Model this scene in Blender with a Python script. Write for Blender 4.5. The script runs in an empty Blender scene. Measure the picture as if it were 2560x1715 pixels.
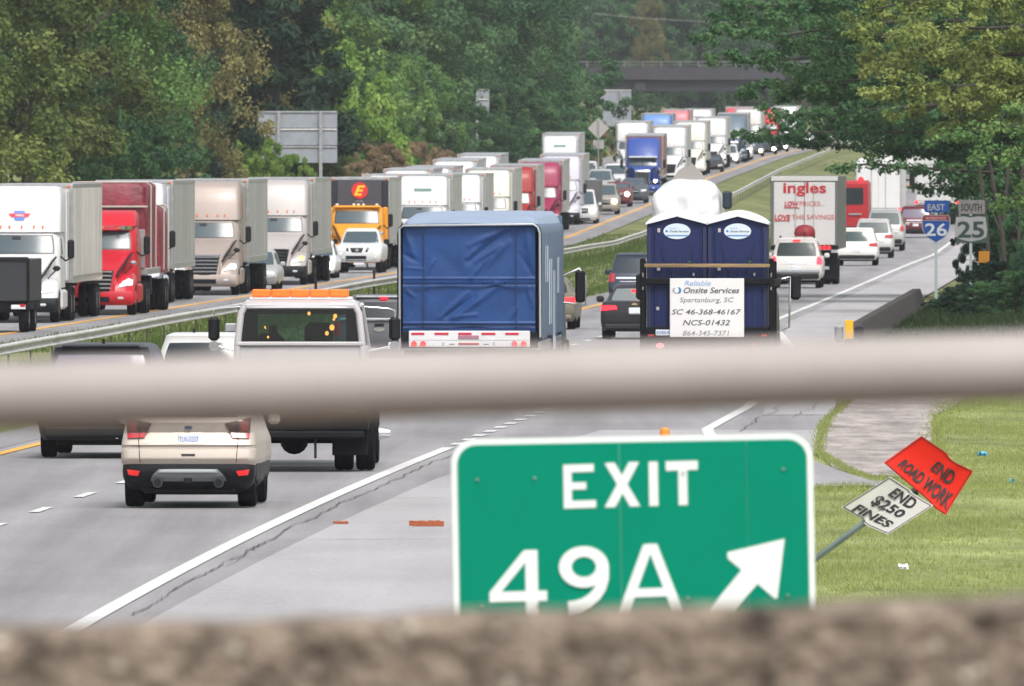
import bpy, bmesh, math, random
import numpy as np
from mathutils import Vector, Matrix

random.seed(7)
rng = np.random.default_rng(11)
SC = bpy.context.scene
COL = SC.collection
F = 40000.0      # focal length in photograph pixels (photo is 2560 wide)
CX, HY, H = 1280.0, 398.0, 4.8   # image centre, height of the road plane's vanishing line, eye height

# ------------------------------------------------------------------ camera
cam_d = bpy.data.cameras.new("camera")
cam = bpy.data.objects.new("camera", cam_d)
COL.objects.link(cam)
cam_d.sensor_width = 36.0
cam_d.lens = F / 2560.0 * 36.0
cam.location = (0, 0, H)
cam.rotation_euler = (math.radians(90) - math.atan((857.5 - HY) / F), 0, 0)
cam_d.clip_start = 0.5
cam_d.clip_end = 6000
cam_d.dof.use_dof = True
cam_d.dof.focus_distance = 250
cam_d.dof.aperture_fstop = 17.0
SC.camera = cam

# ------------------------------------------------------------------ sky, sun, exposure (overcast daylight)
world = bpy.data.worlds.new("World")
SC.world = world
world.use_nodes = True
wn = world.node_tree
wn.nodes.clear()
w_out = wn.nodes.new("ShaderNodeOutputWorld")
w_bg = wn.nodes.new("ShaderNodeBackground")
w_sky = wn.nodes.new("ShaderNodeTexSky")
w_sky.sky_type = 'NISHITA'
w_sky.sun_disc = False
SUN_EL, SUN_AZ = math.radians(55), math.radians(163)   # azimuth clockwise from +Y; behind the camera, a little right
w_sky.sun_elevation = SUN_EL
w_sky.sun_rotation = SUN_AZ
w_sky.dust_density = 4.0
w_hs = wn.nodes.new("ShaderNodeHueSaturation")
w_hs.inputs['Saturation'].default_value = 0.25     # cloud cover takes most of the blue out
w_bg.inputs['Strength'].default_value = 0.15
wn.links.new(w_sky.outputs[0], w_hs.inputs['Color'])
wn.links.new(w_hs.outputs[0], w_bg.inputs['Color'])
wn.links.new(w_bg.outputs[0], w_out.inputs['Surface'])

sun_d = bpy.data.lights.new("sun", 'SUN')
sun_d.energy = 1.3
sun_d.angle = math.radians(14)
sun_d.color = (1.0, 0.96, 0.9)
sun = bpy.data.objects.new("sun", sun_d)
COL.objects.link(sun)
_sd = Vector((math.sin(SUN_AZ) * math.cos(SUN_EL), math.cos(SUN_AZ) * math.cos(SUN_EL), math.sin(SUN_EL)))
sun.rotation_euler = _sd.to_track_quat('Z', 'Y').to_euler()
sun.location = (0, -20, 60)

SC.render.engine = 'CYCLES'
SC.view_settings.view_transform = 'Standard'
SC.view_settings.look = 'None'
SC.view_settings.gamma = 1.0
SC.view_settings.use_curve_mapping = False
SC.view_settings.exposure = 0.55
SC.cycles.use_denoising = True
SC.cycles.max_bounces = 5
SC.cycles.diffuse_bounces = 2
SC.cycles.glossy_bounces = 3
SC.cycles.transmission_bounces = 4
SC.cycles.transparent_max_bounces = 6
SC.cycles.volume_bounces = 0
SC.cycles.caustics_reflective = False
SC.cycles.caustics_refractive = False
SC.cycles.sample_clamp_indirect = 4.0

# ------------------------------------------------------------------ road geometry: everything is measured along D = distance ahead (world Y)
RT = np.array([[-60, -8.5], [60, -6.6], [120, -5.4], [165, -4.5], [188, -3.9], [216, -3.0], [247, -1.9], [264, -1.15], [310, 0.85],
               [479, 7.98], [600, 12.9], [720, 17.7], [889, 24.8], [1000, 29.4], [1200, 37.6], [1600, 53.5], [2300, 80], [4000, 140]], float)
GT = np.array([[-60, -25.0], [348, -11.1], [556, -3.97], [722, 2.3], [850, 7.1], [1031, 13.9], [1157, 18.7], [1400, 27.9], [2300, 62], [4000, 125]], float)
YT = np.array([[-60, -32.6], [460, -13.1], [490, -11.9], [888, 3.1], [1047, 9.1], [1183, 14.25], [1399, 22.4], [2300, 56.3], [4000, 119]], float)
ZT = np.array([[-200, -3.6], [60, -3.6], [90, -2.4], [125, -0.7], [150, 0], [800, 0], [888, .47], [1047, 1.86], [1183, 3.3], [1399, 5.0], [1900, 7.6], [2300, 8.6], [4000, 12]], float)
# the bend table is smoothed a little so the lines curve rather than kink
def _smooth(tab, k=28.0):
    xs = np.arange(-60, 4001, 4.0)
    ys = np.interp(xs, tab[:, 0], tab[:, 1])
    w = np.exp(-0.5 * (np.arange(-15, 16) * 4.0 / k) ** 2); w /= w.sum()
    yp = np.concatenate([2 * ys[0] - ys[15:0:-1], ys, 2 * ys[-1] - ys[-2:-17:-1]])
    return xs, np.convolve(yp, w, 'valid')
_RX, _RY = _smooth(RT); _GX, _GY = _smooth(GT); _YX, _YY = _smooth(YT)
ROWS = np.concatenate([np.arange(-60, 160, 20.0), np.arange(160, 400, 4.0), np.arange(400, 1000, 8.0), np.arange(1000, 2300, 20.0), np.arange(2300, 4001, 100.0)])
_ZR = np.interp(ROWS, ZT[:, 0], ZT[:, 1])
def R(D): return float(np.interp(D, _RX, _RY))        # right edge line of the near carriageway
def G(D): return float(np.interp(D, _GX, _GY))        # median guardrail
def YL(D): return float(np.interp(D, _YX, _YY))       # yellow line of the far (oncoming) carriageway
def Z(D): return float(np.interp(D, ROWS, _ZR))       # road height
def px(X, D): return (X - CX) / F * D
def pz(Y, D): return H - (Y - HY) / F * D
def ground(X, Y):
    D = F * H / (Y - HY)
    return px(X, D), D
def heading(D): return math.atan((R(D + 10) - R(D - 10)) / 20)
def pitch(D): return math.atan((Z(D + 10) - Z(D - 10)) / 20)

# ------------------------------------------------------------------ materials
MATS = {}
def mat(name, rgb, rough=0.5, metal=0.0, coat=0.0, emis=0.0, vary=0.0, vscale=3.0, bump=0.0, bscale=20.0, rgb2=None, spec=0.5, stretch=None, world_co=False):
    if name in MATS: return MATS[name]
    m = bpy.data.materials.new(name); m.use_nodes = True
    nt = m.node_tree; b = nt.nodes['Principled BSDF']
    b.inputs['Base Color'].default_value = (*rgb, 1)
    b.inputs['Roughness'].default_value = rough
    b.inputs['Metallic'].default_value = metal
    b.inputs['Coat Weight'].default_value = coat
    b.inputs['Coat Roughness'].default_value = 0.08
    b.inputs['Specular IOR Level'].default_value = spec
    if emis:
        b.inputs['Emission Color'].default_value = (*rgb, 1); b.inputs['Emission Strength'].default_value = emis
    if vary or bump or rgb2:
        co = nt.nodes.new('ShaderNodeNewGeometry' if world_co else 'ShaderNodeTexCoord')
        src = co.outputs['Position'] if world_co else co.outputs['Object']
        if stretch:
            mp = nt.nodes.new('ShaderNodeMapping'); mp.inputs['Scale'].default_value = stretch
            nt.links.new(src, mp.inputs['Vector']); src = mp.outputs[0]
    if vary or rgb2:
        n = nt.nodes.new('ShaderNodeTexNoise'); n.inputs['Scale'].default_value = vscale; n.inputs['Detail'].default_value = 6; n.inputs['Roughness'].default_value = 0.65
        nt.links.new(src, n.inputs['Vector'])
        r = nt.nodes.new('ShaderNodeValToRGB'); nt.links.new(n.outputs['Fac'], r.inputs['Fac'])
        c1 = tuple(max(0, c * (1 - vary)) for c in rgb); c2 = rgb2 or tuple(min(1, c * (1 + vary)) for c in rgb)
        r.color_ramp.elements[0].position = 0.32; r.color_ramp.elements[1].position = 0.68
        r.color_ramp.elements[0].color = (*c1, 1); r.color_ramp.elements[1].color = (*c2, 1)
        nt.links.new(r.outputs[0], b.inputs['Base Color'])
    if bump:
        n2 = nt.nodes.new('ShaderNodeTexNoise'); n2.inputs['Scale'].default_value = bscale; n2.inputs['Detail'].default_value = 4
        nt.links.new(src, n2.inputs['Vector'])
        bp = nt.nodes.new('ShaderNodeBump'); bp.inputs['Strength'].default_value = bump; bp.inputs['Distance'].default_value = 0.05
        nt.links.new(n2.outputs['Fac'], bp.inputs['Height']); nt.links.new(bp.outputs[0], b.inputs['Normal'])
    MATS[name] = m
    return m
def glass(name, rgb, rough=0.1):      # dark vehicle glass that mirrors the sky
    return mat(name, rgb, rough=rough, spec=0.3)
def clear_glass(name, tint):
    if name in MATS: return MATS[name]
    m = bpy.data.materials.new(name); m.use_nodes = True
    nt = m.node_tree; nt.nodes.clear()
    o = nt.nodes.new('ShaderNodeOutputMaterial'); t = nt.nodes.new('ShaderNodeBsdfTransparent'); g = nt.nodes.new('ShaderNodeBsdfGlossy')
    t.inputs[0].default_value = (*tint, 1); g.inputs['Roughness'].default_value = 0.05
    mx = nt.nodes.new('ShaderNodeMixShader'); fr = nt.nodes.new('ShaderNodeFresnel'); fr.inputs[0].default_value = 1.5
    nt.links.new(fr.outputs[0], mx.inputs[0]); nt.links.new(t.outputs[0], mx.inputs[1]); nt.links.new(g.outputs[0], mx.inputs[2])
    nt.links.new(mx.outputs[0], o.inputs['Surface'])
    MATS[name] = m; return m

BLACK = mat('black_plastic', (.009, .010, .013), .5, vary=.3, spec=.25)
RUBBER = mat('tyre_rubber', (.010, .010, .012), .9, vary=.35, vscale=8, spec=.12)
CHROME = mat('chrome', (.75, .76, .78), .15, metal=1.0)
ALU = mat('aluminium', (.55, .56, .58), .35, metal=.9, vary=.15)
GREYMETAL = mat('galvanised_steel', (.36, .37, .38), .45, metal=.6, vary=.2, vscale=6)
DARKCH = mat('chassis_black', (.008, .008, .010), .7, vary=.3, spec=.15)
WHITE = mat('white_paint', (.64, .64, .63), .3, coat=.4, vary=.05, vscale=2)
GLASSD = glass('tinted_glass', (.02, .026, .03))
GLASSW = mat('windscreen_glass', (.06, .085, .10), .14, spec=.28)
LAMPR = mat('red_lens', (.42, .008, .014), .2, coat=.6)
LAMPRL = mat('lit_red_lamp', (1.0, .012, .02), .3, emis=2.6)
LAMPA = mat('amber_lens', (.85, .18, .02), .25, coat=.5)
LAMPAL = mat('lit_amber_lamp_and_glint', (1.0, .35, .06), .3, emis=3.0)
LAMPW = mat('clear_lens', (.55, .57, .6), .12, coat=.8)
LAMPWL = mat('lit_headlamp', (.95, 1.0, .85), .3, emis=14.0)
LAMPYL = mat('lit_yellow_headlamp', (1.0, .82, .4), .3, emis=14.0)
PLATE = mat('plate_white', (.68, .70, .74), .4)

# ------------------------------------------------------------------ mesh collector
class MB:
    def __init__(s): s.v = []; s.f = []
    def add(s, vs, fs):
        o = len(s.v); s.v.extend([tuple(p) for p in vs]); s.f.extend([tuple(i + o for i in f) for f in fs]); return s
    def box(s, x0, x1, y0, y1, z0, z1, b=0.0):
        if x0 > x1: x0, x1 = x1, x0
        if y0 > y1: y0, y1 = y1, y0
        if z0 > z1: z0, z1 = z1, z0
        b = min(b, .49 * (x1 - x0), .49 * (y1 - y0), .49 * (z1 - z0))
        if b <= 0:
            s.add([(x0, y0, z0), (x1, y0, z0), (x1, y1, z0), (x0, y1, z0), (x0, y0, z1), (x1, y0, z1), (x1, y1, z1), (x0, y1, z1)],
                  [(0, 3, 2, 1), (4, 5, 6, 7), (0, 1, 5, 4), (1, 2, 6, 5), (2, 3, 7, 6), (3, 0, 4, 7)])
            return s
        vs = []; idx = {}
        X = (x0, x1); Y = (y0, y1); Zz = (z0, z1)
        for i in (0, 1):
            for j in (0, 1):
                for k in (0, 1):
                    sx, sy, sz = (b if i == 0 else -b), (b if j == 0 else -b), (b if k == 0 else -b)
                    for a, d in (('x', (0, sy, sz)), ('y', (sx, 0, sz)), ('z', (sx, sy, 0))):
                        idx[(i, j, k, a)] = len(vs); vs.append((X[i] + d[0], Y[j] + d[1], Zz[k] + d[2]))
        fs = []
        I = lambda i, j, k, a: idx[(i, j, k, a)]
        for i in (0, 1):
            q = [I(i, 0, 0, 'x'), I(i, 1, 0, 'x'), I(i, 1, 1, 'x'), I(i, 0, 1, 'x')]; fs.append(q if i else q[::-1])
            q = [I(0, i, 0, 'y'), I(1, i, 0, 'y'), I(1, i, 1, 'y'), I(0, i, 1, 'y')]; fs.append(q[::-1] if i else q)
            q = [I(0, 0, i, 'z'), I(1, 0, i, 'z'), I(1, 1, i, 'z'), I(0, 1, i, 'z')]; fs.append(q if i else q[::-1])
        def eq(a, b_, c, d, flip): fs.append([a, b_, c, d] if not flip else [d, c, b_, a])
        for p in (0, 1):
            for q in (0, 1):
                eq(I(0, p, q, 'y'), I(1, p, q, 'y'), I(1, p, q, 'z'), I(0, p, q, 'z'), (p == q))
                eq(I(p, 0, q, 'z'), I(p, 1, q, 'z'), I(p, 1, q, 'x'), I(p, 0, q, 'x'), (p == q))
                eq(I(p, q, 0, 'x'), I(p, q, 1, 'x'), I(p, q, 1, 'y'), I(p, q, 0, 'y'), (p == q))
        for i in (0, 1):
            for j in (0, 1):
                for k in (0, 1):
                    t = [I(i, j, k, 'x'), I(i, j, k, 'y'), I(i, j, k, 'z')]
                    fs.append(t if (i + j + k) % 2 else t[::-1])
        return s.add(vs, fs)
    def tube(s, pts, r, n=8, cap=True, r1=None):
        pts = [Vector(p) for p in pts]; m = len(pts); vs = []
        for i, p in enumerate(pts):
            d = (pts[min(i + 1, m - 1)] - pts[max(i - 1, 0)]).normalized()
            a = d.orthogonal().normalized() if i == 0 else (a - d * a.dot(d)).normalized()
            b = d.cross(a)
            rr = (r + (r1 - r) * i / (m - 1)) if r1 is not None else (r[i] if isinstance(r, (list, tuple)) else r)
            for k in range(n):
                t = 2 * math.pi * k / n
                vs.append(p + (a * math.cos(t) + b * math.sin(t)) * rr)
        fs = [(i * n + k, i * n + (k + 1) % n, (i + 1) * n + (k + 1) % n, (i + 1) * n + k) for i in range(m - 1) for k in range(n)]
        if cap: fs += [tuple(range(n))[::-1], tuple((m - 1) * n + k for k in range(n))]
        return s.add(vs, fs)
    def lathe(s, prof, c=(0, 0, 0), axis='x', n=24):    # prof: (r, t) along the axis
        vs = []; m = len(prof)
        for r, t in prof:
            for k in range(n):
                a = 2 * math.pi * k / n
                u, w = r * math.cos(a), r * math.sin(a)
                p = {'x': (t, u, w), 'y': (w, t, u), 'z': (u, w, t)}[axis]
                vs.append((p[0] + c[0], p[1] + c[1], p[2] + c[2]))
        fs = [(i * n + k, i * n + (k + 1) % n, (i + 1) * n + (k + 1) % n, (i + 1) * n + k) for i in range(m - 1) for k in range(n)]
        return s.add(vs, fs)
    def grid(s, P, flip=False):      # P[i][j] points
        m, n = len(P), len(P[0])
        vs = [p for row in P for p in row]
        fs = [(i * n + j, i * n + j + 1, (i + 1) * n + j + 1, (i + 1) * n + j) for i in range(m - 1) for j in range(n - 1)]
        if flip: fs = [f[::-1] for f in fs]
        return s.add(vs, fs)
    def prism(s, poly, y0, y1):       # polygon in x,z extruded along y
        n = len(poly)
        vs = [(x, y0, z) for x, z in poly] + [(x, y1, z) for x, z in poly]
        fs = [tuple(range(n)), tuple(range(n, 2 * n))[::-1]] + [(i, i + n, (i + 1) % n + n, (i + 1) % n) for i in range(n)]
        return s.add(vs, fs)
    def xprism(s, poly, x0, x1):      # polygon in y,z extruded along x
        n = len(poly)
        vs = [(x0, y, z) for y, z in poly] + [(x1, y, z) for y, z in poly]
        fs = [tuple(range(n))[::-1], tuple(range(n, 2 * n))] + [(i, (i + 1) % n, (i + 1) % n + n, i + n) for i in range(n)]
        return s.add(vs, fs)
    def mesh(s, name, smooth=35, fix=True):
        me = bpy.data.meshes.new(name)
        me.from_pydata(s.v, [], s.f)
        if fix:
            bm = bmesh.new(); bm.from_mesh(me); bmesh.ops.recalc_face_normals(bm, faces=bm.faces); bm.to_mesh(me); bm.free()
        if smooth:
            me.shade_smooth(); me.set_sharp_from_angle(angle=math.radians(smooth))
        return me

def link(name, data, m=None, parent=None, label=None, kind=None, category=None, group=None, loc=None):
    o = bpy.data.objects.new(name, data); COL.objects.link(o)
    if m is not None and data is not None and not data.materials: data.materials.append(m)
    if parent: o.parent = parent
    if loc: o.location = loc
    if label: o['label'] = label
    if kind: o['kind'] = kind
    if category: o['category'] = category
    if group: o['group'] = group
    return o
def put(name, mb, m, parent=None, smooth=35, **k): return link(name, mb.mesh(name, smooth), m, parent, **k)
def thing(name, label, category, loc=(0, 0, 0), rz=0.0, rx=0.0, group=None):
    o = link(name, None, label=label, category=category, group=group)
    o.location = loc; o.rotation_euler = (rx, 0, rz); o.empty_display_size = .3
    return o
def dup(o, parent=None, **props):
    c = o.copy(); COL.objects.link(c)
    if parent: c.parent = parent
    for k, v in props.items(): c[k] = v
    for ch in o.children: dup(ch, c)
    return c

_tc = {}
def text_mb(txt, x0, x1, z0, z1, fn=None, bold=0.0, shear=0.0, y=0.0, depth=.004):
    """Lettering fitted to the rectangle x0..x1, z0..z1; fn maps (x, z) to a point."""
    key = (txt, bold, shear)
    if key not in _tc:
        cu = bpy.data.curves.new('lettering', 'FONT'); cu.body = txt; cu.size = 1; cu.offset = bold; cu.shear = shear; cu.resolution_u = 3
        o = bpy.data.objects.new('lettering_tmp', cu); COL.objects.link(o)
        dg = bpy.context.evaluated_depsgraph_get()
        me = bpy.data.meshes.new_from_object(o.evaluated_get(dg))
        _tc[key] = ([tuple(v.co) for v in me.vertices], [tuple(p.vertices) for p in me.polygons])
        bpy.data.objects.remove(o); bpy.data.curves.remove(cu); bpy.data.meshes.remove(me)
    vs, fs = _tc[key]
    ax = [v[0] for v in vs]; az = [v[1] for v in vs]
    sx = (x1 - x0) / (max(ax) - min(ax)); sz = (z1 - z0) / (max(az) - min(az))
    pts = [(x0 + (v[0] - min(ax)) * sx, z0 + (v[1] - min(az)) * sz) for v in vs]
    return MB().add([fn(x, z) if fn else (x, y, z) for x, z in pts], fs)
# ------------------------------------------------------------------ ground, roads, markings
def sstep(x, a, b):
    t = min(1, max(0, (x - a) / (b - a))); return t * t * (3 - 2 * t)
def profile(D):
    z = Z(D); r, g, y = R(D), G(D), YL(D)
    k = sstep(D, 330, 430)
    left = sstep(D, 60, 300)
    far = sstep(D, 930, 1120)
    mw = (r - 8.6) - (g + .8)
    pts = [(y - 320, z + 26 * left), (y - 120, z + 22 * left), (y - 60, z + 12 * left), (y - 36, z + 4.5 * left), (y - 24, z + 1.2 * left + 2.0 * far), (y - 19, z - .1 + 1.3 * far), (y - 14.5, z - .02),
           (y + 2.6, z), (y + 3.2, z - .03), (g - .3, z - .02), (g + .8, z - .08),
           (g + .8 + mw * .45, z - .55), (r - 9.4, z - .05), (r - 8.6, z - .02),
           (r + 3.4, z - .02), (r + 5.2, z + .12 * k), (r + 8, z + .5 * k), (r + 14, z + 1.3 * k), (r + 26, z + 3.2 * k), (r + 60, z + 9 * k), (r + 300, z + 20 * k)]
    return pts
def tz(x, D):
    p = profile(D); return float(np.interp(x, [q[0] for q in p], [q[1] for q in p]))

def strip(name, fa, fb, d0, d1, m, up=0.0, kind='structure', label=None, n=1, lane=None):
    ds = [d for d in ROWS if d0 < d < d1]; ds = [d0] + ds + [d1]
    P = []
    for D in ds:
        a, b = fa(D), fb(D)
        P.append([(a + (b - a) * i / n, D, Z(D) + up) for i in range(n + 1)])
    mb = MB().grid(P)
    o = put(name, mb, m, kind=kind, smooth=0, label=label)
    if lane:
        a_ = o.data.attributes.new('lane', 'FLOAT', 'POINT'); a_.data.foreach_set('value', np.array([v_.co.x - lane(v_.co.y) for v_ in o.data.vertices], dtype=np.float32))
    return o

GRASS = mat('grass_ground', (.12, .145, .055), .9, world_co=True, vary=.25, vscale=.35, rgb2=(.23, .24, .10), bump=.5, bscale=6, spec=.15, stretch=(1, .3, 1))
P = [[(x, D, z - .03) for x, z in profile(D)] for D in ROWS]
mb = MB().grid(P)
# subdivide across so that slopes stay smooth
put('ground', mb, GRASS, kind='structure', smooth=60)

# worn grey asphalt: streaks along the lanes, mottling, fine grain
def asphalt(name, base, streak=.18):
    m = bpy.data.materials.new(name); m.use_nodes = True; nt = m.node_tree; b = nt.nodes['Principled BSDF']
    b.inputs['Roughness'].default_value = .8; b.inputs['Specular IOR Level'].default_value = .3
    g = nt.nodes.new('ShaderNodeNewGeometry')
    def noise(scale, st, det=5, rough=.6):
        mp = nt.nodes.new('ShaderNodeMapping'); mp.inputs['Scale'].default_value = st; mp.inputs['Rotation'].default_value = (0, 0, 0.04)
        n = nt.nodes.new('ShaderNodeTexNoise'); n.inputs['Scale'].default_value = scale; n.inputs['Detail'].default_value = det; n.inputs['Roughness'].default_value = rough
        nt.links.new(g.outputs['Position'], mp.inputs[0]); nt.links.new(mp.outputs[0], n.inputs['Vector']); return n.outputs['Fac']
    a = noise(1.3, (1, .02, 1)); c = noise(.35, (1, .3, 1)); d = noise(14, (1, .4, 1), 3)
    def mr(src, lo, hi):
        r = nt.nodes.new('ShaderNodeMapRange'); r.inputs[1].default_value = .3; r.inputs[2].default_value = .7; r.inputs[3].default_value = lo; r.inputs[4].default_value = hi
        nt.links.new(src, r.inputs[0]); return r.outputs[0]
    def mul(x, y):
        q = nt.nodes.new('ShaderNodeMath'); q.operation = 'MULTIPLY'; nt.links.new(x, q.inputs[0]); nt.links.new(y, q.inputs[1]); return q.outputs[0]
    at = nt.nodes.new('ShaderNodeAttribute'); at.attribute_name = 'lane'      # metres from the edge line: tyre tracks polished and oiled
    def wave(k, amp):
        q = nt.nodes.new('ShaderNodeMath'); q.operation = 'MULTIPLY'; q.inputs[1].default_value = 2 * math.pi * k / 3.6; nt.links.new(at.outputs['Fac'], q.inputs[0])
        c_ = nt.nodes.new('ShaderNodeMath'); c_.operation = 'COSINE'; nt.links.new(q.outputs[0], c_.inputs[0])
        e = nt.nodes.new('ShaderNodeMath'); e.operation = 'MULTIPLY_ADD'; e.inputs[1].default_value = amp; e.inputs[2].default_value = 1; nt.links.new(c_.outputs[0], e.inputs[0]); return e.outputs[0]
    v = mul(mul(mr(a, 1 - streak, 1 + streak), mr(c, .88, 1.12)), mr(d, .88, 1.1))
    v = mul(v, mul(wave(2, .06), wave(1, .06)))
    mx = nt.nodes.new('ShaderNodeVectorMath'); mx.operation = 'SCALE'; mx.inputs[0].default_value = base
    nt.links.new(v, mx.inputs['Scale']); nt.links.new(mx.outputs[0], b.inputs['Base Color'])
    bp = nt.nodes.new('ShaderNodeBump'); bp.inputs['Strength'].default_value = .3; bp.inputs['Distance'].default_value = .01
    nt.links.new(d, bp.inputs['Height']); nt.links.new(bp.outputs[0], b.inputs['Normal'])
    return m
ASPH = asphalt('worn_asphalt', (.25, .243, .25), .18)
ASPH2 = asphalt('patched_asphalt', (.20, .195, .20), .1)
CONC = asphalt('pale_shoulder_asphalt', (.32, .312, .318), .06)
LINEW = mat('white_road_paint', (.62, .62, .61), .6, vary=.2, vscale=5, world_co=True)
LINEY = mat('yellow_road_paint', (.72, .36, .04), .6, vary=.15, vscale=8, world_co=True)

def right_edge(D):
    return float(np.interp(D, [-60, 120, 165, 230, 262, 290, 309, 380, 450, 4000], [6, 6.2, 6.4, 6.2, 6.2, 5.65, 5.45, 4.0, 3.2, 3.2])) + R(D)
road = strip('road', lambda D: R(D) - 8.5, right_edge, -60, 2600, ASPH, .005, n=26, lane=R)
strip('road', lambda D: YL(D) - 14, lambda D: YL(D) + 1.6, -60, 2600, ASPH, .005, n=26, lane=YL)
# pale shoulder and dark seal strip along the right edge line
strip('shoulder', lambda D: R(D) + float(np.interp(D, [0, 165, 240, 283], [.55, .62, .95, 1.9])), right_edge, 60, 283, CONC, .011)
strip('shoulder', lambda D: R(D) + float(np.interp(D, [300, 470], [4.3, .5])), right_edge, 300, 1500, CONC, .011)
strip('shoulder', lambda D: YL(D) + .35, lambda D: YL(D) + 1.6, 200, 2000, ASPH2, .011)
strip('shoulder', lambda D: R(D) - 8.5, lambda D: R(D) - 7.4, 100, 2000, ASPH2, .011)
# painted lines
lw = .105
strip('edge_line', lambda D: R(D) - lw, lambda D: R(D) + lw, 60, 264, LINEW, .017)
k = 264.0
while k < 480:
    strip('dotted_line', lambda D: R(D) - lw, lambda D: R(D) + lw, k, k + 1.6, LINEW, .017); k += 4.2
strip('edge_line', lambda D: R(D) + float(np.interp(D, [270, 283, 310, 400, 470, 2000], [4.35, 3.75, 3.75, 2.4, .0, .0])) - lw,
      lambda D: R(D) + float(np.interp(D, [270, 283, 310, 400, 470, 2000], [4.35, 3.75, 3.75, 2.4, .0, .0])) + lw, 274, 1400, LINEW, .018)
strip('edge_line', lambda D: R(D) - 7.15, lambda D: R(D) - 6.95, 60, 1400, LINEY, .017)
strip('edge_line', lambda D: YL(D) - .12, lambda D: YL(D) + .12, 60, 1900, LINEY, .017)
strip('edge_line', lambda D: YL(D) - 11.3, lambda D: YL(D) - 11.1, 60, 1900, LINEW, .017)
k = 100.5
while k < 800:
    strip('lane_dash', lambda D: R(D) - 3.65, lambda D: R(D) - 3.5, k, k + 3.2, LINEW, .017); k += 9.7
for off in (3.75, 7.45):
    k = 400.0
    while k < 1300:
        strip('lane_dash', lambda D: YL(D) - off - .07, lambda D: YL(D) - off + .07, k, k + 3.2, LINEW, .017); k += 12.2

def sheet(name, pts, m, z, kind='structure', **k):
    return put(name, MB().add([(x, D, Z(D) + z) for x, D in pts], [tuple(range(len(pts)))]), m, kind=kind, smooth=0, **k)
GP = lambda X, Y: ground(X, Y)
LAWN = mat('lawn_ground', (.19, .22, .08), .9, world_co=True, vary=.35, vscale=.45, rgb2=(.33, .37, .14), bump=.5, bscale=6, spec=.15, stretch=(1, .35, 1))
strip('lawn', lambda D: R(D) + 6.0, lambda D: R(D) + 60, 140, 336, LAWN, -.012, n=8)
# exit ramp surface curving away to the right and the gravel island beyond it
sheet('ramp', [GP(1890, 1125), GP(2042, 1157), GP(2075, 1170), GP(2130, 1190), GP(2200, 1204), GP(2235, 1210), GP(2200, 1217), GP(1890, 1222)], ASPH, .021)
GRAVEL = mat('gravel_patch', (.22, .195, .18), .95, world_co=True, vary=.3, vscale=1.5, rgb2=(.47, .42, .395), bump=1.0, bscale=11, stretch=(1, .16, 1))
sheet('gravel_ground', [GP(2050, 1128), GP(2060, 1080), GP(2074, 1052), GP(2106, 1020), GP(2150, 985), GP(2430, 985), GP(2380, 1020), GP(2335, 1040), GP(2330, 1070), GP(2330, 1110), GP(2340, 1150), GP(2290, 1197), GP(2140, 1188), GP(2080, 1170)], GRAVEL, .014)
# dark seam and cracks following the edge line (thin, jagged, real strips)
TAR = mat('tar_crack', (.085, .082, .084), .8)
def crack(name, f, d0, d1, w, step=.7, jit=.05):
    r2 = random.Random(int(d0 * 7 + w * 1000)); A = []; B = []
    D = d0; o = 0; 
    while D < d1:
        o = o * .8 + r2.uniform(-jit, jit); ww = w * r2.uniform(.4, 1.5)
        A.append((f(D) + o - ww, D, Z(D) + .024)); B.append((f(D) + o + ww, D, Z(D) + .024)); D += step * r2.uniform(.6, 1.4)
    return put(name, MB().grid([A, B]), TAR, kind='structure', smooth=0)
crack('road_crack', lambda D: R(D) + .38, 168, 262, .010, jit=.035)
crack('road_crack', lambda D: R(D) + .47, 188, 200, .006, jit=.06)
crack('road_crack', lambda D: R(D) + 4.35, 281, 330, .009)
crack('road_crack', lambda D: R(D) + 5.0, 296, 335, .008, jit=.06)
for yy in (1248, 1352):     # transverse joints in the shoulder
    a = GP(980 if yy == 1248 else 700, yy); b = GP(1150, yy)
    put('road_joint', MB().grid([[(a[0], a[1] - .035, .024), (b[0], b[1] - .035, .024)], [(a[0], a[1] + .035, .024), (b[0], b[1] + .035, .024)]]), TAR, kind='structure', smooth=0)

# ------------------------------------------------------------------ real grass blades and weeds where the photo shows them
def blades(name, pts, h, w, m, seed, per=3):
    r = np.random.default_rng(seed); n = len(pts); pts = np.asarray(pts)
    P = np.repeat(pts, per, axis=0); N = len(P)
    P[:, :2] += r.normal(0, .05, (N, 2))
    a = r.uniform(0, 2 * np.pi, N); hh = h * r.uniform(.5, 1.3, N); ln = r.normal(0, .35, (N, 2)) * hh[:, None]
    ww = w * r.uniform(.6, 1.4, N)
    A = P.copy(); A[:, 0] -= np.cos(a) * ww; A[:, 1] -= np.sin(a) * ww
    B = P.copy(); B[:, 0] += np.cos(a) * ww; B[:, 1] += np.sin(a) * ww
    T = P.copy(); T[:, :2] += ln; T[:, 2] += hh
    V = np.stack([A, B, T], 1).reshape(-1, 3)
    me = bpy.data.meshes.new(name); me.vertices.add(len(V)); me.vertices.foreach_set('co', V.ravel().astype(np.float32))
    me.loops.add(len(V)); me.loops.foreach_set('vertex_index', np.arange(len(V), dtype=np.int32))
    me.polygons.add(N); me.polygons.foreach_set('loop_start', np.arange(0, 3 * N, 3, dtype=np.int32)); me.polygons.foreach_set('loop_total', np.full(N, 3, dtype=np.int32))
    me.update(); me.validate()
    return link(name, me, m, kind='stuff')
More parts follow.
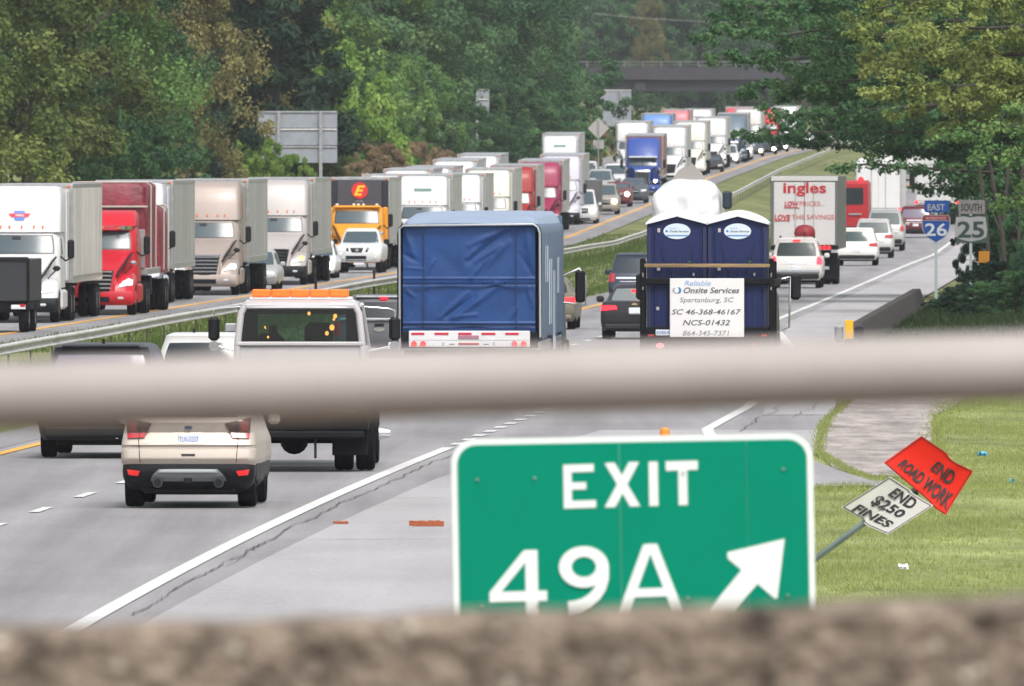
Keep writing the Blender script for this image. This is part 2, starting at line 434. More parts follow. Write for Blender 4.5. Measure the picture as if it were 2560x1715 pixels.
def leafmat(name, c1, c2, c3=None, trans=.25, rnd=.25):
    if name in MATS: return MATS[name]
    if 'grass' not in name: c1, c2, c3 = [tuple(q * 1.15 for q in c_) if c_ else None for c_ in (c1, c2, c3)]
    m = bpy.data.materials.new(name); m.use_nodes = True; nt = m.node_tree; nt.nodes.clear()
    o = nt.nodes.new('ShaderNodeOutputMaterial'); g = nt.nodes.new('ShaderNodeNewGeometry'); at = nt.nodes.new('ShaderNodeAttribute'); at.attribute_name = 'tone'
    oi = nt.nodes.new('ShaderNodeObjectInfo')
    r = nt.nodes.new('ShaderNodeValToRGB'); e = r.color_ramp.elements
    e[0].position = 0; e[0].color = (*c1, 1); e[1].position = 1; e[1].color = (*(c3 or c2), 1)
    if c3: q = e.new(.55); q.color = (*c2, 1)
    rp = nt.nodes.new('ShaderNodeMath'); rp.operation = 'MULTIPLY_ADD'; rp.inputs[1].default_value = .22; nt.links.new(g.outputs['Random Per Island'], rp.inputs[0])
    sc = nt.nodes.new('ShaderNodeMath'); sc.operation = 'MULTIPLY'; sc.inputs[1].default_value = .78; nt.links.new(at.outputs['Fac'], sc.inputs[0])
    nt.links.new(sc.outputs[0], rp.inputs[2]); nt.links.new(rp.outputs[0], r.inputs[0])
    hs = nt.nodes.new('ShaderNodeHueSaturation'); mh = nt.nodes.new('ShaderNodeMapRange'); mh.inputs[3].default_value = 1 - rnd; mh.inputs[4].default_value = 1 + rnd
    nt.links.new(oi.outputs['Random'], mh.inputs[0]); nt.links.new(mh.outputs[0], hs.inputs['Value']); nt.links.new(r.outputs[0], hs.inputs['Color'])
    d = nt.nodes.new('ShaderNodeBsdfPrincipled'); d.inputs['Roughness'].default_value = .7; d.inputs['Specular IOR Level'].default_value = .15
    t = nt.nodes.new('ShaderNodeBsdfTranslucent'); mx = nt.nodes.new('ShaderNodeMixShader'); mx.inputs[0].default_value = trans
    nt.links.new(hs.outputs[0], d.inputs['Base Color']); nt.links.new(hs.outputs[0], t.inputs[0])
    nt.links.new(d.outputs[0], mx.inputs[1]); nt.links.new(t.outputs[0], mx.inputs[2]); nt.links.new(mx.outputs[0], o.inputs['Surface'])
    MATS[name] = m; return m
GB = leafmat('grass_blades', (.27, .32, .10), (.50, .50, .21), trans=.3, rnd=0)
GB2 = leafmat('dark_grass_blades', (.09, .14, .035), (.22, .27, .08), trans=.3, rnd=0)
def scatter(n, d0, d1, fa, fb, seed, dens=None):
    r = np.random.default_rng(seed); D = d0 + (d1 - d0) * r.uniform(0, 1, n); out = []
    for d in D:
        x = fa(d) + (fb(d) - fa(d)) * r.uniform()
        if dens and not dens(x, d, r): continue
        out.append((x, d, tz(x, d) - .03))
    return out
def patchy(x, d, r):
    v = math.sin(x * 1.7 + math.sin(d * .11) * 2) + math.sin(d * .23 + x * .6)
    return r.uniform() < .55 + .22 * v
def lawn_ok(x, d, r):
    X = CX + x / d * F; Y = HY + H / d * F
    if Y < 1222 and X < 2200: return False
    if Y < 1200 and X < 2325: return False
    return patchy(x, d, r)
blades('lawn_grass', scatter(52000, 160, 330, lambda D: R(D) + 6.3, lambda D: .0345 * D, 1, lawn_ok), .065, .007, GB, 2, 4)
wl = []
rr = random.Random(5)
poly = [(2125, 1003), (2100, 1022), (2070, 1050), (2058, 1075), (2050, 1100), (2048, 1135), (2075, 1152), (2110, 1172), (2150, 1190), (2190, 1203)]
for (a, b) in zip(poly[:-1], poly[1:]):
    for i in range(120):
        t = rr.random(); X = a[0] + (b[0] - a[0]) * t; Y = a[1] + (b[1] - a[1]) * t
        x, D = ground(X + rr.gauss(0, 4), Y + rr.gauss(0, 1.2)); wl.append((x, D, .0))
for (a, b) in [((2430, 990), (2340, 1040)), ((2340, 1040), (2330, 1110)), ((2330, 1110), (2342, 1150)), ((2342, 1150), (2290, 1198)), ((2290, 1198), (2190, 1203)), ((2190, 1221), (2040, 1221))]:
    for i in range(150):
        t = rr.random(); x, D = ground(a[0] + (b[0] - a[0]) * t + rr.gauss(0, 14), a[1] + (b[1] - a[1]) * t + rr.gauss(0, 5)); wl.append((x, D, .0))
blades('weed_fringe', wl, .06, .009, GB, 9, 5)
blades('median_grass', scatter(26000, 400, 900, lambda D: YL(D) + 1.6, lambda D: R(D) - 8.6, 3), .16, .02, GB2, 4, 2)
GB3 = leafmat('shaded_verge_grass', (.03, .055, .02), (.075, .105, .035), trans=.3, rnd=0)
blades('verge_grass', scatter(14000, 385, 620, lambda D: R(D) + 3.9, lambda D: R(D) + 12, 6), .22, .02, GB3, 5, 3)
VERGE_SHADE = mat('shaded_verge_ground', (.05, .042, .03), .95, world_co=True, vary=.4, vscale=.8, rgb2=(.13, .10, .075))  # dark ground tone puts the trees' shade into the verge colour
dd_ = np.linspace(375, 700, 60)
put('verge_shade_sheet', MB().grid([[(R(D) + 3.75 + 11 * t, D, tz(R(D) + 3.75 + 11 * t, D) + .012) for t in np.linspace(0, 1, 24) ** 1.3] for D in dd_]), VERGE_SHADE, kind='structure', smooth=60)
# scruffy fringe growing along the foot of the guardrail
gl = []
for i in range(9000):
    D = 340 + 620 * rr.random() ** 1.2; x = G(D) + rr.gauss(0, .35); gl.append((x, D, tz(x, D) - .02))
blades('guardrail_weeds', gl, .24, .018, GB2, 14, 3)
# ------------------------------------------------------------------ trees
BARK = mat('bark', (.045, .038, .032), .9, vary=.35, vscale=2)
LEAF = {
 'olive': leafmat('leaves_olive', (.055, .085, .024), (.115, .155, .042), (.20, .23, .07)),
 'green': leafmat('leaves_green', (.045, .10, .03), (.09, .175, .05), (.18, .27, .08)),
 'dark': leafmat('leaves_dark_green', (.028, .075, .035), (.055, .13, .052), (.10, .19, .07)),
 'brown': leafmat('leaves_brownish_spring', (.10, .095, .04), (.18, .165, .065), (.26, .235, .10)),
 'pine': leafmat('pine_and_shaded_leaves', (.012, .032, .02), (.025, .058, .032), (.045, .085, .042)),
 'mid': leafmat('leaves_mid_green', (.045, .10, .045), (.085, .17, .07), (.16, .235, .095)),
 'bright': leafmat('leaves_bright_green', (.07, .14, .025), (.14, .23, .045), (.22, .31, .08)),
 'lime': leafmat('leaves_yellow_green', (.11, .16, .04), (.22, .28, .07), (.34, .38, .12)),
 'far': leafmat('leaves_far_green', (.05, .10, .045), (.09, .16, .07), (.15, .22, .09)),
 'dry': leafmat('dry_brush', (.14, .10, .06), (.25, .18, .11), (.30, .25, .13)),
}
def leaf_mesh(name, centres, sizes, tones, nper, leaf, seed, flat=.6, aspect=1.7, core=.5):
    r = np.random.default_rng(seed)
    C = np.repeat(np.asarray(centres, float), nper, axis=0); S = np.repeat(np.asarray(sizes, float), nper); T = np.repeat(np.asarray(tones, float), nper)
    N = len(C)
    d = r.normal(0, 1, (N, 3)); d /= np.linalg.norm(d, axis=1)[:, None]
    rad = r.uniform(0, 1, N) ** core
    P = C + d * (rad * S)[:, None] * np.array([1, 1, flat])
    nrm = d * .8 + r.normal(0, .6, (N, 3)) + np.array([0, -.15, .55]); nrm /= np.linalg.norm(nrm, axis=1)[:, None]
    ref = r.normal(0, 1, (N, 3)); u = np.cross(nrm, ref); u /= np.linalg.norm(u, axis=1)[:, None]; v = np.cross(nrm, u)
    sz = leaf * r.uniform(.55, 1.35, N)
    u *= (sz * aspect * .5)[:, None]; v *= (sz * .5)[:, None]
    V = np.stack([P - u, P - v * .9 + u * .1, P + u, P + v * .9 + u * .1], 1).reshape(-1, 3)
    me = bpy.data.meshes.new(name); me.vertices.add(len(V)); me.vertices.foreach_set('co', V.ravel().astype(np.float32))
    me.loops.add(4 * N); me.loops.foreach_set('vertex_index', np.arange(4 * N, dtype=np.int32))
    me.polygons.add(N); me.polygons.foreach_set('loop_start', np.arange(0, 4 * N, 4, dtype=np.int32)); me.polygons.foreach_set('loop_total', np.full(N, 4, dtype=np.int32))
    me.update()
    a = me.attributes.new('tone', 'FLOAT', 'POINT'); a.data.foreach_set('value', np.repeat(np.clip(T + r.normal(0, .12, N), 0, 1), 4).astype(np.float32))
    return me
def crown_clusters(shape, seed, Hh=20.0):
    r = np.random.default_rng(seed); c = []; s = []; t = []
    if shape == 'pine':
        for k in range(15):
            z = Hh * (.22 + .76 * k / 14); R0 = 4.4 * (1 - k / 15) ** .75 + .5
            for j in range(int(4 + R0 * 2.2)):
                a = r.uniform(0, 6.28); q = r.uniform(.35, 1) * R0
                c.append((q * math.cos(a), q * math.sin(a), z - q * .12 + r.normal(0, .2))); s.append(r.uniform(.6, 1.1)); t.append(r.uniform(0, 1))
        return c, s, t
    W, z0, nl, nc = {'round': (4.6, .14, 16, 13), 'tall': (3.6, .12, 15, 12), 'wide': (5.8, .16, 18, 13), 'bush': (6.5, .02, 14, 12)}[shape]
    for k in range(nl):
        a = r.uniform(0, 6.28); h = (k + .5) / nl; z = Hh * (z0 + (.96 - z0) * h)
        env = W * math.sin(math.pi * min(.97, .2 + .75 * h)) ** .6
        q = env * r.uniform(.25, .75); L = env * r.uniform(.38, .6) + .7
        cx, cy = q * math.cos(a), q * math.sin(a); tb = r.uniform(.1, .9)
        for j in range(nc):
            d = r.normal(0, 1, 3); d /= np.linalg.norm(d); d[2] = abs(d[2]) * .9 - .25
            c.append((cx + d[0] * L, cy + d[1] * L, min(Hh * .985, z + d[2] * L * .95))); s.append(r.uniform(.65, 1.35) * (Hh / 20) ** .5); t.append(min(1, max(0, tb + r.normal(0, .22))))
    return c, s, t
SHAPES = {}
def tree_proto(shape, seed):
    key = (shape, seed)
    if key in SHAPES: return SHAPES[key]
    Hh = 20.0 if shape != 'bush' else 8.0
    c, s, t = crown_clusters(shape, seed, Hh)
    if shape == 'bush': s = [q * .9 for q in s]
    me = leaf_mesh('crown', c, s, t, 250 if shape != 'pine' else 190, .15 if shape != 'pine' else .2, seed, flat=.75, aspect=1.5 if shape != 'pine' else 3.2)
    r = random.Random(seed); mb = MB()
    tw = .30 if shape != 'bush' else .12
    top = Hh * (.8 if shape != 'bush' else .5)
    mb.tube([(0, 0, -.6), (.05, 0, Hh * .2), (r.uniform(-.3, .3), r.uniform(-.3, .3), Hh * .5), (r.uniform(-.4, .4), 0, top)], [tw * 1.2, tw, tw * .6, tw * .15], n=7)
    for i in range(12 if shape != 'pine' else 4):
        q = c[r.randrange(len(c))]; z = min(q[2] * .8, top * r.uniform(.3, .9))
        mb.tube([(0, 0, z), (q[0] * .5, q[1] * .5, (z + q[2]) / 2 + .3), q], [tw * .38, tw * .25, tw * .07], n=5)
    SHAPES[key] = (me, mb.mesh('trunk', 60)); return SHAPES[key]
def tree(X, D, h, shape, kind, label, seed=0, wid=1.0, group='trees along the left edge of the highway', name=None, x=None):
    me, tr = tree_proto(shape, seed); base = 20.0 if shape != 'bush' else 8.0
    x = px(X, D) if x is None else x
    nm = name or {'pine': 'pine_tree', 'bush': 'bush'}.get(shape, 'broadleaf_tree')
    t = thing(nm, label, 'tree' if shape != 'bush' else 'bush', (x, D, tz(x, D) - .1), rz=random.uniform(0, 6.28), group=group)
    k = h / base; t.scale = (k * wid, k * wid, k)
    c = link('crown', me, None, t); 
    if not me.materials: me.materials.append(LEAF['green'])
    c.material_slots[0].link = 'OBJECT'; c.material_slots[0].material = LEAF[kind]
    link('trunk', tr, BARK, t)
    return t
# trees one can tell apart, left edge of the highway, near to far
TL = [
 (-60, 740, 22, 'round', 'olive', 1, 1.1, 'tall olive tree cut off by the left edge of the photo'),
 (70, 752, 23, 'wide', 'olive', 2, 1.0, 'big yellowish olive tree behind the nearest white truck'),
 (225, 765, 8.5, 'bush', 'dark', 3, .75, 'low dark green bushy tree right behind the white corrugated trailer'),
 (120, 775, 9.5, 'bush', 'green', 5, .7, 'leafy green bush below the big olive tree'),
 (270, 800, 23, 'tall', 'green', 4, .95, 'narrow fresh green tree between the olive and the brownish trees'),
 (330, 812, 20, 'tall', 'dark', 8, .8, 'slender dark tree left of the brownish tree'),
 (460, 838, 21, 'round', 'brown', 1, .78, 'brownish spring tree with pale blossom tint, left one of two'),
 (560, 935, 25, 'wide', 'brown', 6, .72, 'broad brownish yellow tree above the grey sign back'),
 (430, 850, 9.5, 'bush', 'pine', 3, .6, 'dark bush under the brownish trees behind the red truck'),
 (530, 860, 5.6, 'bush', 'brown', 5, .4, 'low brownish bush left of the grey sign back'),
 (690, 925, 21, 'pine', 'pine', 7, 1.0, 'dark pine between the brownish tree and the green trees'),
 (650, 950, 19, 'pine', 'pine', 9, .85, 'smaller dark pine behind the grey sign back'),
 (830, 1010, 25, 'tall', 'green', 2, 1.15, 'tall light green tree right of the dark pine'),
 (760, 985, 13, 'bush', 'bright', 3, .55, 'bright green young tree right of the pine'),
 (890, 1040, 12.2, 'round', 'mid', 4, .95, 'rounded mid green tree above the sign back, in front of the taller ones'),
 (1010, 1062, 9, 'bush', 'green', 5, .5, 'light green bushy tree right of the rounded one'),
 (950, 1050, 5, 'bush', 'green', 3, .6, 'low green bush behind the dark trailer roofs'),
 (975, 1110, 27, 'round', 'mid', 8, 1.05, 'large domed green tree left of the small white sign back'),
 (1080, 1175, 25, 'wide', 'mid', 1, .75, 'green tree with pale edges behind the small white sign back'),
 (1215, 1215, 27, 'round', 'dark', 2, 1.1, 'massive dark green tree right of the small white sign back'),
 (1300, 1275, 27, 'round', 'dark', 6, .85, 'massive dark green tree reaching to the overpass'),
 (1360, 1390, 22, 'tall', 'mid', 4, .7, 'darker tree just left of the overpass'),
 (1400, 1300, 7, 'bush', 'dark', 3, .45, 'dark bush left of the diamond sign back'),
]
for X, D, h, sh, kd, sd, w, lab in TL: tree(X, D, h, sh, kd, lab, sd, w)
# further rows up the wooded bank
for i, D in enumerate(np.arange(700, 1900, 19.0)):
    for q, (o0, o1) in enumerate(((-32, -26), (-46, -38), (-62, -52))):
        if q == 0 and D < 1500: continue
        x = YL(D) + random.uniform(o0, o1)
        X = CX + x / D * F
        if X < -260 or X > (1370 if D < 1250 else 1290): continue
        kd = random.choice(['olive', 'green', 'brown'] if D < 900 else ['green', 'mid', 'dark'])
        tree(0, D + random.uniform(-5, 5), random.uniform(19, 26), random.choice(['round', 'tall', 'wide']), kd,
             'tree in the wooded bank behind the front row, only glimpsed between crowns', random.choice([1, 2, 4, 6, 8]), random.uniform(.9, 1.15), group='trees deeper in the wooded bank', x=x)
# saplings, brush and shrubs along the foot of the bank
tree(620, 872, 5.6, 'bush', 'bright', 'bright green sapling growing in front of the grey sign back', 3, .62, group=None)
tree(715, 880, 4.6, 'bush', 'bright', 'small bright sapling in front of the lower sign panel', 5, .5, group=None)
tree(600, 868, 3.4, 'bush', 'bright', 'low bright green shrub left of the sign post', 3, .8, group=None)
for i, (X, D, h) in enumerate([(560, 850, 3.2), (835, 930, 4.2), (880, 950, 3.6), (925, 965, 4.6), (975, 985, 4.2), (1030, 1000, 4.4), (1090, 1040, 3.6), (1140, 1080, 3.0), (1430, 1280, 4.6), (1395, 1275, 3.6), (1465, 1300, 4.6), (1200, 1140, 2.2)]):
    tree(X, D, h, 'bush', 'dry' if i % 3 != 1 else 'olive', ('olive' if i % 3 == 1 else 'dry reddish') + ' brush clump ' + ['left of the grey sign back behind the truck roofs', 'right of the grey sign back', 'behind the black nosed trailer', 'above the first white truck of the queue', 'second above the white queue roofs', 'below the large domed green tree', 'left of the thin post of the small sign back', 'right at the thin post of the small sign back', 'behind the diamond sign back', 'left of the diamond sign back', 'right of the diamond sign plaque', 'lowest on the grassy bank behind the queue'][i], 3 + 2 * (i % 2), .75, group='brush clumps at the foot of the bank', name='brush_clump')
for i, (X, D, h, kd) in enumerate([(1005, 1075, 5.5, 'mid'), (1060, 1110, 6, 'mid'), (1120, 1130, 5.5, 'dark'), (1165, 1160, 6.5, 'dark'), (1215, 1190, 6.5, 'dark'), (1262, 1215, 7, 'dark'), (1310, 1240, 7, 'dark'), (1350, 1262, 6.5, 'mid'), (1380, 1285, 4.5, 'dark'), (1395, 1335, 3.5, 'dark'), (1288, 1290, 9, 'dark'), (1345, 1330, 9, 'dark')]):
    tree(X, D, h, 'bush', kd, 'understorey bush ' + ['right of the rounded mid green tree', 'below the domed green tree', 'left of the thin post of the small sign back', 'right at the thin sign post', 'under the left massive dark tree, left side', 'under the left massive dark tree, right side', 'under the right massive dark tree, left side', 'under the right massive dark tree, right side', 'just left of the diamond sign back', 'left of the overpass end', 'between the two massive dark trees', 'behind the right massive dark tree'][i], 3 + 2 * (i % 2), 1.0, group='understorey bushes below the massive trees')
# woods beyond the overpass, closing the view
for i in range(58):
    D = random.uniform(2060, 2330); X = random.uniform(1380, 2700)
    kd = random.choice(['far', 'far', 'mid', 'green'])
    t = tree(X, D, random.uniform(22, 30), random.choice(['round', 'tall', 'wide']), kd, 'hazy tree standing beyond the overpass', random.choice([1, 2, 4, 6, 8]), 1.1, group='trees beyond the overpass')
for i, X in enumerate([1500, 1550, 1610, 1660, 1720, 1790, 1860]):
    tree(X, 2035 + 7 * i, 12 + (i % 3) * 2, 'bush', 'dark', 'dark thicket under the overpass, ' + ['leftmost, behind the big grey sign back', 'left of the pier', 'directly behind the pier', 'just right of the pier', 'fourth from the left beyond the white rigs', 'above the slate blue rig', 'rightmost, at the overhanging leaves'][i], 3 + 2 * (i % 2), .9, group='thickets under the overpass')
tree(1612, 2020, 15.5, 'round', 'brown', 'orange brown tree rising above the overpass', 1, .6, group=None)

for i, (X, D, h) in enumerate([(1535, 1560, 1.6), (1565, 1640, 1.8), (1590, 1760, 2.4), (1560, 1820, 2.4), (1625, 1830, 2.4)]):
    tree(X, D, h, 'bush', 'dark', 'added dark shrub standing for shade below the overpass, ' + ['nearest, at the big sign back', 'between sign back and pier', 'directly before the pier', 'left under the deck', 'right of the pier'][i], 3 + 2 * (i % 2), 1.1, group='added shrubs darkening the slope below the overpass')  # bushes added to darken the bright slope under the deck
# big overhanging trees on the right verge: branches laid out limb by limb
def big_tree(name, label, base, limbs, kind, leaf, seed, nper, trunk_r=.28):
    """limbs: list of polylines of (x, y, z, spread) points from the trunk outwards."""
    r = np.random.default_rng(seed); c = []; s = []; t = []; mb = MB()
    for pl in limbs:
        pts = [Vector(p[:3]) for p in pl]
        tb = r.uniform(.15, .85)
        mb.tube(pts, [max(.012, trunk_r * .16 * (1 - i / len(pts))) for i in range(len(pts))], n=6)
        for i in range(len(pts) - 1):
            a, b = pts[i], pts[i + 1]; sa, sb = pl[i][3], pl[i + 1][3]
            n = max(2, int((b - a).length / .40))
            for k in range(n):
                u = (k + r.uniform()) / n; p = a.lerp(b, u); sp = sa + (sb - sa) * u
                for j in range(int(1 + sp * 2.6)):
                    off = Vector((r.normal(0, sp * .45), r.normal(0, sp * .9), r.normal(0, sp * .34) - sp * .1))
                    q = p + off; c.append(tuple(q)); s.append(r.uniform(.24, .5)); t.append(min(1, max(0, tb + r.normal(0, .25))))
                    if j == 0 and sp > .3: mb.tube([p, q], .02, n=4, r1=.008, cap=False)
    me = leaf_mesh('crown', c, s, t, nper, leaf, seed, flat=.62, aspect=1.6, core=.6)
    root = thing(name, label, 'tree', base)
    bx = Vector(base)
    me.transform(Matrix.Translation(-bx))
    mt = mb
    top = max(p[2] for pl in limbs for p in pl)
    mt.tube([bx + Vector((0, 0, -.5)), bx + Vector((.1, 0, 3)), bx + Vector((-.2, .2, 8)), Vector((base[0] - .3, base[1], top))], [trunk_r * 1.3, trunk_r, trunk_r * .8, trunk_r * .2], n=9)
    mt.v = [(a - bx.x, b - bx.y, q - bx.z) for a, b, q in mt.v]
    link('crown', me, LEAF[kind], root); put('trunk', mt, BARK, root, smooth=60)
    return root
def PL(D, pts, dd=0):      # limb given by where it is seen, at distance D, wandering in depth by dd
    n = len(pts)
    return [(px(X, D + dd * i / n), D + dd * i / n, pz(Y, D + dd * i / n), sp) for i, (X, Y, sp) in enumerate(pts)]
limbs = [
 PL(535, [(2600, 0, 1.2), (2380, -40, 1.3), (2150, -30, 1.1), (1980, 10, .8), (1870, 20, .6), (1800, 10, .35)], -10),
 PL(535, [(2600, 60, 1.2), (2350, 50, 1.2), (2120, 60, 1.0), (1960, 90, .7), (1830, 78, .5), (1728, 88, .28)], 6),
 PL(535, [(2600, 120, 1.2), (2350, 120, 1.2), (2130, 130, 1.0), (1970, 150, .6), (1840, 140, .45), (1750, 152, .25)], -6),
 PL(535, [(2600, 200, 1.2), (2350, 190, 1.2), (2130, 200, 1.0), (1990, 215, .7), (1900, 215, .5), (1840, 232, .28)], 8),
 PL(535, [(2600, 260, 1.2), (2360, 260, 1.2), (2160, 275, .9), (2040, 290, .5), (1960, 285, .3), (1900, 262, .1)], -8),
 PL(535, [(2600, 320, 1.2), (2360, 330, 1.2), (2180, 330, .9), (2050, 330, .6), (1930, 325, .35), (1850, 338, .12)], 4),
 PL(535, [(2600, 380, 1.2), (2440, 385, .8), (2250, 375, .4), (2080, 365, .3), (1960, 350, .25), (1880, 345, .1)], 9),
 PL(535, [(2600, 430, 1.1), (2450, 430, .8), (2300, 420, .3), (2160, 410, .15), (2070, 425, .1)], -5),
 PL(535, [(2600, 480, 1.1), (2480, 480, .8), (2380, 475, .3), (2290, 470, .12)], 5),
 PL(535, [(2600, 540, 1.0), (2480, 540, .8), (2400, 520, .5), (2340, 500, .2)], -5),
 PL(535, [(2600, 600, .9), (2540, 600, .7), (2480, 590, .4), (2440, 600, .1)], 3),
 PL(545, [(2600, 90, 1.2), (2300, 20, 1.3), (2060, -10, 1.0), (1930, 50, .7), (1800, 52, .35)], 10),
 PL(548, [(2600, 160, 1.2), (2320, 160, 1.3), (2100, 175, 1.0), (2010, 200, .6), (1930, 250, .2)], 10),
 PL(548, [(2600, 290, 1.2), (2380, 290, 1.3), (2200, 300, 1.0), (2090, 310, .7), (2010, 370, .2)], 10),
]
for k in range(26):     # inner boughs filling the crown
    r3 = random.Random(100 + k); yy = -60 + k * 20; xe = float(np.interp(yy, [0, 250, 300, 350, 400, 500], [1960, 2000, 2090, 2230, 2400, 2440])) + r3.uniform(-30, 70)
    if yy < 40: xe = 1950 + r3.uniform(-30, 60)
    limbs.append(PL(556, [(2600, yy, 1.3), (2400, yy + r3.uniform(-15, 15), 1.2), (min(2480, xe + 120), yy + r3.uniform(-12, 20), .8), (xe, yy + r3.uniform(-5, 15), .3)], r3.uniform(-14, 14)))
xb = px(2640, 535)
big_tree('maple_tree', 'large dark green tree reaching over the right carriageway with long drooping branches', (xb, 535, tz(xb, 535)), limbs, 'dark', .11, 21, 66, .42)
limbs = [
 PL(500, [(2640, -20, 1.3), (2480, -20, 1.3), (2330, -10, 1.1), (2200, 20, .8), (2120, 50, .3)], 4),
 PL(500, [(2640, 60, 1.3), (2480, 70, 1.3), (2330, 70, 1.2), (2210, 90, .8), (2110, 75, .4)], -4),
 PL(500, [(2640, 130, 1.3), (2480, 140, 1.3), (2340, 140, 1.1), (2230, 150, .8), (2140, 140, .4)], 6),
 PL(500, [(2640, 200, 1.3), (2500, 210, 1.2), (2370, 215, 1.0), (2260, 220, .7), (2170, 235, .3)], -6),
 PL(500, [(2640, 270, 1.3), (2520, 270, 1.1), (2400, 275, .9), (2290, 265, .5), (2210, 290, .2)], 3),
]
xb = px(2700, 500)
big_tree('broadleaf_tree', 'pale olive tree filling the upper right corner of the photo', (xb, 500, tz(xb, 500)), limbs, 'lime', .10, 22, 84, .36)
limbs = [
 PL(492, [(2640, 320, 1.0), (2540, 310, .9), (2450, 320, .7), (2370, 345, .4), (2320, 360, .15)], 3),
 PL(492, [(2640, 400, 1.0), (2560, 390, .8), (2490, 380, .5), (2430, 400, .2)], -3),
 PL(492, [(2640, 500, 1.0), (2580, 490, .7), (2530, 500, .4), (2500, 530, .1)], 3),
]
xb = px(2680, 492)
big_tree('young_tree', 'bright green young tree low at the right edge below the olive one', (xb, 492, tz(xb, 492)), limbs, 'green', .10, 23, 60, .14)
for i, (X, D, h, kd) in enumerate([(2490, 560, 3.2, 'pine'), (2560, 540, 4.0, 'pine'), (2590, 575, 4.0, 'pine'), (2600, 520, 3.0, 'dark'), (2500, 600, 3.0, 'pine'), (2510, 470, 1.5, 'pine'), (2375, 480, .7, 'pine'), (2440, 462, 1.0, 'pine'), (2540, 450, 1.3, 'dark'), (2350, 496, .5, 'pine'), (2600, 455, 2.2, 'pine'), (2640, 600, 8, 'dark')]):  # pine-dark leaves carry the canopy's shade in the shrub colour
    tree(X, D, h, 'bush', kd, ['dark shrub right behind the route sign posts', 'tallish dark shrub at the right edge below the canopy', 'conifer-like shrub among the bare stems at right', 'mid green shrub cut by the right edge', 'low dark shrub left of the yellow utility box', 'low shrub at the foot of the bare stems, just above the railing', 'lowest shrub beside the left route sign post', 'low dark shrub below the right route sign', 'mid green low shrub near the right edge above the railing', 'low green shrub where the concrete barrier ends', 'dark shrub at the right edge above the railing', 'biggest dark shrub under the right-hand trees'][i], 3 + 2 * (i % 2), .55 if h > 2 else 1.4, group='undergrowth along the right verge', name='shrub')
for i, (X, D, lean) in enumerate([(2478, 520, -.4), (2500, 530, .3), (2520, 515, -.6), (2543, 525, .2)]):
    x = px(X, D); b = Vector((x, D, tz(x, D)))
    root = thing('bare_sapling', ['thin bare stem leaning left behind the yellow utility box', 'thin straight bare stem in the dark undergrowth', 'thin bare stem leaning most, in the dark undergrowth', 'thin bare stem nearest the right edge'][i], 'sapling', b)
    put('trunk', MB().tube([(0, 0, -.2), (lean * .3, 0, 2), (lean, .1, 4.5)], [.09, .07, .05], n=6), BARK, root)
    put('branch', MB().tube([(lean * .3, 0, 2), (lean * .3 - .5, 0, 3.2)], [.04, .02], n=5), BARK, root)

# wooded surroundings behind and beside the bridge: out of frame, but what glass and paint mirror
c = []; s = []; t = []
rw_ = np.random.default_rng(31)
for i in range(2600):
    a = rw_.uniform(-2.75, 2.75); rad = rw_.uniform(120, 150)
    x = rad * math.sin(a) * 1.1; y = -rad * math.cos(a) * .9
    if y > 40: continue
    c.append((x, y, -3 + 24 * rw_.uniform() ** .8)); s.append(rw_.uniform(2.2, 3.6)); t.append(rw_.uniform())
link('woods', leaf_mesh('woods', c, s, t, 26, 1.3, 5, flat=.8), LEAF['mid'], kind='stuff')

lt = thing('dead_tree', 'dark bare trunk leaning right behind the taupe truck, under the brownish trees', 'tree trunk', (px(560, 858), 858, tz(px(560, 858), 858)))
lz = tz(px(560, 858), 858)
put('trunk', MB().tube([(.3, 0, -.3), (0, 0, pz(440, 858) - lz), (px(535, 858) - px(560, 858), .2, pz(400, 858) - lz), (px(505, 858) - px(560, 858), .4, pz(355, 858) - lz)], [.24, .2, .17, .1], n=7), BARK, lt)
put('limb', MB().tube([(px(540, 858) - px(560, 858), .2, pz(405, 858) - lz), (px(575, 858) - px(560, 858), -.2, pz(380, 858) - lz)], [.1, .04], n=6), BARK, lt)

# ------------------------------------------------------------------ overpass, far wire
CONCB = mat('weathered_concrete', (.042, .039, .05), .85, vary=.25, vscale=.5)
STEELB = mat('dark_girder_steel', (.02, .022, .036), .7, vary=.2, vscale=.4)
DB = 1900; zt = pz(163, DB); zb = pz(228, DB)
ov = thing('overpass', 'dark concrete and steel overpass crossing the highway in the distance', 'bridge', (px(1700, DB), DB, Z(DB)), rz=-.02)
ox, oz = px(1700, DB), Z(DB)
xl, xr = -45, 45
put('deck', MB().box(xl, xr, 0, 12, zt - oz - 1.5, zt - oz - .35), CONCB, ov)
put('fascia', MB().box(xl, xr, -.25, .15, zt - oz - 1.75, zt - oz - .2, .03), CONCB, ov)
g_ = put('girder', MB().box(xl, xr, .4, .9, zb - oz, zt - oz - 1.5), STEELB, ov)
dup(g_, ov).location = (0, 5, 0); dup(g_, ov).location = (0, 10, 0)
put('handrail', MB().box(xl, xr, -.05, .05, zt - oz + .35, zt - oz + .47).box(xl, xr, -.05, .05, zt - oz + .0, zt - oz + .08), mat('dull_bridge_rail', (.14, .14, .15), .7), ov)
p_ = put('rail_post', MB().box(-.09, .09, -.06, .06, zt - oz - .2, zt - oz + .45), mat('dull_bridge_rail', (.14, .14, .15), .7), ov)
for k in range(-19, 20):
    if k: dup(p_, ov).location = (k * 2.2, 0, 0)
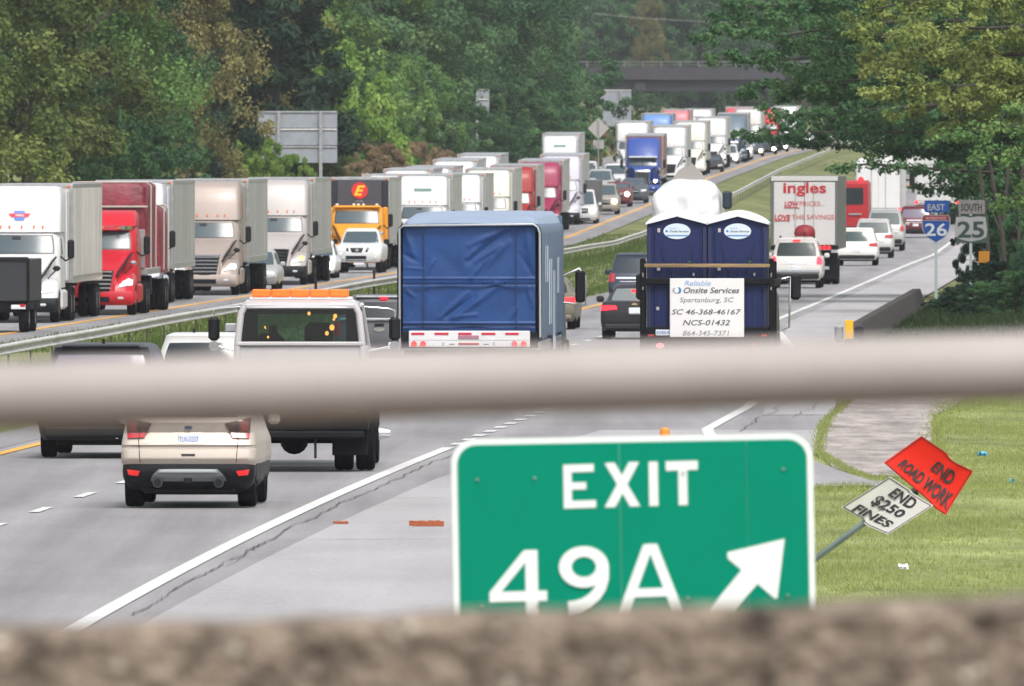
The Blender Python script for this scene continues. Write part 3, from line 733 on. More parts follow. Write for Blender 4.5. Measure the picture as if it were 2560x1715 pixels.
for Xp in (1600, 2080):
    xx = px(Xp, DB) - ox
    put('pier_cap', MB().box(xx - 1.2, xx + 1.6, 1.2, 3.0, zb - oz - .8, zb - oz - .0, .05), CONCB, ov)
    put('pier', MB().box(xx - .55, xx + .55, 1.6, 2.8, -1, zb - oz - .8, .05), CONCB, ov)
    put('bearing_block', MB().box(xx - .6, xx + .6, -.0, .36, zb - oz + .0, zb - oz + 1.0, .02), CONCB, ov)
DARKW = mat('wire_grey', (.25, .25, .25), .6)
w = thing('overhead_wire', 'thin utility wire strung across above the overpass', 'cable', (px(1480, 1880), 1880, pz(34, 1880)))
put('wire', MB().tube([(0, 0, 0), (6, 0, -.55), (12, 0, -.9), (18, 0, -1.05), (26, 0, -.9), (40, 0, .4)], .03, n=5), DARKW, w)

# ------------------------------------------------------------------ median guardrail
gr = thing('guardrail', 'long galvanised double wave guardrail running along the grass median', 'guardrail', (0, 0, 0))
GRB = 0
prof = [(-.03, .765), (.09, .745), (.10, .72), (.09, .69), (.02, .655), (.02, .62), (.08, .585), (.09, .56), (.07, .53), (-.0, .52)]
GRM = mat('weathered_guardrail', (.52, .51, .49), .5, metal=.2, vary=.25, vscale=.8)
ds = list(np.arange(300, 1700, 6.0))
Pg = [[(G(D) + a, D, Z(D) + zz + .008 * math.sin(D * .11)) for a, zz in prof] for D in ds]
Pg2 = [[(G(D) - .32 - a, D, Z(D) + zz + .008 * math.sin(D * .11)) for a, zz in prof] for D in ds]
put('rail_beam', MB().grid(Pg), GRM, gr, smooth=50)
p_ = put('post', MB().box(-.11, -.07, -.05, .05, -.3, .70), mat('rusty_post', (.08, .08, .06), .8), gr); p_.location = (G(302), 302, Z(302))
D = 305.8
while D < 1200:
    q = dup(p_, gr); q.location = (G(D), D, Z(D)); D += 7.62
for X, D, hh, lab in [(555, 498, .35, 'slim dark delineator standing up behind the guardrail left of the tow truck'), (700, 540, .3, 'slim delineator behind the guardrail above the tow truck light bar')]:
    x = G(D); d = thing('delineator_post', lab, 'marker post', (x - .15, D, Z(D)))
    put('post', MB().box(-.04, .04, -.03, .03, 0, .75 + hh), BLACK, d); put('reflector', MB().box(-.05, .05, -.045, -.032, .62 + hh, .74 + hh), BLACK, d)

# ------------------------------------------------------------------ sign backs on the left side
SIGNB = mat('sign_back_aluminium', (.27, .29, .33), .55, metal=.1, vary=.12, vscale=1.5)
def sign_back(X0, X1, Y0, Y1, D, nrow, posts, label, stringer=True):
    x0, x1, z1, z0 = px(X0, D), px(X1, D), pz(Y0, D), pz(Y1, D); xc = (x0 + x1) / 2; gz = tz(xc, D)
    t = thing('road_sign_back', label, 'road sign', (xc, D, gz))
    n = nrow
    for i in range(n):
        a = z0 + (z1 - z0) * i / n; b = z0 + (z1 - z0) * (i + 1) / n
        put('panel', MB().box(x0 - xc, x1 - xc, .0, .03, a - gz + .02, b - gz - .02, .01), SIGNB, t)
        if stringer: put('stringer', MB().box(x0 - xc + .02, x1 - xc - .02, -.08, -.003, b - gz - .1, b - gz - .02, .01), WHITE if i % 2 else ALU, t)
    for Xp in posts:
        xp = px(Xp, D) - xc
        put('post', MB().box(xp - .09, xp + .09, -.26, -.09, -.3, z1 - gz - .05), GREYMETAL, t)
    return t
sign_back(645, 843, 277, 408, 900, 3, (697, 802), 'large grey back of a highway sign among the saplings on the left bank')
sign_back(1195, 1223, 222, 295, 1150, 3, (1193,), 'small pale sign back on a thin post in front of the massive dark trees')
sign_back(1500, 1578, 224, 316, 1500, 2, (1552,), 'big grey sign back left of the overpass pier')
def diamond_back(X, Y, D, half, label, plaque=True):
    x, z = px(X, D), pz(Y, D); gz = tz(x, D)
    t = thing('warning_sign_back', label, 'road sign', (x, D, gz))
    put('panel', MB().prism([(-half, z - gz), (0, z - gz - half), (half, z - gz), (0, z - gz + half)], 0, .02), mat('pale_sign_back', (.42, .40, .38), .6, vary=.1), t)
    if plaque: put('plaque', MB().box(-.42, .42, 0, .02, z - gz - half - .75, z - gz - half - .08, .01), mat('pale_sign_back', (.42, .40, .38), .6), t)
    put('post', MB().box(-.05, .05, -.1, -.003, -.3, z - gz + half * .8), GREYMETAL, t)
diamond_back(1496, 321, 1235, .83, 'pale diamond sign back with a small plaque left of the white box trucks')
diamond_back(918, 452, 700, .36, 'tip of a small grey diamond sign showing above the black trailer', plaque=False)
# ------------------------------------------------------------------ vehicles. Local frame: y = 0 is the end that faces the camera, +y runs away from it
_wheel = {}
def wheel_mesh(r, w, truck=False):
    k = (r, w, truck)
    if k not in _wheel:
        t = MB().lathe([(r * .58, -w / 2), (r * .9, -w / 2), (r * .97, -w * .44), (r, -w * .3), (r, -w * .06), (r * .985, -w * .05), (r * .985, w * .05), (r, w * .06), (r, w * .3), (r * .97, w * .44), (r * .9, w / 2), (r * .58, w / 2)], n=28)
        q = MB().lathe([(0, w * .30), (r * .14, w * .30), (r * .16, w * .24), (r * .5, w * .30), (r * .56, w * .42), (r * .60, w * .45)], n=28)
        q.lathe([(0, -w * .30), (r * .14, -w * .30), (r * .16, -w * .24), (r * .5, -w * .30), (r * .56, -w * .42), (r * .60, -w * .45)], n=28)
        for i in range(5):
            a = i * 2 * math.pi / 5
            q.tube([(w * .3, r * .12 * math.cos(a), r * .12 * math.sin(a)), (w * .36, r * .52 * math.cos(a), r * .52 * math.sin(a))], r * .07, n=5)
            q.tube([(-w * .3, r * .12 * math.cos(a), r * .12 * math.sin(a)), (-w * .36, r * .52 * math.cos(a), r * .52 * math.sin(a))], r * .07, n=5)
        _wheel[k] = (t.mesh('tyre', 40), q.mesh('rim', 40))
    return _wheel[k]

class Veh:
    def __init__(s, name, label, cat, X, D, group=None, yaw=0.0, dz=0.0):
        s.root = thing(name, label, cat, (px(X, D), D, Z(D) + .017 + dz), rz=-heading(D) + yaw, rx=pitch(D), group=group)
        s.lv = None
    def body(s, lv, m, name='body', parent=None, smooth=42, cap=True, keep=True):
        """lv: (z, halfwidth, y_near, y_far[, corner radius near, radius far, bow near])"""
        lv = [tuple(list(l) + [.12, .12, .06][len(l) - 4:]) for l in lv]
        rings = []
        for z, w, y0, y1, r0, r1, bw in lv:
            pts = []
            n = 5
            def near(x, yy): return yy + bw * (x / w) ** 2
            for k in range(n + 1):
                a = math.pi + math.pi / 2 * k / n; x = -(w - r0) + r0 * math.cos(a); pts.append((x, near(x, y0 + r0 + r0 * math.sin(a))))
            for x in (-.6 * (w - r0), -.3 * (w - r0), 0, .3 * (w - r0), .6 * (w - r0)): pts.append((x, near(x, y0)))
            for k in range(n + 1):
                a = 1.5 * math.pi + math.pi / 2 * k / n; x = (w - r0) + r0 * math.cos(a); pts.append((x, near(x, y0 + r0 + r0 * math.sin(a))))
            for k in range(n + 1):
                a = math.pi / 2 * k / n; pts.append((w - r1 + r1 * math.cos(a), y1 - r1 + r1 * math.sin(a)))
            for k in range(n + 1):
                a = math.pi / 2 + math.pi / 2 * k / n; pts.append((-(w - r1) + r1 * math.cos(a), y1 - r1 + r1 * math.sin(a)))
            rings.append([(x, y, z) for x, y in pts])
        m_ = len(rings[0]); vs = [p for r in rings for p in r]
        fs = [(i * m_ + k, i * m_ + (k + 1) % m_, (i + 1) * m_ + (k + 1) % m_, (i + 1) * m_ + k) for i in range(len(rings) - 1) for k in range(m_)]
        if cap: fs += [tuple(range(m_))[::-1], tuple((len(rings) - 1) * m_ + k for k in range(m_))]
        if keep: s.lv = lv
        return put(name, MB().add(vs, fs), m, parent or s.root, smooth=smooth)
    def at(s, z):
        L = s.lv; zs = [l[0] for l in L]
        return [float(np.interp(z, zs, [l[i] for l in L])) for i in range(7)]
    def ny(s, x, z):
        _, w, y0, y1, r, r1, bw = s.at(z); ax = min(abs(x), w - 1e-4)
        y = y0 if ax <= w - r else y0 + r - math.sqrt(max(0, r * r - (ax - (w - r)) ** 2))
        return y + bw * (ax / w) ** 2
    def patch(s, name, q, m, off=.012, nx=10, nz=6, k=0.0, parent=None, deep=.03):
        """panel lying on the near face; q = corners (x, z) bottom-left, bottom-right, top-right, top-left"""
        def pt(u, v, o):
            uu = u * math.sqrt(1 - k * v * v); vv = v * math.sqrt(1 - k * u * u)
            a, b = (uu + 1) / 2, (vv + 1) / 2
            x = (q[0][0] * (1 - a) + q[1][0] * a) * (1 - b) + (q[3][0] * (1 - a) + q[2][0] * a) * b
            z = (q[0][1] * (1 - a) + q[1][1] * a) * (1 - b) + (q[3][1] * (1 - a) + q[2][1] * a) * b
            return (x, s.ny(x, z) - o, z)
        P = [[pt(-1 + 2 * i / nx, -1 + 2 * j / nz, off) for i in range(nx + 1)] for j in range(nz + 1)]
        mb = MB().grid(P)
        rim = [(i, 0) for i in range(nx)] + [(nx, j) for j in range(nz)] + [(i, nz) for i in range(nx, 0, -1)] + [(0, j) for j in range(nz, 0, -1)]
        A = [pt(-1 + 2 * i / nx, -1 + 2 * j / nz, off) for i, j in rim]; B = [pt(-1 + 2 * i / nx, -1 + 2 * j / nz, off - deep) for i, j in rim]
        mb.grid([A + [A[0]], B + [B[0]]])
        return put(name, mb, m, parent or s.root, smooth=50)
    def side(s, name, sign, q, m, off=.008, parent=None, n=4):
        """panel on a flank; q = corners (y, z)"""
        P = []
        for j in range(n + 1):
            b = j / n; row = []
            for i in range(n + 1):
                a = i / n
                y = (q[0][0] * (1 - a) + q[1][0] * a) * (1 - b) + (q[3][0] * (1 - a) + q[2][0] * a) * b
                z = (q[0][1] * (1 - a) + q[1][1] * a) * (1 - b) + (q[3][1] * (1 - a) + q[2][1] * a) * b
                row.append((sign * (s.at(z)[1] + off), y, z))
            P.append(row)
        return put(name, MB().grid(P), m, parent or s.root, smooth=50)
    def box(s, name, x0, x1, y0, y1, z0, z1, m, b=.015, parent=None, **k):
        return put(name, MB().box(x0, x1, y0, y1, z0, z1, b), m, parent or s.root, smooth=35, **k)
    def tube(s, name, pts, r, m, n=8, parent=None): return put(name, MB().tube(pts, r, n), m, parent or s.root, smooth=60)
    def wheel(s, x, y, r=.34, w=.23, rim=None, z=None):
        t, q = wheel_mesh(r, w)
        o = link('wheel', t, RUBBER, s.root); o.location = (x, y, r if z is None else z)
        link('rim', q, rim or ALU, o); return o
    def wheels(s, W, ys, r=.34, w=.23, rim=None):
        for y in ys:
            for sg in (-1, 1): s.wheel(sg * (W - w / 2 - .02), y, r, w, rim)
    def text(s, txt, x0, x1, z0, z1, m, y=None, bold=0, shear=0, name='lettering', parent=None, off=.018):
        fn = (lambda x, z: (x, y, z)) if y is not None else (lambda x, z: (x, s.ny(x, z) - off, z))
        return put(name, text_mb(txt, x0, x1, z0, z1, fn, bold, shear), m, parent or s.root, smooth=0)
    def disc(s, name, x, z, r, m, y=None, dep=.03, parent=None, n=16, rz=None):
        yy = s.ny(x, z) if y is None else y
        rz = rz or r
        mb = MB(); P = [(x + r * math.cos(2 * math.pi * k / n), z + rz * math.sin(2 * math.pi * k / n)) for k in range(n)]
        mb.prism(P, yy - dep, yy + .01)
        return put(name, mb, m, parent or s.root, smooth=35)

def paint(name, rgb, rough=.28, metal=0.0): return mat('paint_' + name, rgb, rough + .17, metal=metal, coat=.12, spec=.35, vary=.04, vscale=1.5)
UNDER = mat('underbody_black', (.012, .012, .014), .9)

def car_rear(X, D, label, cat, name, pm, W=.93, Hh=1.68, L=4.6, style='suv', light=LAMPR, group=None, roofrack=False, plate=None, glassm=None, lamp='tall', mirrors=True, brake=None, two=None, yaw=0.0):
    v = Veh(name, label, cat, X, D, group, yaw)
    gm = glassm or GLASSD; k = Hh / 1.68
    zb = 1.02 * k if style != 'sedan' else .98
    if style == 'sedan':
        v.body([(.22, W * .9, .14, L - .15), (.34, W * .98, .05, L - .05), (.5, W, .0, L), (.72, W, .03, L - .02), (.9, W * .98, .05, L - .2), (.99, W * .94, .16, L - .9), (1.02, W * .88, .5, L - 1.2, .2, .3, .08)], pm)
        bl = v.lv
        g = [(.96, W * .90, .62, L - 1.2, .22, .3, .12), (Hh - .22, W * .76, 1.25, L - 1.75, .22, .25, .12), (Hh - .06, W * .68, 1.55, L - 2.0, .22, .25, .12), (Hh, W * .58, 1.8, L - 2.25, .2, .25, .1)]
        wq = lambda: [(-W * .74, 1.02), (W * .74, 1.02), (W * .60, Hh - .12), (-W * .60, Hh - .12)]
    else:
        v.body([(.26 * k, W * .9, .16, L - .15), (.36 * k, W * .97, .06, L - .05), (.52 * k, W, .0, L), (.7 * k, W, .02, L), (.86 * k, W, .07, L - .1), (zb, W * .985, .10, L - .35), (zb + .05, W * .96, .14, L - .8)], pm)
        bl = v.lv
        g = [(zb - .03, W * .955, .12, L - 1.15, .16, .3, .08), (zb + .28 * k, W * .87, .26, L - 1.5, .16, .3, .08), (Hh - .14, W * .79, .38, L - 1.85, .16, .3, .08), (Hh - .05, W * .755, .36, L - 2.0, .14, .3, .08), (Hh, W * .66, .55, L - 2.3, .16, .3, .06)]
        wq = lambda: [(-W * .80, zb + .05), (W * .80, zb + .05), (W * .70, Hh - .17), (-W * .70, Hh - .17)]
    v.body(g, two or pm, 'cabin_roof')
    v.patch('rear_window', wq(), gm, off=.014, k=.07)
    z0, z1 = (zb + .06, Hh - .16) if style != 'sedan' else (1.03, Hh - .14)
    for sg in (-1, 1):
        for a, b in ((.7, 1.5), (1.6, 2.5)) if style != 'sedan' else ((1.5, 2.2), (2.25, 2.9)):
            v.side('side_window', sg, [(a, z0), (b, z0), (b - .05, z1), (a + .05 if a > 1 else a + .2, z1)], gm)
    v.lv = bl
    if style == 'sedan':
        lq = lambda sg: [(sg * W * .52, .80), (sg * W * .99, .76), (sg * W * .97, .90), (sg * W * .56, .89)]
    elif lamp == 'tall':
        lq = lambda sg: [(sg * W * .80, .80 * k), (sg * W * .995, .80 * k), (sg * W * .97, 1.06 * k), (sg * W * .80, 1.05 * k)]
    else:
        lq = lambda sg: [(sg * W * .58, .88 * k), (sg * W * .995, .84 * k), (sg * W * .97, 1.02 * k), (sg * W * .60, .99 * k)]
    for sg in (-1, 1): v.patch('tail_light', lq(sg), light, nx=5, nz=3, off=.02)
    v.box('bumper', -W * .88, W * .88, -.03, .2, .30 * k, .47 * k, BLACK if style != 'sedan' else pm, .04)
    v.patch('tailgate_trim', [(-W * .62, .80 * k), (W * .62, .80 * k), (W * .62, .815 * k), (-W * .62, .815 * k)], CHROME if style == 'suv' else pm, nx=6, nz=1)
    pz0 = .60 * k if style != 'sedan' else .66
    v.box('license_plate', -.155, .155, v.ny(0, pz0) - .03, v.ny(0, pz0 + .15) + .01, pz0, pz0 + .15, PLATE, .008)
    if plate: v.text(plate, -.13, .13, pz0 + .045, pz0 + .11, mat('plate_ink', (.1, .12, .3), .5), y=v.ny(0, pz0) - .036)
    v.box('underbody', -W * .7, W * .7, .4, L - .4, .2, .34, UNDER, .03)
    v.wheels(W, (.85, L - .9), .35 * min(k, 1.05), .24)
    if mirrors:
        for sg in (-1, 1): v.box('mirror', sg * (W + .02), sg * (W + .22), L - 1.75, L - 1.62, zb - .02, zb + .15, two or pm, .04)
    if roofrack:
        for sg in (-1, 1): v.tube('roof_rail', [(sg * W * .66, .7, Hh + .0), (sg * W * .66, .8, Hh + .06), (sg * W * .66, L - 2.4, Hh + .06), (sg * W * .66, L - 2.3, Hh)], .02, BLACK)
    if brake: v.box('high_brake_light', -.14, .14, .32 if style != 'sedan' else 1.24, .42 if style != 'sedan' else 1.3, Hh - .12 if style != 'sedan' else Hh - .2, Hh - .07 if style != 'sedan' else Hh - .15, brake, .01)
    return v

def car_front(X, D, label, cat, name, pm, W=.92, Hh=1.5, L=4.6, style='sedan', light=LAMPW, group=None, lit=None, plate=False, one=0, yaw=0.0, bed=False):
    """lit: material of lit lamps; one = +1/-1 when only one lamp is lit"""
    v = Veh(name, label, cat, X, D, group, yaw)
    k = Hh / 1.5; tall = style in ('suv', 'pickup', 'van')
    zh = .78 if not tall else 1.08
    if style == 'van': zh = 1.0
    cw = 1.15 if not tall else 1.3
    v.body([(.2, W * .9, .14, L - .1), (.32, W * .98, .04, L), (.5, W, .0, L), (zh * .8, W, .02, L), (zh * .93, W * .98, .12, L, .2, .15, .1), (zh, W * .95, .42, L - .05, .3, .15, .12), (zh + .10, W * .92, cw, L - .3, .3, .2, .12)], pm)
    bl = v.lv
    y1 = L - .9 if not bed else L - 2.0
    v.body([(zh + .05, W * .93, cw - .05, y1, .3, .3, .16), (Hh - .25, W * .81, cw + .62, y1 - .3, .28, .3, .16), (Hh - .07, W * .74, cw + .85, y1 - .4, .28, .3, .14), (Hh, W * .62, cw + 1.15, y1 - .6, .25, .3, .1)], pm, 'cabin_roof')
    v.patch('windscreen', [(-W * .80, zh + .12), (W * .80, zh + .12), (W * .66, Hh - .11), (-W * .66, Hh - .11)], GLASSW, off=.014, k=.06)
    for sg in (-1, 1):
        for a, b in ((cw + .9, cw + 1.6), (cw + 1.7, cw + 2.3)):
            if b < y1: v.side('side_window', sg, [(a - .4 if a < cw + 1 else a, zh + .14), (b, zh + .14), (b, Hh - .14), (a, Hh - .14)], GLASSD)
    v.lv = bl
    g0, g1 = (.36, .60) if not tall else (.62, .92)
    v.patch('grille', [(-W * .42, g0), (W * .42, g0), (W * .5, g1), (-W * .5, g1)], BLACK, nx=6, nz=3, k=.05)
    v.patch('grille_bar', [(-W * .40, (g0 + g1) / 2 - .015), (W * .40, (g0 + g1) / 2 - .015), (W * .42, (g0 + g1) / 2 + .02), (-W * .42, (g0 + g1) / 2 + .02)], CHROME, nx=6, nz=1, off=.03)
    v.patch('lower_intake', [(-W * .6, .24), (W * .6, .24), (W * .55, .34), (-W * .55, .34)], BLACK, nx=6, nz=2)
    for sg in (-1, 1):
        q = [(sg * W * .56, g1 - .18), (sg * W * .97, g1 - .12), (sg * W * .95, g1 + .0), (sg * W * .58, g1 - .04)]
        v.patch('headlight', q, light, nx=5, nz=3, off=.02)
        if lit and (one == 0 or one == sg): v.disc('lamp', sg * W * .74, g1 - .09, .15, lit, dep=.06)
        v.box('mirror', sg * (W + .01), sg * (W + .2), cw + .55, cw + .68, zh + .08, zh + .24, pm, .04)
    v.box('license_plate', -.15, .15, -.035, .0, .42, .54, PLATE, .01) if plate else None
    v.box('underbody', -W * .7, W * .7, .4, L - .4, .16, .3, UNDER, .03)
    v.wheels(W, (.85, L - .9), .33 if not tall else .38, .24)
    if bed: v.box('truck_bed', -W * .96, W * .96, y1 - .1, L - .02, .5, zh + .15, pm, .04)
    return v

def trailer(v, y0, L, pm, z0=1.22, z1=4.08, W=1.29, ribs=False, roofm=None, skirt=None, front_lamps=True, rear=True):
    s = v
    b = s.box('trailer_body', -W, W, y0, y0 + L, z0, z1, pm, .03)
    s.box('top_rail', -W - .012, W + .012, y0 - .012, y0 + L + .012, z1 - .12, z1 + .004, ALU, .01, parent=b)
    s.box('bottom_rail', -W - .014, W + .014, y0 - .014, y0 + L + .014, z0 - .1, z0 + .1, ALU, .01, parent=b)
    for sg in (-1, 1): s.box('corner_post', sg * (W - .1), sg * (W + .02), y0 - .02, y0 + .12, z0 - .05, z1 + .0, ALU, .02, parent=b)
    mb = MB(); step = .32 if ribs else 1.22
    n = int((L - .3) / step)
    for i in range(n):
        y = y0 + .3 + i * step
        for sg in (-1, 1): mb.box(sg * (W - .002), sg * (W + (.03 if ribs else .008)), y, y + (.16 if ribs else .05), z0 + .11, z1 - .13, .004)
    put('side_rib', mb, pm if ribs else ALU, b, smooth=0, kind='stuff')
    if front_lamps:
        for x in (-W + .12, W - .12): s.box('marker_lamp', x - .06, x + .06, y0 - .035, y0 - .01, z1 - .1, z1 - .05, LAMPA, .01)
    s.box('frame_rail', -.55, -.42, y0 + .8, y0 + L - .1, z0 - .3, z0 - .1, DARKCH, .01)
    s.box('frame_rail', .42, .55, y0 + .8, y0 + L - .1, z0 - .3, z0 - .1, DARKCH, .01)
    for sg in (-1, 1): s.box('landing_leg', sg * .5, sg * .62, y0 + 2.7, y0 + 2.85, .45, z0 - .1, GREYMETAL, .01)
    for y in (y0 + L - 2.4, y0 + L - 1.15):
        for sg in (-1, 1):
            s.wheel(sg * (W - .14), y, .5, .26); s.wheel(sg * (W - .44), y, .5, .26)
        s.tube('axle', [(-W + .2, y, .5), (W - .2, y, .5)], .07, DARKCH)
    if skirt: 
        for sg in (-1, 1): s.box('side_skirt', sg * (W - .04), sg * W, y0 + 3.2, y0 + L - 3.2, .35, z0 - .1, skirt, .01)
    return b

def tractor(X, D, label, name='semi_truck', pm=WHITE, style='aero', dark_bumper=False, chrome_grille=False, tr=None, trm=None, lit=None, one=0, amber=False, group=None, cat='semi truck', visor=None, markers=LAMPA, Lt=15.0, ztop=4.08, ribs=False, fair=None, slot=False, yaw=0.012):
    v = Veh(name, label, cat, X, D, group, yaw)
    fm = fair or pm
    bm_ = BLACK if dark_bumper else pm
    cab_y = 2.0 if style != 'day' else 1.9
    # lower front: bumper, fenders
    v.body([(.30, 1.08, .12, 1.2), (.38, 1.18, .03, 1.25), (.55, 1.2, .0, 1.3), (.72, 1.18, .06, 1.35)], bm_, 'bumper')
    v.lv = [tuple(l) for l in v.lv]
    v.patch('lower_grille', [(-.42, .40), (.42, .40), (.40, .56), (-.40, .56)], BLACK, nx=4, nz=2)
    v.box('fog_lamp', .66, .84, .0, .06, .48, .56, LAMPW, .02); v.box('fog_lamp', -.84, -.66, .0, .06, .48, .56, LAMPW, .02)
    if style in ('aero', 'red', 'day'):
        v.body([(.70, 1.16, .14, 2.1, .3, .1, .16), (.95, 1.17, .22, 2.1, .35, .1, .2), (1.12, 1.15, .42, 2.1, .35, .1, .24), (1.26, 1.08, .8, 2.1, .4, .1, .26), (1.36, .98, 1.3, 2.1, .4, .1, .2)], pm, 'fender')
        fl = v.lv
        for sg in (-1, 1):
            v.patch('headlight', [(sg * .66, .84), (sg * 1.10, .92), (sg * 1.11, 1.10), (sg * .80, 1.05)], LAMPW, nx=6, nz=3, off=.025)
            if lit and (one == 0 or one == sg): v.disc('lamp', sg * .98, 1.0, .10, LAMPAL if amber else lit, dep=.05)
        v.body([(.66, .56, .06, 2.1, .12, .1, .04), (1.0, .60, .10, 2.1, .14, .1, .05), (1.36, .66, .22, 2.1, .18, .1, .06), (1.5, .74, .5, 2.1, .25, .1, .1), (1.66, .84, .95, 2.1, .3, .1, .12), (1.82, .92, 1.45, 2.1, .3, .1, .12), (1.95, .96, 1.85, 2.15, .2, .1, .1)], pm, 'hood')
        hl = v.lv
        v.patch('grille', [(-.40, .60 + .08), (.40, .68), (.54, 1.36), (-.54, 1.36)], BLACK, nx=8, nz=5, k=.03)
        for i in range(5):
            z = .80 + i * .125
            v.box('grille_bar', -.44 - .02 * i * .5, .44 + .02 * i * .5, v.ny(0, z) - .05, v.ny(0, z) - .02, z, z + .045, CHROME if chrome_grille else GREYMETAL if style == 'red' else BLACK, .01)
        v.patch('grille_surround', [(-.58, 1.37), (.58, 1.37), (.56, 1.42), (-.56, 1.42)], CHROME if chrome_grille else pm, nx=6, nz=2, off=.03)
        for sg in (-1, 1):
            v.tube('cowl_gap', [(sg * .62, .22, 1.18), (sg * .70, .45, 1.34), (sg * .83, .95, 1.56), (sg * .93, 1.45, 1.76), (sg * 1.02, 1.9, 1.90)], .035, BLACK, n=6)
    else:   # conventional with a tall chrome grille and separate fenders
        v.body([(.70, .50, .10, 2.1, .08, .1, .03), (1.2, .52, .10, 2.1, .08, .1, .03), (1.72, .56, .16, 2.1, .12, .1, .05), (1.86, .66, .5, 2.1, .25, .1, .1), (1.95, .92, 1.6, 2.15, .3, .1, .1)], pm, 'hood')
        v.patch('grille', [(-.44, .74), (.44, .74), (.45, 1.62), (-.45, 1.62)], BLACK, nx=6, nz=5, k=.02)
        for i in range(7): v.box('grille_bar', -.42 + i * .14 - .012, -.42 + i * .14 + .012, .03, .08, .76, 1.60, CHROME, .005)
        v.patch('grille_surround', [(-.52, 1.62), (.52, 1.62), (.5, 1.74), (-.5, 1.74)], CHROME, nx=6, nz=2, off=.03)
        for sg in (-1, 1):
            v.box('fender', sg * .60, sg * 1.16, .35, 1.9, .72, 1.16, pm, .15)
            v.box('headlight', sg * .72, sg * 1.02, .22, .4, .90, 1.08, LAMPW, .04)
            if lit and (one == 0 or one == sg): v.disc('lamp', sg * .88, .99, .10, lit, y=.2, dep=.05)
            v.box('air_cleaner', sg * .98, sg * 1.24, 1.5, 1.9, 1.3, 1.9, CHROME, .1)
    # cab
    y0 = cab_y
    ytop = 2.62 if style != 'red' else 2.66
    y1 = 4.5 if style != 'day' else 3.9
    v.body([(1.0, 1.15, y0 + .05, y1, .12, .1, .03), (1.96, 1.15, y0 - .12, y1, .25, .1, .10), (2.3, 1.13, y0 + .06, y1, .25, .1, .10), (ytop, 1.08, y0 + .22, y1, .25, .1, .10), (ytop + .08, 1.04, y0 + .28, y1, .25, .1, .1)], pm, 'cab')
    cl = v.lv
    v.patch('windscreen', [(-.99, 2.0), (.99, 2.0), (.93, 2.56), (-.93, 2.56)], mat('black_seal', (.015, .016, .018), .4), off=.010, k=.04)
    v.patch('windscreen_glass', [(-.94, 2.03), (.94, 2.03), (.88, 2.53), (-.88, 2.53)], GLASSW, off=.022, k=.04)
    if style == 'aero': v.patch('sun_strip', [(-.28, 2.42), (-.02, 2.42), (-.02, 2.52), (-.28, 2.52)], BLACK, off=.03, nx=2, nz=2)
    if style == 'conv': v.box('windscreen_divider', -.02, .02, y0 - .1, y0 + .12, 2.02, 2.5, BLACK, .005)
    for sg in (-1, 1):
        v.side('side_window', sg, [(y0 + .45, 1.98), (y0 + 1.15, 1.98), (y0 + 1.15, 2.46), (y0 + .6, 2.46)], GLASSD)
        # mirrors on arms
        v.box('mirror', sg * 1.36, sg * 1.56, y0 - .1, y0 + .05, 1.86, 2.42, BLACK, .05)
        v.tube('mirror_arm', [(sg * 1.12, y0 + .2, 1.95), (sg * 1.3, y0 + .0, 1.80), (sg * 1.45, y0 - .02, 1.88)], .028, BLACK, n=6)
        hm = CHROME if style in ('red', 'day') else BLACK
        v.box('hood_mirror', sg * .98, sg * 1.2, 1.0, 1.15, 1.50, 1.66, hm, .06)
        v.tube('hood_mirror_arm', [(sg * .84, 1.0, 1.28), (sg * .96, 1.08, 1.42), (sg * 1.1, 1.1, 1.54)], .022, BLACK, n=6)
        v.box('step_tank', sg * .85, sg * 1.2, 2.3, y1 + .3, .36, .95, fm if style != 'conv' else CHROME, .08)
    # roof fairing
    if style == 'aero':
        v.body([(2.64, 1.14, y0 + .16, 4.55, .14, .06, .12), (3.2, 1.14, y0 + .30, 4.6, .14, .06, .12), (3.75, 1.12, y0 + .55, 4.65, .16, .06, .12), (3.93, 1.06, y0 + .75, 4.7, .16, .06, .10), (3.99, .9, y0 + 1.0, 4.6, .2, .06, .1)], fm, 'roof_fairing')
        for x in (-.62, -.36, 0, .36 - .0, .62): v.box('marker_light', x - .022, x + .022, v.ny(x, 2.78) - .03, v.ny(x, 2.78) + .01, 2.74, 2.84, markers, .01)
        if slot: v.patch('fairing_slot', [(-.4, 3.28), (.42, 3.28), (.42, 3.42), (-.4, 3.42)], mat('slot_green_grey', (.10, .2, .17), .6), nx=6, nz=2)
        for sg in (-1, 1): v.box('side_extender', sg * 1.14, sg * 1.2, 4.5, 5.5, 1.2, 3.85, fm, .02)
    elif style == 'red':
        v.body([(2.72, 1.10, y0 + .02, 4.5, .3, .1, .14), (2.9, 1.10, y0 + .24, 4.5, .3, .1, .14), (3.1, 1.06, y0 + .6, 4.5, .3, .1, .14), (3.2, .98, y0 + 1.0, 4.45, .3, .1, .12)], fm, 'roof_cap')
        v.body([(2.60, .98, y0 - .06, y0 + .5, .3, .1, .14), (2.72, 1.02, y0 - .12, y0 + .5, .3, .1, .14), (2.75, 1.0, y0 + .0, y0 + .5, .3, .1, .14)], CHROME, 'sun_visor', keep=False)
        for x in (-.6, -.25, .1, .6): v.box('marker_light', x - .05, x + .05, y0 - .14, y0 - .1, 2.64, 2.69, LAMPA, .01)
    elif style == 'conv':
        v.body([(2.64, 1.10, y0 + .1, 4.5, .16, .06, .12), (3.1, 1.12, y0 + .35, 4.6, .2, .06, .2), (3.7, 1.10, y0 + .8, 4.7, .2, .06, .3), (3.9, 1.0, y0 + 1.1, 4.7, .2, .06, .3)], fm, 'roof_fairing')
        v.box('sun_visor', -.98, .98, y0 - .22, y0 + .15, 2.55, 2.66, WHITE, .03)
    elif style == 'day':
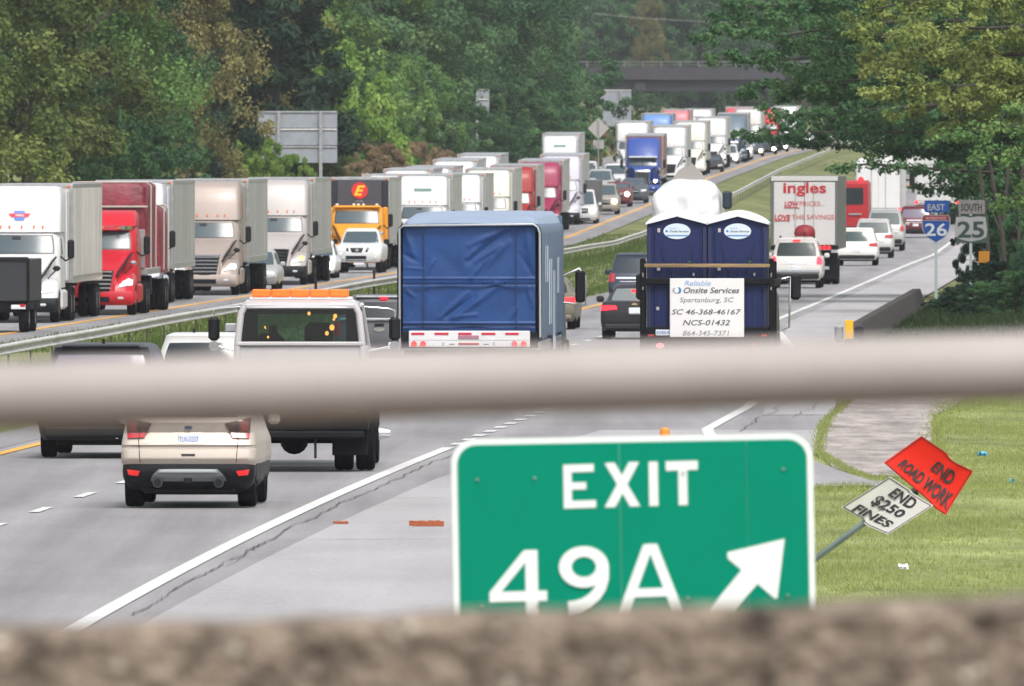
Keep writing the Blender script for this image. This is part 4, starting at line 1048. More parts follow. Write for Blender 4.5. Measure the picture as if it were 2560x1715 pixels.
        v.box('roof_edge', -1.03, 1.03, y0 + .1, y0 + .35, 2.66, 2.78, fm, .05)
        for x in (-.86, -.14, .06, .28, .86): v.box('marker_light', x - .06, x + .06, y0 + .12, y0 + .2, 2.78, 2.86, mat('pale_marker', (.9, .75, .6), .4), .02)
        for sg in (-1, 1): v.box('cab_extender', sg * 1.05, sg * 1.27, y1 - .1, y1 + .1, 1.1, 2.7, fm, .04)
    # chassis and wheels
    v.box('frame_rail', -.45, -.33, .6, 8.2, .6, .85, DARKCH, .01); v.box('frame_rail', .33, .45, .6, 8.2, .6, .85, DARKCH, .01)
    for sg in (-1, 1):
        v.wheel(sg * 1.04, 1.15, .5, .27)
        for y in (6.1, 7.4): v.wheel(sg * 1.12, y, .5, .27); v.wheel(sg * .82, y, .5, .27)
    ty = 5.9 if style != 'day' else 5.0
    if tr != 'none':
        if tr == 'tarp': tarp_trailer(v, ty, Lt)
        else: trailer(v, ty, Lt, trm or WHITE, z1=ztop, ribs=ribs, skirt=None)
    return v

TARP = mat('dark_red_tarp', (.20, .014, .03), .5, vary=.45, vscale=1.6, bump=1.0, bscale=2.5)
def tarp_trailer(v, y0, L):
    """flatbed with a tall load under dark red tarps, strapped"""
    v.box('flat_deck', -1.29, 1.29, y0, y0 + L, 1.2, 1.4, ALU, .02)
    r = random.Random(3)
    a = v.body([(1.40, 1.26, y0 + .1, y0 + 6.6, .1, .1, .02), (2.0, 1.22, y0 + .12, y0 + 6.5, .12, .1, .02), (2.7, 1.25, y0 + .06, y0 + 6.5, .12, .1, .03), (3.25, 1.20, y0 + .1, y0 + 6.4, .12, .1, .03), (3.9, 1.24, y0 + .1, y0 + 6.4, .14, .12, .03), (4.03, 1.14, y0 + .2, y0 + 6.3, .2, .2, .05)], TARP, 'tarped_load')
    b = v.body([(1.2, 1.33, y0 + 7.6, y0 + 11.5, .12, .1, .02), (2.2, 1.31, y0 + 7.6, y0 + 11.5, .12, .1, .02), (3.1, 1.28, y0 + 7.6, y0 + 11.5, .2, .1, .02), (3.3, 1.15, y0 + 7.7, y0 + 11.4, .2, .1, .02)], TARP, 'tarped_load')
    v.box('headboard', -1.2, 1.2, y0 - .06, y0 + .02, 1.4, 2.6, ALU, .01)
    SM = mat('webbing_strap', (.45, .40, .36), .7)
    for zz in (3.28,): v.box('strap', -1.28, 1.28, y0 + .02, y0 + .09, zz, zz + .06, SM, .01)
    for yy in (y0 + 2, y0 + 5, y0 + 8.4, y0 + 11):
        w = 1.27 if yy < y0 + 8 else 1.35; zt_ = 4.06 if yy < y0 + 8 else 3.33
        v.tube('strap', [(-w, yy, 1.3), (-w, yy, zt_ - .1), (-w + .15, yy, zt_), (w - .15, yy, zt_), (w, yy, zt_ - .1), (w, yy, 1.3)], .03, SM, n=4)
    for y in (y0 + L - 2.4, y0 + L - 1.1):
        for sg in (-1, 1): v.wheel(sg * 1.15, y, .5, .27); v.wheel(sg * .85, y, .5, .27)
    for sg in (-1, 1): v.box('tool_box', sg * .8, sg * 1.2, y0 + 3.0, y0 + 4.2, .55, 1.15, DARKCH, .03)
# ------------------------------------------------------------------ near carriageway, traffic driving away
# 1. champagne compact SUV, nearest
CH = paint('champagne', (.50, .44, .385), .3, .25)
v = Veh('suv', 'champagne compact SUV nearest the camera, seen below the railing', 'suv', 470, 219.5)
v.body([(.17, .70, .5, 4.2), (.24, .80, .30, 4.35), (.33, .88, .12, 4.42), (.42, .905, .02, 4.46), (.50, .91, -.01, 4.48), (.60, .905, .02, 4.5)], BLACK, 'lower_bumper')
lb = v.lv
v.patch('skid_plate', [(-.55, .36), (.55, .36), (.42, .535), (-.42, .535)], mat('grey_skid_plate', (.17, .185, .19), .4, coat=.3), nx=14, nz=5, k=.10, off=.03)
v.patch('skid_plate_highlight', [(-.42, .485), (.42, .485), (.38, .525), (-.38, .525)], mat('silver_skid_highlight', (.40, .42, .43), .35, metal=.3), nx=10, nz=2, off=.045, k=.05)  # paler strip paints a highlight along the skid plate's upper edge
for sg in (-1, 1):
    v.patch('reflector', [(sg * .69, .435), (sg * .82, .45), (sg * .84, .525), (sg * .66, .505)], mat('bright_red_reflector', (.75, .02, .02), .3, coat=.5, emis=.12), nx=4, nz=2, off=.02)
    t_ = v.tube('exhaust_pipe', [(sg * .42, -.02, .345), (sg * .42, .35, .33)], .066, mat('dark_exhaust', (.08, .085, .09), .5, metal=.5), n=14)
    v.disc('exhaust_opening', sg * .42, .345, .056, BLACK, y=-.022, dep=.004, parent=t_)
v.body([(.58, .905, .03, 4.5), (.605, .92, .02, 4.52), (.65, .925, -.022, 4.54), (.675, .926, -.032, 4.54), (.70, .926, -.03, 4.54), (.80, .926, .0, 4.5), (.815, .926, .032, 4.5), (.845, .926, .036, 4.45), (.862, .925, .012, 4.45), (.90, .922, .03, 4.4), (1.0, .905, .088, 4.0), (1.03, .90, .105, 3.9), (1.06, .893, .09, 3.8), (1.14, .873, .062, 3.7), (1.17, .866, .062, 3.6), (1.24, .85, .12, 3.5)], CH, 'body', smooth=30)
bl = v.lv
v.body([(1.2, .85, .14, 3.4, .16, .3, .08), (1.45, .78, .30, 3.0, .16, .3, .08), (1.60, .71, .36, 2.6, .16, .3, .08), (1.68, .60, .5, 2.3, .16, .3, .06)], CH, 'cabin_roof')
v.patch('rear_window', [(-.70, 1.235), (.70, 1.235), (.60, 1.54), (-.60, 1.54)], GLASSD, k=.07)
for sg in (-1, 1): v.side('side_window', sg, [(1.0, 1.24), (2.4, 1.24), (2.3, 1.5), (1.2, 1.5)], GLASSD)
v.lv = bl
LD = mat('smoked_lens', (.07, .04, .04), .2, coat=.7, vary=.3, vscale=9)
for sg in (-1, 1):
    t_ = v.patch('tail_light', [(sg * .60, .975), (sg * .84, .955), (sg * .86, 1.235), (sg * .50, 1.16)], LD, nx=8, nz=5, off=.022, k=.04)
    v.patch('red_lens', [(sg * .605, .965), (sg * .835, .955), (sg * .845, 1.02), (sg * .58, 1.03)], LAMPR, nx=6, nz=2, off=.032, parent=t_)
    v.patch('red_lens', [(sg * .72, 1.05), (sg * .82, 1.05), (sg * .83, 1.2), (sg * .70, 1.19)], mat('dull_red_lens', (.22, .05, .045), .25, coat=.6), nx=4, nz=3, off=.034, parent=t_)
    v.patch('lens_divider', [(sg * .668, .96), (sg * .676, .96), (sg * .672, 1.20), (sg * .664, 1.20)], BLACK, nx=1, nz=4, off=.036, parent=t_)
    v.patch('tailgate_gap', [(sg * .655, .62), (sg * .665, .62), (sg * .69, .95), (sg * .68, .95)], BLACK, nx=1, nz=8, off=.004)
tg = v.patch('plate_recess', [(-.27, .875), (.27, .875), (.20, 1.035), (-.22, 1.035)], CH, nx=8, nz=3, off=.006, k=.02)
v.patch('crease_shade_strip', [(-.80, .845), (.80, .845), (.80, .856), (-.80, .856)], mat('champagne_shade', (.42, .36, .31), .4), nx=10, nz=1, off=.006)  # darker strips paint the shade along the body creases
v.patch('crease_shade_strip', [(-.82, .672), (.82, .672), (.82, .680), (-.82, .680)], mat('champagne_shade', (.42, .36, .31), .4), nx=10, nz=1, off=.006)
v.patch('tailgate_handle', [(-.085, .715), (.095, .715), (.10, .74), (-.095, .74)], BLACK, nx=4, nz=1, off=.012)
pl = v.box('license_plate', -.135, .15, v.ny(0, .95) - .035, v.ny(0, .95), .865, 1.015, PLATE, .008)
v.text('TLN-5237', -.125, .14, .905, .975, mat('plate_blue_ink', (.12, .2, .5), .5), y=v.ny(0, .95) - .038, parent=pl)
v.box('plate_strip', -.13, .145, v.ny(0, .95) - .037, v.ny(0, .95) - .03, .872, .888, mat('plate_red_strip', (.6, .15, .18), .5), .002, parent=pl)
v.disc('oval_badge', 0, 1.10, .055, mat('badge_dark_blue', (.03, .05, .12), .3, coat=.5), dep=.015, rz=.024)
v.text('ESCAPE', -.64, -.52, .895, .918, CHROME, off=.012, name='model_lettering')
v.wheels(.92, (.82, 3.55), .345, .25, rim=CHROME)
for sg in (-1, 1):
    v.box('mirror', sg * .95, sg * 1.12, 2.9, 3.0, 1.1, 1.25, CH, .04)
    v.box('wheel_arch', sg * .70, sg * .915, .42, 1.25, .28, .74, BLACK, .1)
v.box('underbody', -.66, .66, .3, 4.0, .19, .36, UNDER, .05)
v.box('tow_hook_cover', -.06, .05, .0, .05, .33, .41, BLACK, .01)

# 2. black SUV on the left, mostly behind the railing
v = car_rear(248, 256, 'black SUV farthest left in the near lanes, its tyres showing below the railing', 'suv', 'suv', paint('black_violet', (.014, .013, .02), .25), W=1.0, Hh=1.82, L=5.3, glassm=glass('violet_tinted_glass', (.16, .14, .19)))
v.box('roof_spoiler', -.62, .62, .34, .5, 1.76, 1.80, BLACK, .015)
v.box('shark_fin_antenna', -.02, .02, 1.0, 1.15, 1.8, 1.9, BLACK, .008)
v.tube('exhaust_pipe', [(.42, .05, .36), (.42, .5, .33)], .05, CHROME); v.tube('exhaust_pipe', [(.28, .05, .36), (.28, .5, .33)], .05, CHROME)
v.box('tow_hitch', -.06, .5, -.02, .3, .34, .50, UNDER, .02)
# 3. white SUV in front of it
v = car_rear(508, 287, 'white car between the black SUV and the tow truck, roof just above the railing', 'suv', 'suv', WHITE, W=.93, Hh=1.66, L=4.5, plate=None)
v.box('shark_fin_antenna', -.25, -.21, 1.0, 1.15, 1.64, 1.74, BLACK, .01)

# 4. tow truck with amber light bar; the cab is a real shell one can look through
v = Veh('tow_truck', 'light grey flatbed tow truck with an orange light bar across its roof', 'tow truck', 731, 245, yaw=.030)
GW = paint('tow_white', (.47, .455, .465), .35)
s_, yc, yf = v, 5.2, 7.5
cabm = MB()
def pillar(mb, a, b, w=.05): mb.tube([a, b], w, n=8)
wall = v.box('cab_back_panel', -1.03, 1.03, yc, yc + .06, 1.0, 1.86, GW, .02)
v.box('window_sill', -1.01, 1.01, yc - .05, yc + .05, 1.86, 1.93, GW, .02)
v.box('header', -.86, .86, yc - .02, yc + .1, 2.44, 2.52, GW, .02)
for sg in (-1, 1):
    v.tube('rear_pillar', [(sg * 1.0, yc, 1.05), (sg * .975, yc + .01, 1.9), (sg * .92, yc + .03, 2.38), (sg * .85, yc + .05, 2.5)], .055, GW, n=10)
    v.tube('front_pillar', [(sg * 1.02, yf, 1.8), (sg * .92, yf - .45, 2.5)], .05, GW)
    v.box('door', sg * .98, sg * 1.04, yc + .3, yf, 1.0, 1.85, GW, .02)
    v.side_q = None
v.body([(2.46, .93, yc - .04, yf - .35, .2, .2, .02), (2.54, .90, yc + .0, yf - .45, .2, .2, .02), (2.58, .80, yc + .15, yf - .6, .2, .2, .02)], GW, 'roof')
v.box('cab_floor', -.98, .98, yc, yf, .95, 1.02, DARKCH, .01)
v.box('dashboard', -.95, .95, yf - .5, yf, 1.5, 1.85, BLACK, .05)
gq = MB().grid([[(-.95, yc + .01, 1.93), (.95, yc + .01, 1.93)], [(-.86, yc + .03, 2.44), (.86, yc + .03, 2.44)]])
put('rear_window', gq, clear_glass('rear_window_glass', (.36, .44, .45)), v.root, smooth=0)
put('windscreen', MB().grid([[(-.98, yf, 1.83), (.98, yf, 1.83)], [(-.88, yf - .42, 2.46), (.88, yf - .42, 2.46)]]), clear_glass('tinted_windscreen', (.40, .66, .64)), v.root, smooth=0)
for sg in (-1, 1): put('side_window', MB().grid([[(sg * 1.0, yc + .3, 1.88), (sg * 1.0, yf - .1, 1.86)], [(sg * .9, yc + .35, 2.44), (sg * .9, yf - .5, 2.44)]]), clear_glass('tinted_windscreen', (.40, .66, .64)), v.root, smooth=0)
v.box('interior_frame', -.97, -.66, yc + .12, yc + .2, 1.86, 2.46, BLACK, .02); v.box('interior_frame', .72, .97, yc + .12, yc + .2, 1.86, 2.46, BLACK, .02)
v.box('interior_frame', -.9, .9, yc + .12, yc + .2, 2.36, 2.46, BLACK, .02)
v.box('seat_back', .05, .50, yc + .9, yc + 1.05, 1.3, 2.22, BLACK, .08); v.box('seat_back', -.72, -.28, yc + .9, yc + 1.05, 1.3, 2.05, BLACK, .08)
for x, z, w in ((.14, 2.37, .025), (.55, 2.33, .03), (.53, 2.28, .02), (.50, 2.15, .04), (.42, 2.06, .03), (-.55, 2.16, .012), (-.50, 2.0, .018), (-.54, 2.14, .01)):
    v.disc('painted_glass_glint', x, z, w, LAMPAL, y=yc + .09, dep=.01, n=8, rz=w * 1.2)  # glowing discs put in as amber glints on the glass, no lamps
v.box('hood', -.9, .9, yf, yf + 1.6, 1.1, 1.75, GW, .15)
lbar = v.box('light_bar_base', -.80, .82, yc + .3, yc + .7, 2.58, 2.63, WHITE, .01)
AMB = mat('amber_light_bar', (.85, .16, .02), .4, emis=.25, vary=.2, vscale=10)
for i in range(5):
    a = -.76 + i * .305; v.box('amber_lens', a, a + .295, yc + .28, yc + .66, 2.625, 2.745, AMB, .02)
for x in (-.8, .0, .8): v.box('light_bar_bracket', x - .05, x + .05, yc + .3, yc + .5, 2.52, 2.58, WHITE, .01)
for sg, xx in ((-1, -1.40), (1, 1.45)):
    v.box('mirror', xx - .09, xx + .09, yf - .3, yf - .2, 1.92, 2.30, BLACK, .05)
    v.disc('convex_mirror', xx, 1.84, .08, CHROME, y=yf - .28, dep=.03)
    v.tube('mirror_arm', [(sg * .95, yf - .3, 2.46), (xx - sg * .1, yf - .3, 2.43), (xx, yf - .28, 2.40), (xx, yf - .25, 2.25)], .015, CHROME)
    v.tube('mirror_arm', [(sg * 1.0, yf - .3, 1.75), (xx, yf - .28, 1.85)], .015, CHROME)
v.box('small_mirror', -1.22, -1.03, yf - .6, yf - .55, 2.06, 2.20, ALU, .02)
v.box('flat_deck', -1.24, 1.24, 0, 4.9, 1.02, 1.16, ALU, .02)
v.box('deck_sill', -1.20, 1.16, .1, 4.8, .62, 1.02, DARKCH, .02)
v.box('rear_bar', -1.1, 1.1, -.05, .12, .50, .62, DARKCH, .03)
v.disc('work_lamp', .92, .95, .045, mat('pale_lamp', (.75, .85, .7), .3, emis=.6), y=-.03, dep=.04)
v.box('frame_rail', -.45, -.35, .2, 8, .62, .85, DARKCH); v.box('frame_rail', .35, .45, .2, 8, .62, .85, DARKCH)
v.tube('axle', [(-1.0, 1.2, .5), (1.0, 1.2, .5)], .09, DARKCH, n=10)
put('differential', MB().lathe([(0, .9), (.16, .95), (.22, 1.2), (.16, 1.4), (0, 1.5)], c=(0, 0, .46), axis='y', n=16), DARKCH, v.root)
for sg in (-1, 1):
    v.wheel(sg * .77, 1.2, .5, .29); v.wheel(sg * 1.10, 1.2, .5, .29); v.wheel(sg * 1.08, 6.6, .48, .27, rim=CHROME)
    v.box('mud_flap', sg * .60, sg * 1.15, .45, .47, .24, .85, DARKCH, .005)
    v.box('hanging_hook', sg * .33, sg * .37, .05, .1, .2, .5, UNDER, .01)
put('front_hub', MB().lathe([(0, .32), (.07, .31), (.10, .2), (.12, .12), (.2, .08)], c=(1.08, 6.6, .48), axis='x', n=16), CHROME, v.root)
tow = v
# driver: one continuous seated body seen through the glass
def person(label, loc, rz, cloth, pose):
    me = bpy.data.meshes.new('person'); vs, es, rad = pose
    me.from_pydata(vs, es, []); o = bpy.data.objects.new('person_tmp', me); COL.objects.link(o)
    sk = o.modifiers.new('skin', 'SKIN'); o.modifiers.new('sub', 'SUBSURF').levels = 1
    for i, r_ in enumerate(rad): me.skin_vertices[0].data[i].radius = r_
    me.skin_vertices[0].data[0].use_root = True
    dg = bpy.context.evaluated_depsgraph_get(); m2 = bpy.data.meshes.new_from_object(o.evaluated_get(dg)); bpy.data.objects.remove(o)
    m2.name = 'person'; m2.shade_smooth()
    p = link('person', m2, cloth, label=label, category='person', loc=loc); p.rotation_euler.z = rz
    return p
pose = ([(0, 0, 0), (0, .02, .25), (0, .0, .48), (0, .02, .56), (0, .05, .68), (0, .06, .78), (-.20, 0, .46), (-.26, .12, .22), (-.18, .38, .26), (.20, 0, .46), (.26, .12, .22), (.18, .38, .26), (-.1, .35, .02), (-.12, .75, -.02), (-.12, .85, -.4), (.1, .35, .02), (.12, .75, -.02), (.12, .85, -.4)],
        [(0, 1), (1, 2), (2, 3), (3, 4), (4, 5), (2, 6), (6, 7), (7, 8), (2, 9), (9, 10), (10, 11), (0, 12), (12, 13), (13, 14), (0, 15), (15, 16), (16, 17)],
        [(.15, .12), (.15, .11), (.14, .09), (.055, .055), (.085, .10), (.06, .07), (.07, .07), (.05, .05), (.035, .035), (.07, .07), (.05, .05), (.035, .035), (.09, .09), (.07, .07), (.05, .05), (.09, .09), (.07, .07), (.05, .05)])
rt = tow.root
M_ = Matrix.Translation(rt.location) @ Matrix.Rotation(rt.rotation_euler.z, 4, 'Z')
pp = M_ @ Vector((-.45, yc + 1.25, 1.42))
person('driver in dark clothes seated in the tow truck cab, seen through its rear window', pp, rt.rotation_euler.z, mat('dark_clothing', (.03, .03, .035), .8), pose)

# 5. grey pickup ahead of the tow truck
GP_ = paint('graphite', (.12, .12, .135), .3, .3)
v = Veh('pickup_truck', 'graphite grey pickup between the tow truck and the blue tarp trailer', 'pickup truck', 948, 348)
v.body([(.45, .92, .12, 5.6), (.6, .99, .0, 5.8), (.9, 1.0, -.02, 5.8), (1.25, 1.0, .0, 5.75), (1.32, .98, .03, 4.5)], GP_, 'body')
v.box('tailgate_spoiler', -.86, .86, -.06, .1, 1.27, 1.33, ALU, .02)
v.disc('oval_badge', 0, 1.08, .12, CHROME, dep=.02, rz=.05)
v.box('tailgate_handle', -.1, .1, -.05, 0, 1.16, 1.21, BLACK, .01)
for sg in (-1, 1): v.patch('tail_light', [(sg * .84, .95), (sg * .99, .95), (sg * .98, 1.24), (sg * .84, 1.24)], LAMPR, nx=3, nz=3, off=.02)
v.box('license_plate', .2, .5, -.08, -.04, .66, .8, PLATE, .01)
v.box('bumper', -.98, .98, -.1, .1, .5, .68, CHROME, .03)
bl = v.lv
v.body([(1.28, .94, 1.8, 4.2, .15, .3, .05), (1.6, .84, 1.95, 3.9, .15, .3, .05), (1.76, .76, 2.05, 3.7, .15, .3, .05), (1.82, .66, 2.2, 3.5, .15, .3, .05)], GP_, 'cabin_roof')
v.patch('rear_window', [(-.76, 1.33), (.76, 1.33), (.68, 1.66), (-.68, 1.66)], GLASSD, k=.05)
v.box('roof_edge_trim', -.62, .62, 2.0, 2.1, 1.745, 1.80, ALU, .02)
v.box('high_brake_light', -.08, .08, 1.97, 2.02, 1.72, 1.775, LAMPRL, .01)
v.wheels(1.0, (1.1, 4.6), .4, .28)

# 6. flatbed trailer with the blue rolling tarp
v = Veh('tarp_trailer_truck', 'truck trailer with a blue rolling tarp and wrinkled blue rear curtain', 'truck', 1173.5, 312, yaw=.006)
v.root.scale = (1.055, 1, 1.0577); v.root.location.z -= .277; WZC = .762
BLUET = mat('blue_tarp_fabric', (.014, .055, .19), .5, vary=.15, vscale=1.5, spec=.35, bump=.25, bscale=5)
BLUER = mat('faded_blue_tarp', (.25, .32, .44), .45, vary=.12, vscale=.8)
BLUES = mat('grey_blue_side_tarp', (.09, .14, .22), .5, vary=.15, vscale=.8)
def cx_(a): return -1.235 + (a - 110) / 1370 * 2.45
def cz_(b): return 3.56 - (b - 265) / 1105 * 1.96
folds = [((790, 470), (1180, 300), .05, 30), ((780, 640), (1190, 330), -.045, 30), ((790, 600), (900, 480), .04, 25), ((830, 800), (1200, 440), .05, 35), ((860, 640), (1120, 470), .03, 22), ((860, 800), (1060, 560), -.035, 22),
         ((640, 1225), (1090, 890), .07, 40), ((500, 1215), (780, 960), .04, 25), ((560, 1215), (860, 1000), -.045, 24), ((130, 300), (215, 560), .05, 35), ((120, 560), (260, 640), -.03, 25), ((120, 700), (320, 720), .02, 14), ((140, 930), (220, 1000), .04, 22),
         ((380, 700), (440, 620), .025, 16), ((340, 800), (420, 660), .02, 16), ((1390, 300), (1460, 720), .05, 40), ((1320, 560), (1455, 780), -.03, 26), ((640, 1215), (880, 1190), .03, 18), ((1230, 1225), (1290, 1120), .03, 18),
         ((1400, 900), (1455, 1100), .04, 26), ((700, 400), (760, 700), .02, 60), ((420, 500), (700, 760), -.018, 70), ((400, 900), (330, 1180), .02, 40), ((960, 830), (950, 870), .02, 8), ((1010, 825), (995, 875), .02, 8), ((1060, 825), (1045, 875), .02, 8), ((1120, 825), (1105, 875), .02, 8), ((1170, 825), (1160, 875), .02, 8),
         ((110, 1330), (330, 1370), .03, 12), ((200, 1200), (130, 1290), .02, 20)]
P = []
nx_, nz_ = 150, 120
r2 = random.Random(4)
for j in range(nz_ + 1):
    row = []
    for i in range(nx_ + 1):
        a = 110 + 1370 * i / nx_; b = 1370 - 1105 * j / nz_; d = 0
        for (p, q, amp, wd) in folds:
            ux, uy = q[0] - p[0], q[1] - p[1]; L2 = ux * ux + uy * uy
            t = ((a - p[0]) * ux + (b - p[1]) * uy) / L2; tc = min(1, max(0, t))
            dx, dy = a - (p[0] + ux * tc), b - (p[1] + uy * tc); dd = math.hypot(dx, dy)
            if dd < wd * 2.6: d += .8 * amp * math.exp(-(dd / wd) ** 2) * (1 - .5 * abs(2 * tc - 1))
        d += .012 * math.sin(a * .012 + b * .008) + .03 * math.sin(math.pi * i / nx_)
        for zz, am in ((815, .02), (875, -.02), (1280, .022), (1310, -.02)): d += am * math.exp(-((b - zz) / 10) ** 2)
        row.append((cx_(a), .13 - d, cz_(b)))
    P.append(row)
cur = put('rear_curtain', MB().grid(P), BLUET, v.root, smooth=75)
SEAM = mat('curtain_seam', (.012, .02, .06), .8)
for a in (328, 1285): v.box('seam', cx_(a) - .006, cx_(a) + .006, .02, .055, 1.62, 3.52, SEAM, .002, parent=cur)
v.box('seam', cx_(130), cx_(1470), .03, .075, cz_(882), cz_(876), SEAM, .002, parent=cur)
v.box('seam', cx_(130), cx_(1470), .045, .085, cz_(1312), cz_(1300), SEAM, .002, parent=cur)
FR = mat('pale_frame', (.40, .42, .45), .4, metal=.3)
v.tube('rear_bow', [(-1.29, .0, 1.3), (-1.29, .0, 3.50), (-1.22, .0, 3.56), (1.18, .0, 3.585), (1.26, .0, 3.53), (1.30, .0, 3.42), (1.31, .0, 1.5)], .022, FR, n=8)
sp_ = [(1.335, 1.50), (1.335, 3.40), (1.31, 3.52), (1.25, 3.585), (1.15, 3.60)]
for sg in (-1, 1): put('side_tarp', MB().grid([[(sg * (w + (.012 * math.sin(y * 5.2) if i < 2 else 0)), y, z - (.05 if i == 0 and int(y * 1.3) % 2 else 0)) for i, (w, z) in enumerate(sp_)] for y in np.linspace(.03, 13.0, 60)]), BLUES, v.root, smooth=60)
put('front_bulkhead', MB().box(-1.3, 1.3, 12.9, 13.0, 1.4, 3.7), BLUES, v.root)
# crowned roof tarp: low at the rear bow, rising forward
P = []
for j, (y, zc, we) in enumerate([(.02, 3.60, 1.2), (.5, 3.66, 1.16), (1.3, 3.73, 1.12), (3, 3.78, 1.1), (8, 3.80, 1.1), (13.0, 3.80, 1.1)]):
    row = []
    for i in range(25):
        t = -1 + 2 * i / 24; x = 1.325 * (1 if t > 0 else -1) * abs(t) ** 1.0
        e = max(0, (abs(x) - we) / (1.325 - we)); row.append((x, y, zc - (.16 + (zc - 3.6)) * e * e - .02 * t * t))
    P.append(row)
put('roof_tarp', MB().grid(P), BLUER, v.root, smooth=70)
DKI = mat('dark_trailer_interior', (.01, .012, .02), .9)
v.box('inner_bulkhead', -1.28, 1.28, .32, .38, 1.45, 3.56, DKI, .0)
WB = mat('bumper_white', (.66, .66, .67), .4, vary=.06)
v.box('rear_sill', -1.12, 1.12, -.02, .3, 1.32, 1.62, WB, .01)
v.box('rear_sill_gap', -1.26, 1.26, .1, .4, 1.30, 1.6, BLACK, .01)
RED = mat('reflective_red', (.55, .01, .04), .4)
for a, b in ((200, 335), (440, 585), (685, 825), (925, 1070), (1172, 1312)): v.box('reflective_strip', cx_(a), cx_(b), -.03, -.015, 1.545, 1.585, RED, .003)
v.box('license_plate', cx_(685), cx_(900), -.034, -.015, 1.47, 1.535, mat('purple_plate', (.35, .16, .22), .5), .004)
v.box('center_lamps', cx_(690), cx_(900), -.034, -.015, 1.36, 1.395, LAMPR, .004)
v.box('sill_groove', -1.1, 1.1, -.024, -.018, 1.445, 1.452, ALU, .001)
for a in (228, 322, 1268, 1362): v.disc('tail_light', cx_(a), 1.375, .055, mat('pinkish_red_lens', (.7, .05, .06), .3, coat=.3, emis=.15), y=-.02, dep=.03)
for a in (530, 1055): v.box('sill_bolts', cx_(a) - .02, cx_(a) + .02, -.026, -.018, 1.35, 1.41, ALU, .002)
for a in (620, 975): v.box('sill_slot', cx_(a) - .05, cx_(a) + .05, -.026, -.018, 1.365, 1.378, BLACK, .002)
for zz, hz, off, y_ in ((3.0, .5, 2.2, 1.5), (2.6, .9, 4.4, 1.5), (2.3, 1.1, 6.6, 1.4), (2.75, .5, 9.0, 1.4)):
    v.box('side_lettering', 1.332, 1.338, off, off + y_, zz - hz, zz + hz * .35, mat('worn_white_lettering', (.55, .62, .72), .6, vary=.2), .001)
v.box('deck', -1.3, 1.3, .3, 13.0, 1.25, 1.42, ALU, .02)
for sg in (-1, 1):
    for y in (1.3, 2.6): v.wheel(sg * 1.12, y, .5, .27, z=WZC); v.wheel(sg * .82, y, .5, .27, z=WZC)
v.body([(.9, 1.2, 15.2, 19.5, .1, .2, .02), (2.5, 1.15, 15.2, 19, .1, .2, .02), (2.8, 1.05, 15.3, 18.6, .1, .2, .02)], paint('tractor_dark', (.05, .06, .08)), 'tractor_cab')
v.box('mirror', 1.42, 1.62, 17.2, 17.3, 2.0, 2.62, BLACK, .04); v.tube('mirror_arm', [(1.15, 17.3, 2.5), (1.5, 17.25, 2.66), (1.62, 17.25, 2.5), (1.62, 17.25, 1.95), (1.15, 17.3, 2.0)], .02, ALU)
for sg in (-1, 1):
    v.wheel(sg * 1.1, 16.0, .5, .28, z=WZC); v.wheel(sg * 1.1, 19.2, .5, .28, z=WZC)

# 7. sedan right of the tarp trailer, dark SUV and dark sedan
v = car_rear(1357, 450, 'olive gold sedan just right of the blue tarp trailer', 'sedan', 'car', paint('olive_gold', (.19, .175, .13), .3, .3), W=.92, Hh=1.46, L=4.8, style='sedan', light=LAMPRL)
v = car_rear(1596, 515, 'dark blue SUV ahead of the dark sedan, left of the portable toilets', 'suv', 'suv', paint('midnight_blue', (.03, .045, .07), .22), W=.97, Hh=1.76, L=4.9, glassm=glass('dark_blue_glass', (.03, .04, .055)))
v.patch('chrome_strip', [(-.72, .93), (.72, .93), (.72, .99), (-.72, .99)], CHROME, nx=6, nz=1, off=.02)
v = car_rear(1588, 425, 'dark grey sedan with its brake lights on, left of the portable toilets', 'sedan', 'car', paint('charcoal', (.018, .018, .024), .25), W=.925, Hh=1.46, L=4.85, style='sedan', light=LAMPRL, brake=LAMPRL, glassm=glass('grey_reflecting_glass', (.17, .195, .195)))
v.disc('gold_badge', -.02, .93, .075, mat('gold_badge', (.7, .5, .2), .3, metal=.8), dep=.02, rz=.03)
v.box('license_plate', -.17, .17, -.05, .0, .68, .84, PLATE, .01)

# 8. truck with the portable toilets
v = Veh('service_truck', 'black stake bed service truck with a white company board on its tail', 'truck', 1768, 325)
v.root.scale = (1.10, 1, 1.0976); v.root.location.z -= .468; WZC = .876
v.box('flat_deck', -1.22, 1.22, .0, 5.4, 1.28, 1.42, DARKCH, .02)
v.box('rear_frame', -1.24, 1.24, -.06, .02, 1.42, 1.68, DARKCH, .02)
v.box('cross_bar', -1.24, 1.24, -.08, -.02, 2.46, 2.58, DARKCH, .02)
for sg in (-1, 1):
    v.box('stake', sg * 1.14, sg * 1.24, -.10, .0, 1.2, 2.95, DARKCH, .02)
    v.box('stake', sg * 1.17, sg * 1.25, 1.4, 1.5, 1.2, 2.9, DARKCH, .02)
    v.box('side_rail', sg * 1.19, sg * 1.25, 0, 5.4, 2.42, 2.56, DARKCH, .02)
    v.box('stake_latch', sg * 1.17, sg * 1.20, -.13, -.1, 2.36, 2.42, CHROME, .01); v.box('stake_latch', sg * 1.17, sg * 1.20, -.13, -.1, 2.6, 2.68, CHROME, .01)
v.box('strap_board', -1.16, 1.16, -.11, -.05, 2.78, 2.85, mat('old_wood', (.24, .16, .08), .8, vary=.5, vscale=4, stretch=(.5, 1, 4)), .01)
v.box('license_plate', -.95, -.62, -.11, -.06, 1.52, 1.63, mat('pale_blue_plate', (.6, .65, .75), .4), .01)
v.text('328KAE', -.93, -.64, 1.555, 1.605, mat('plate_ink', (.1, .12, .3), .5), y=-.114)
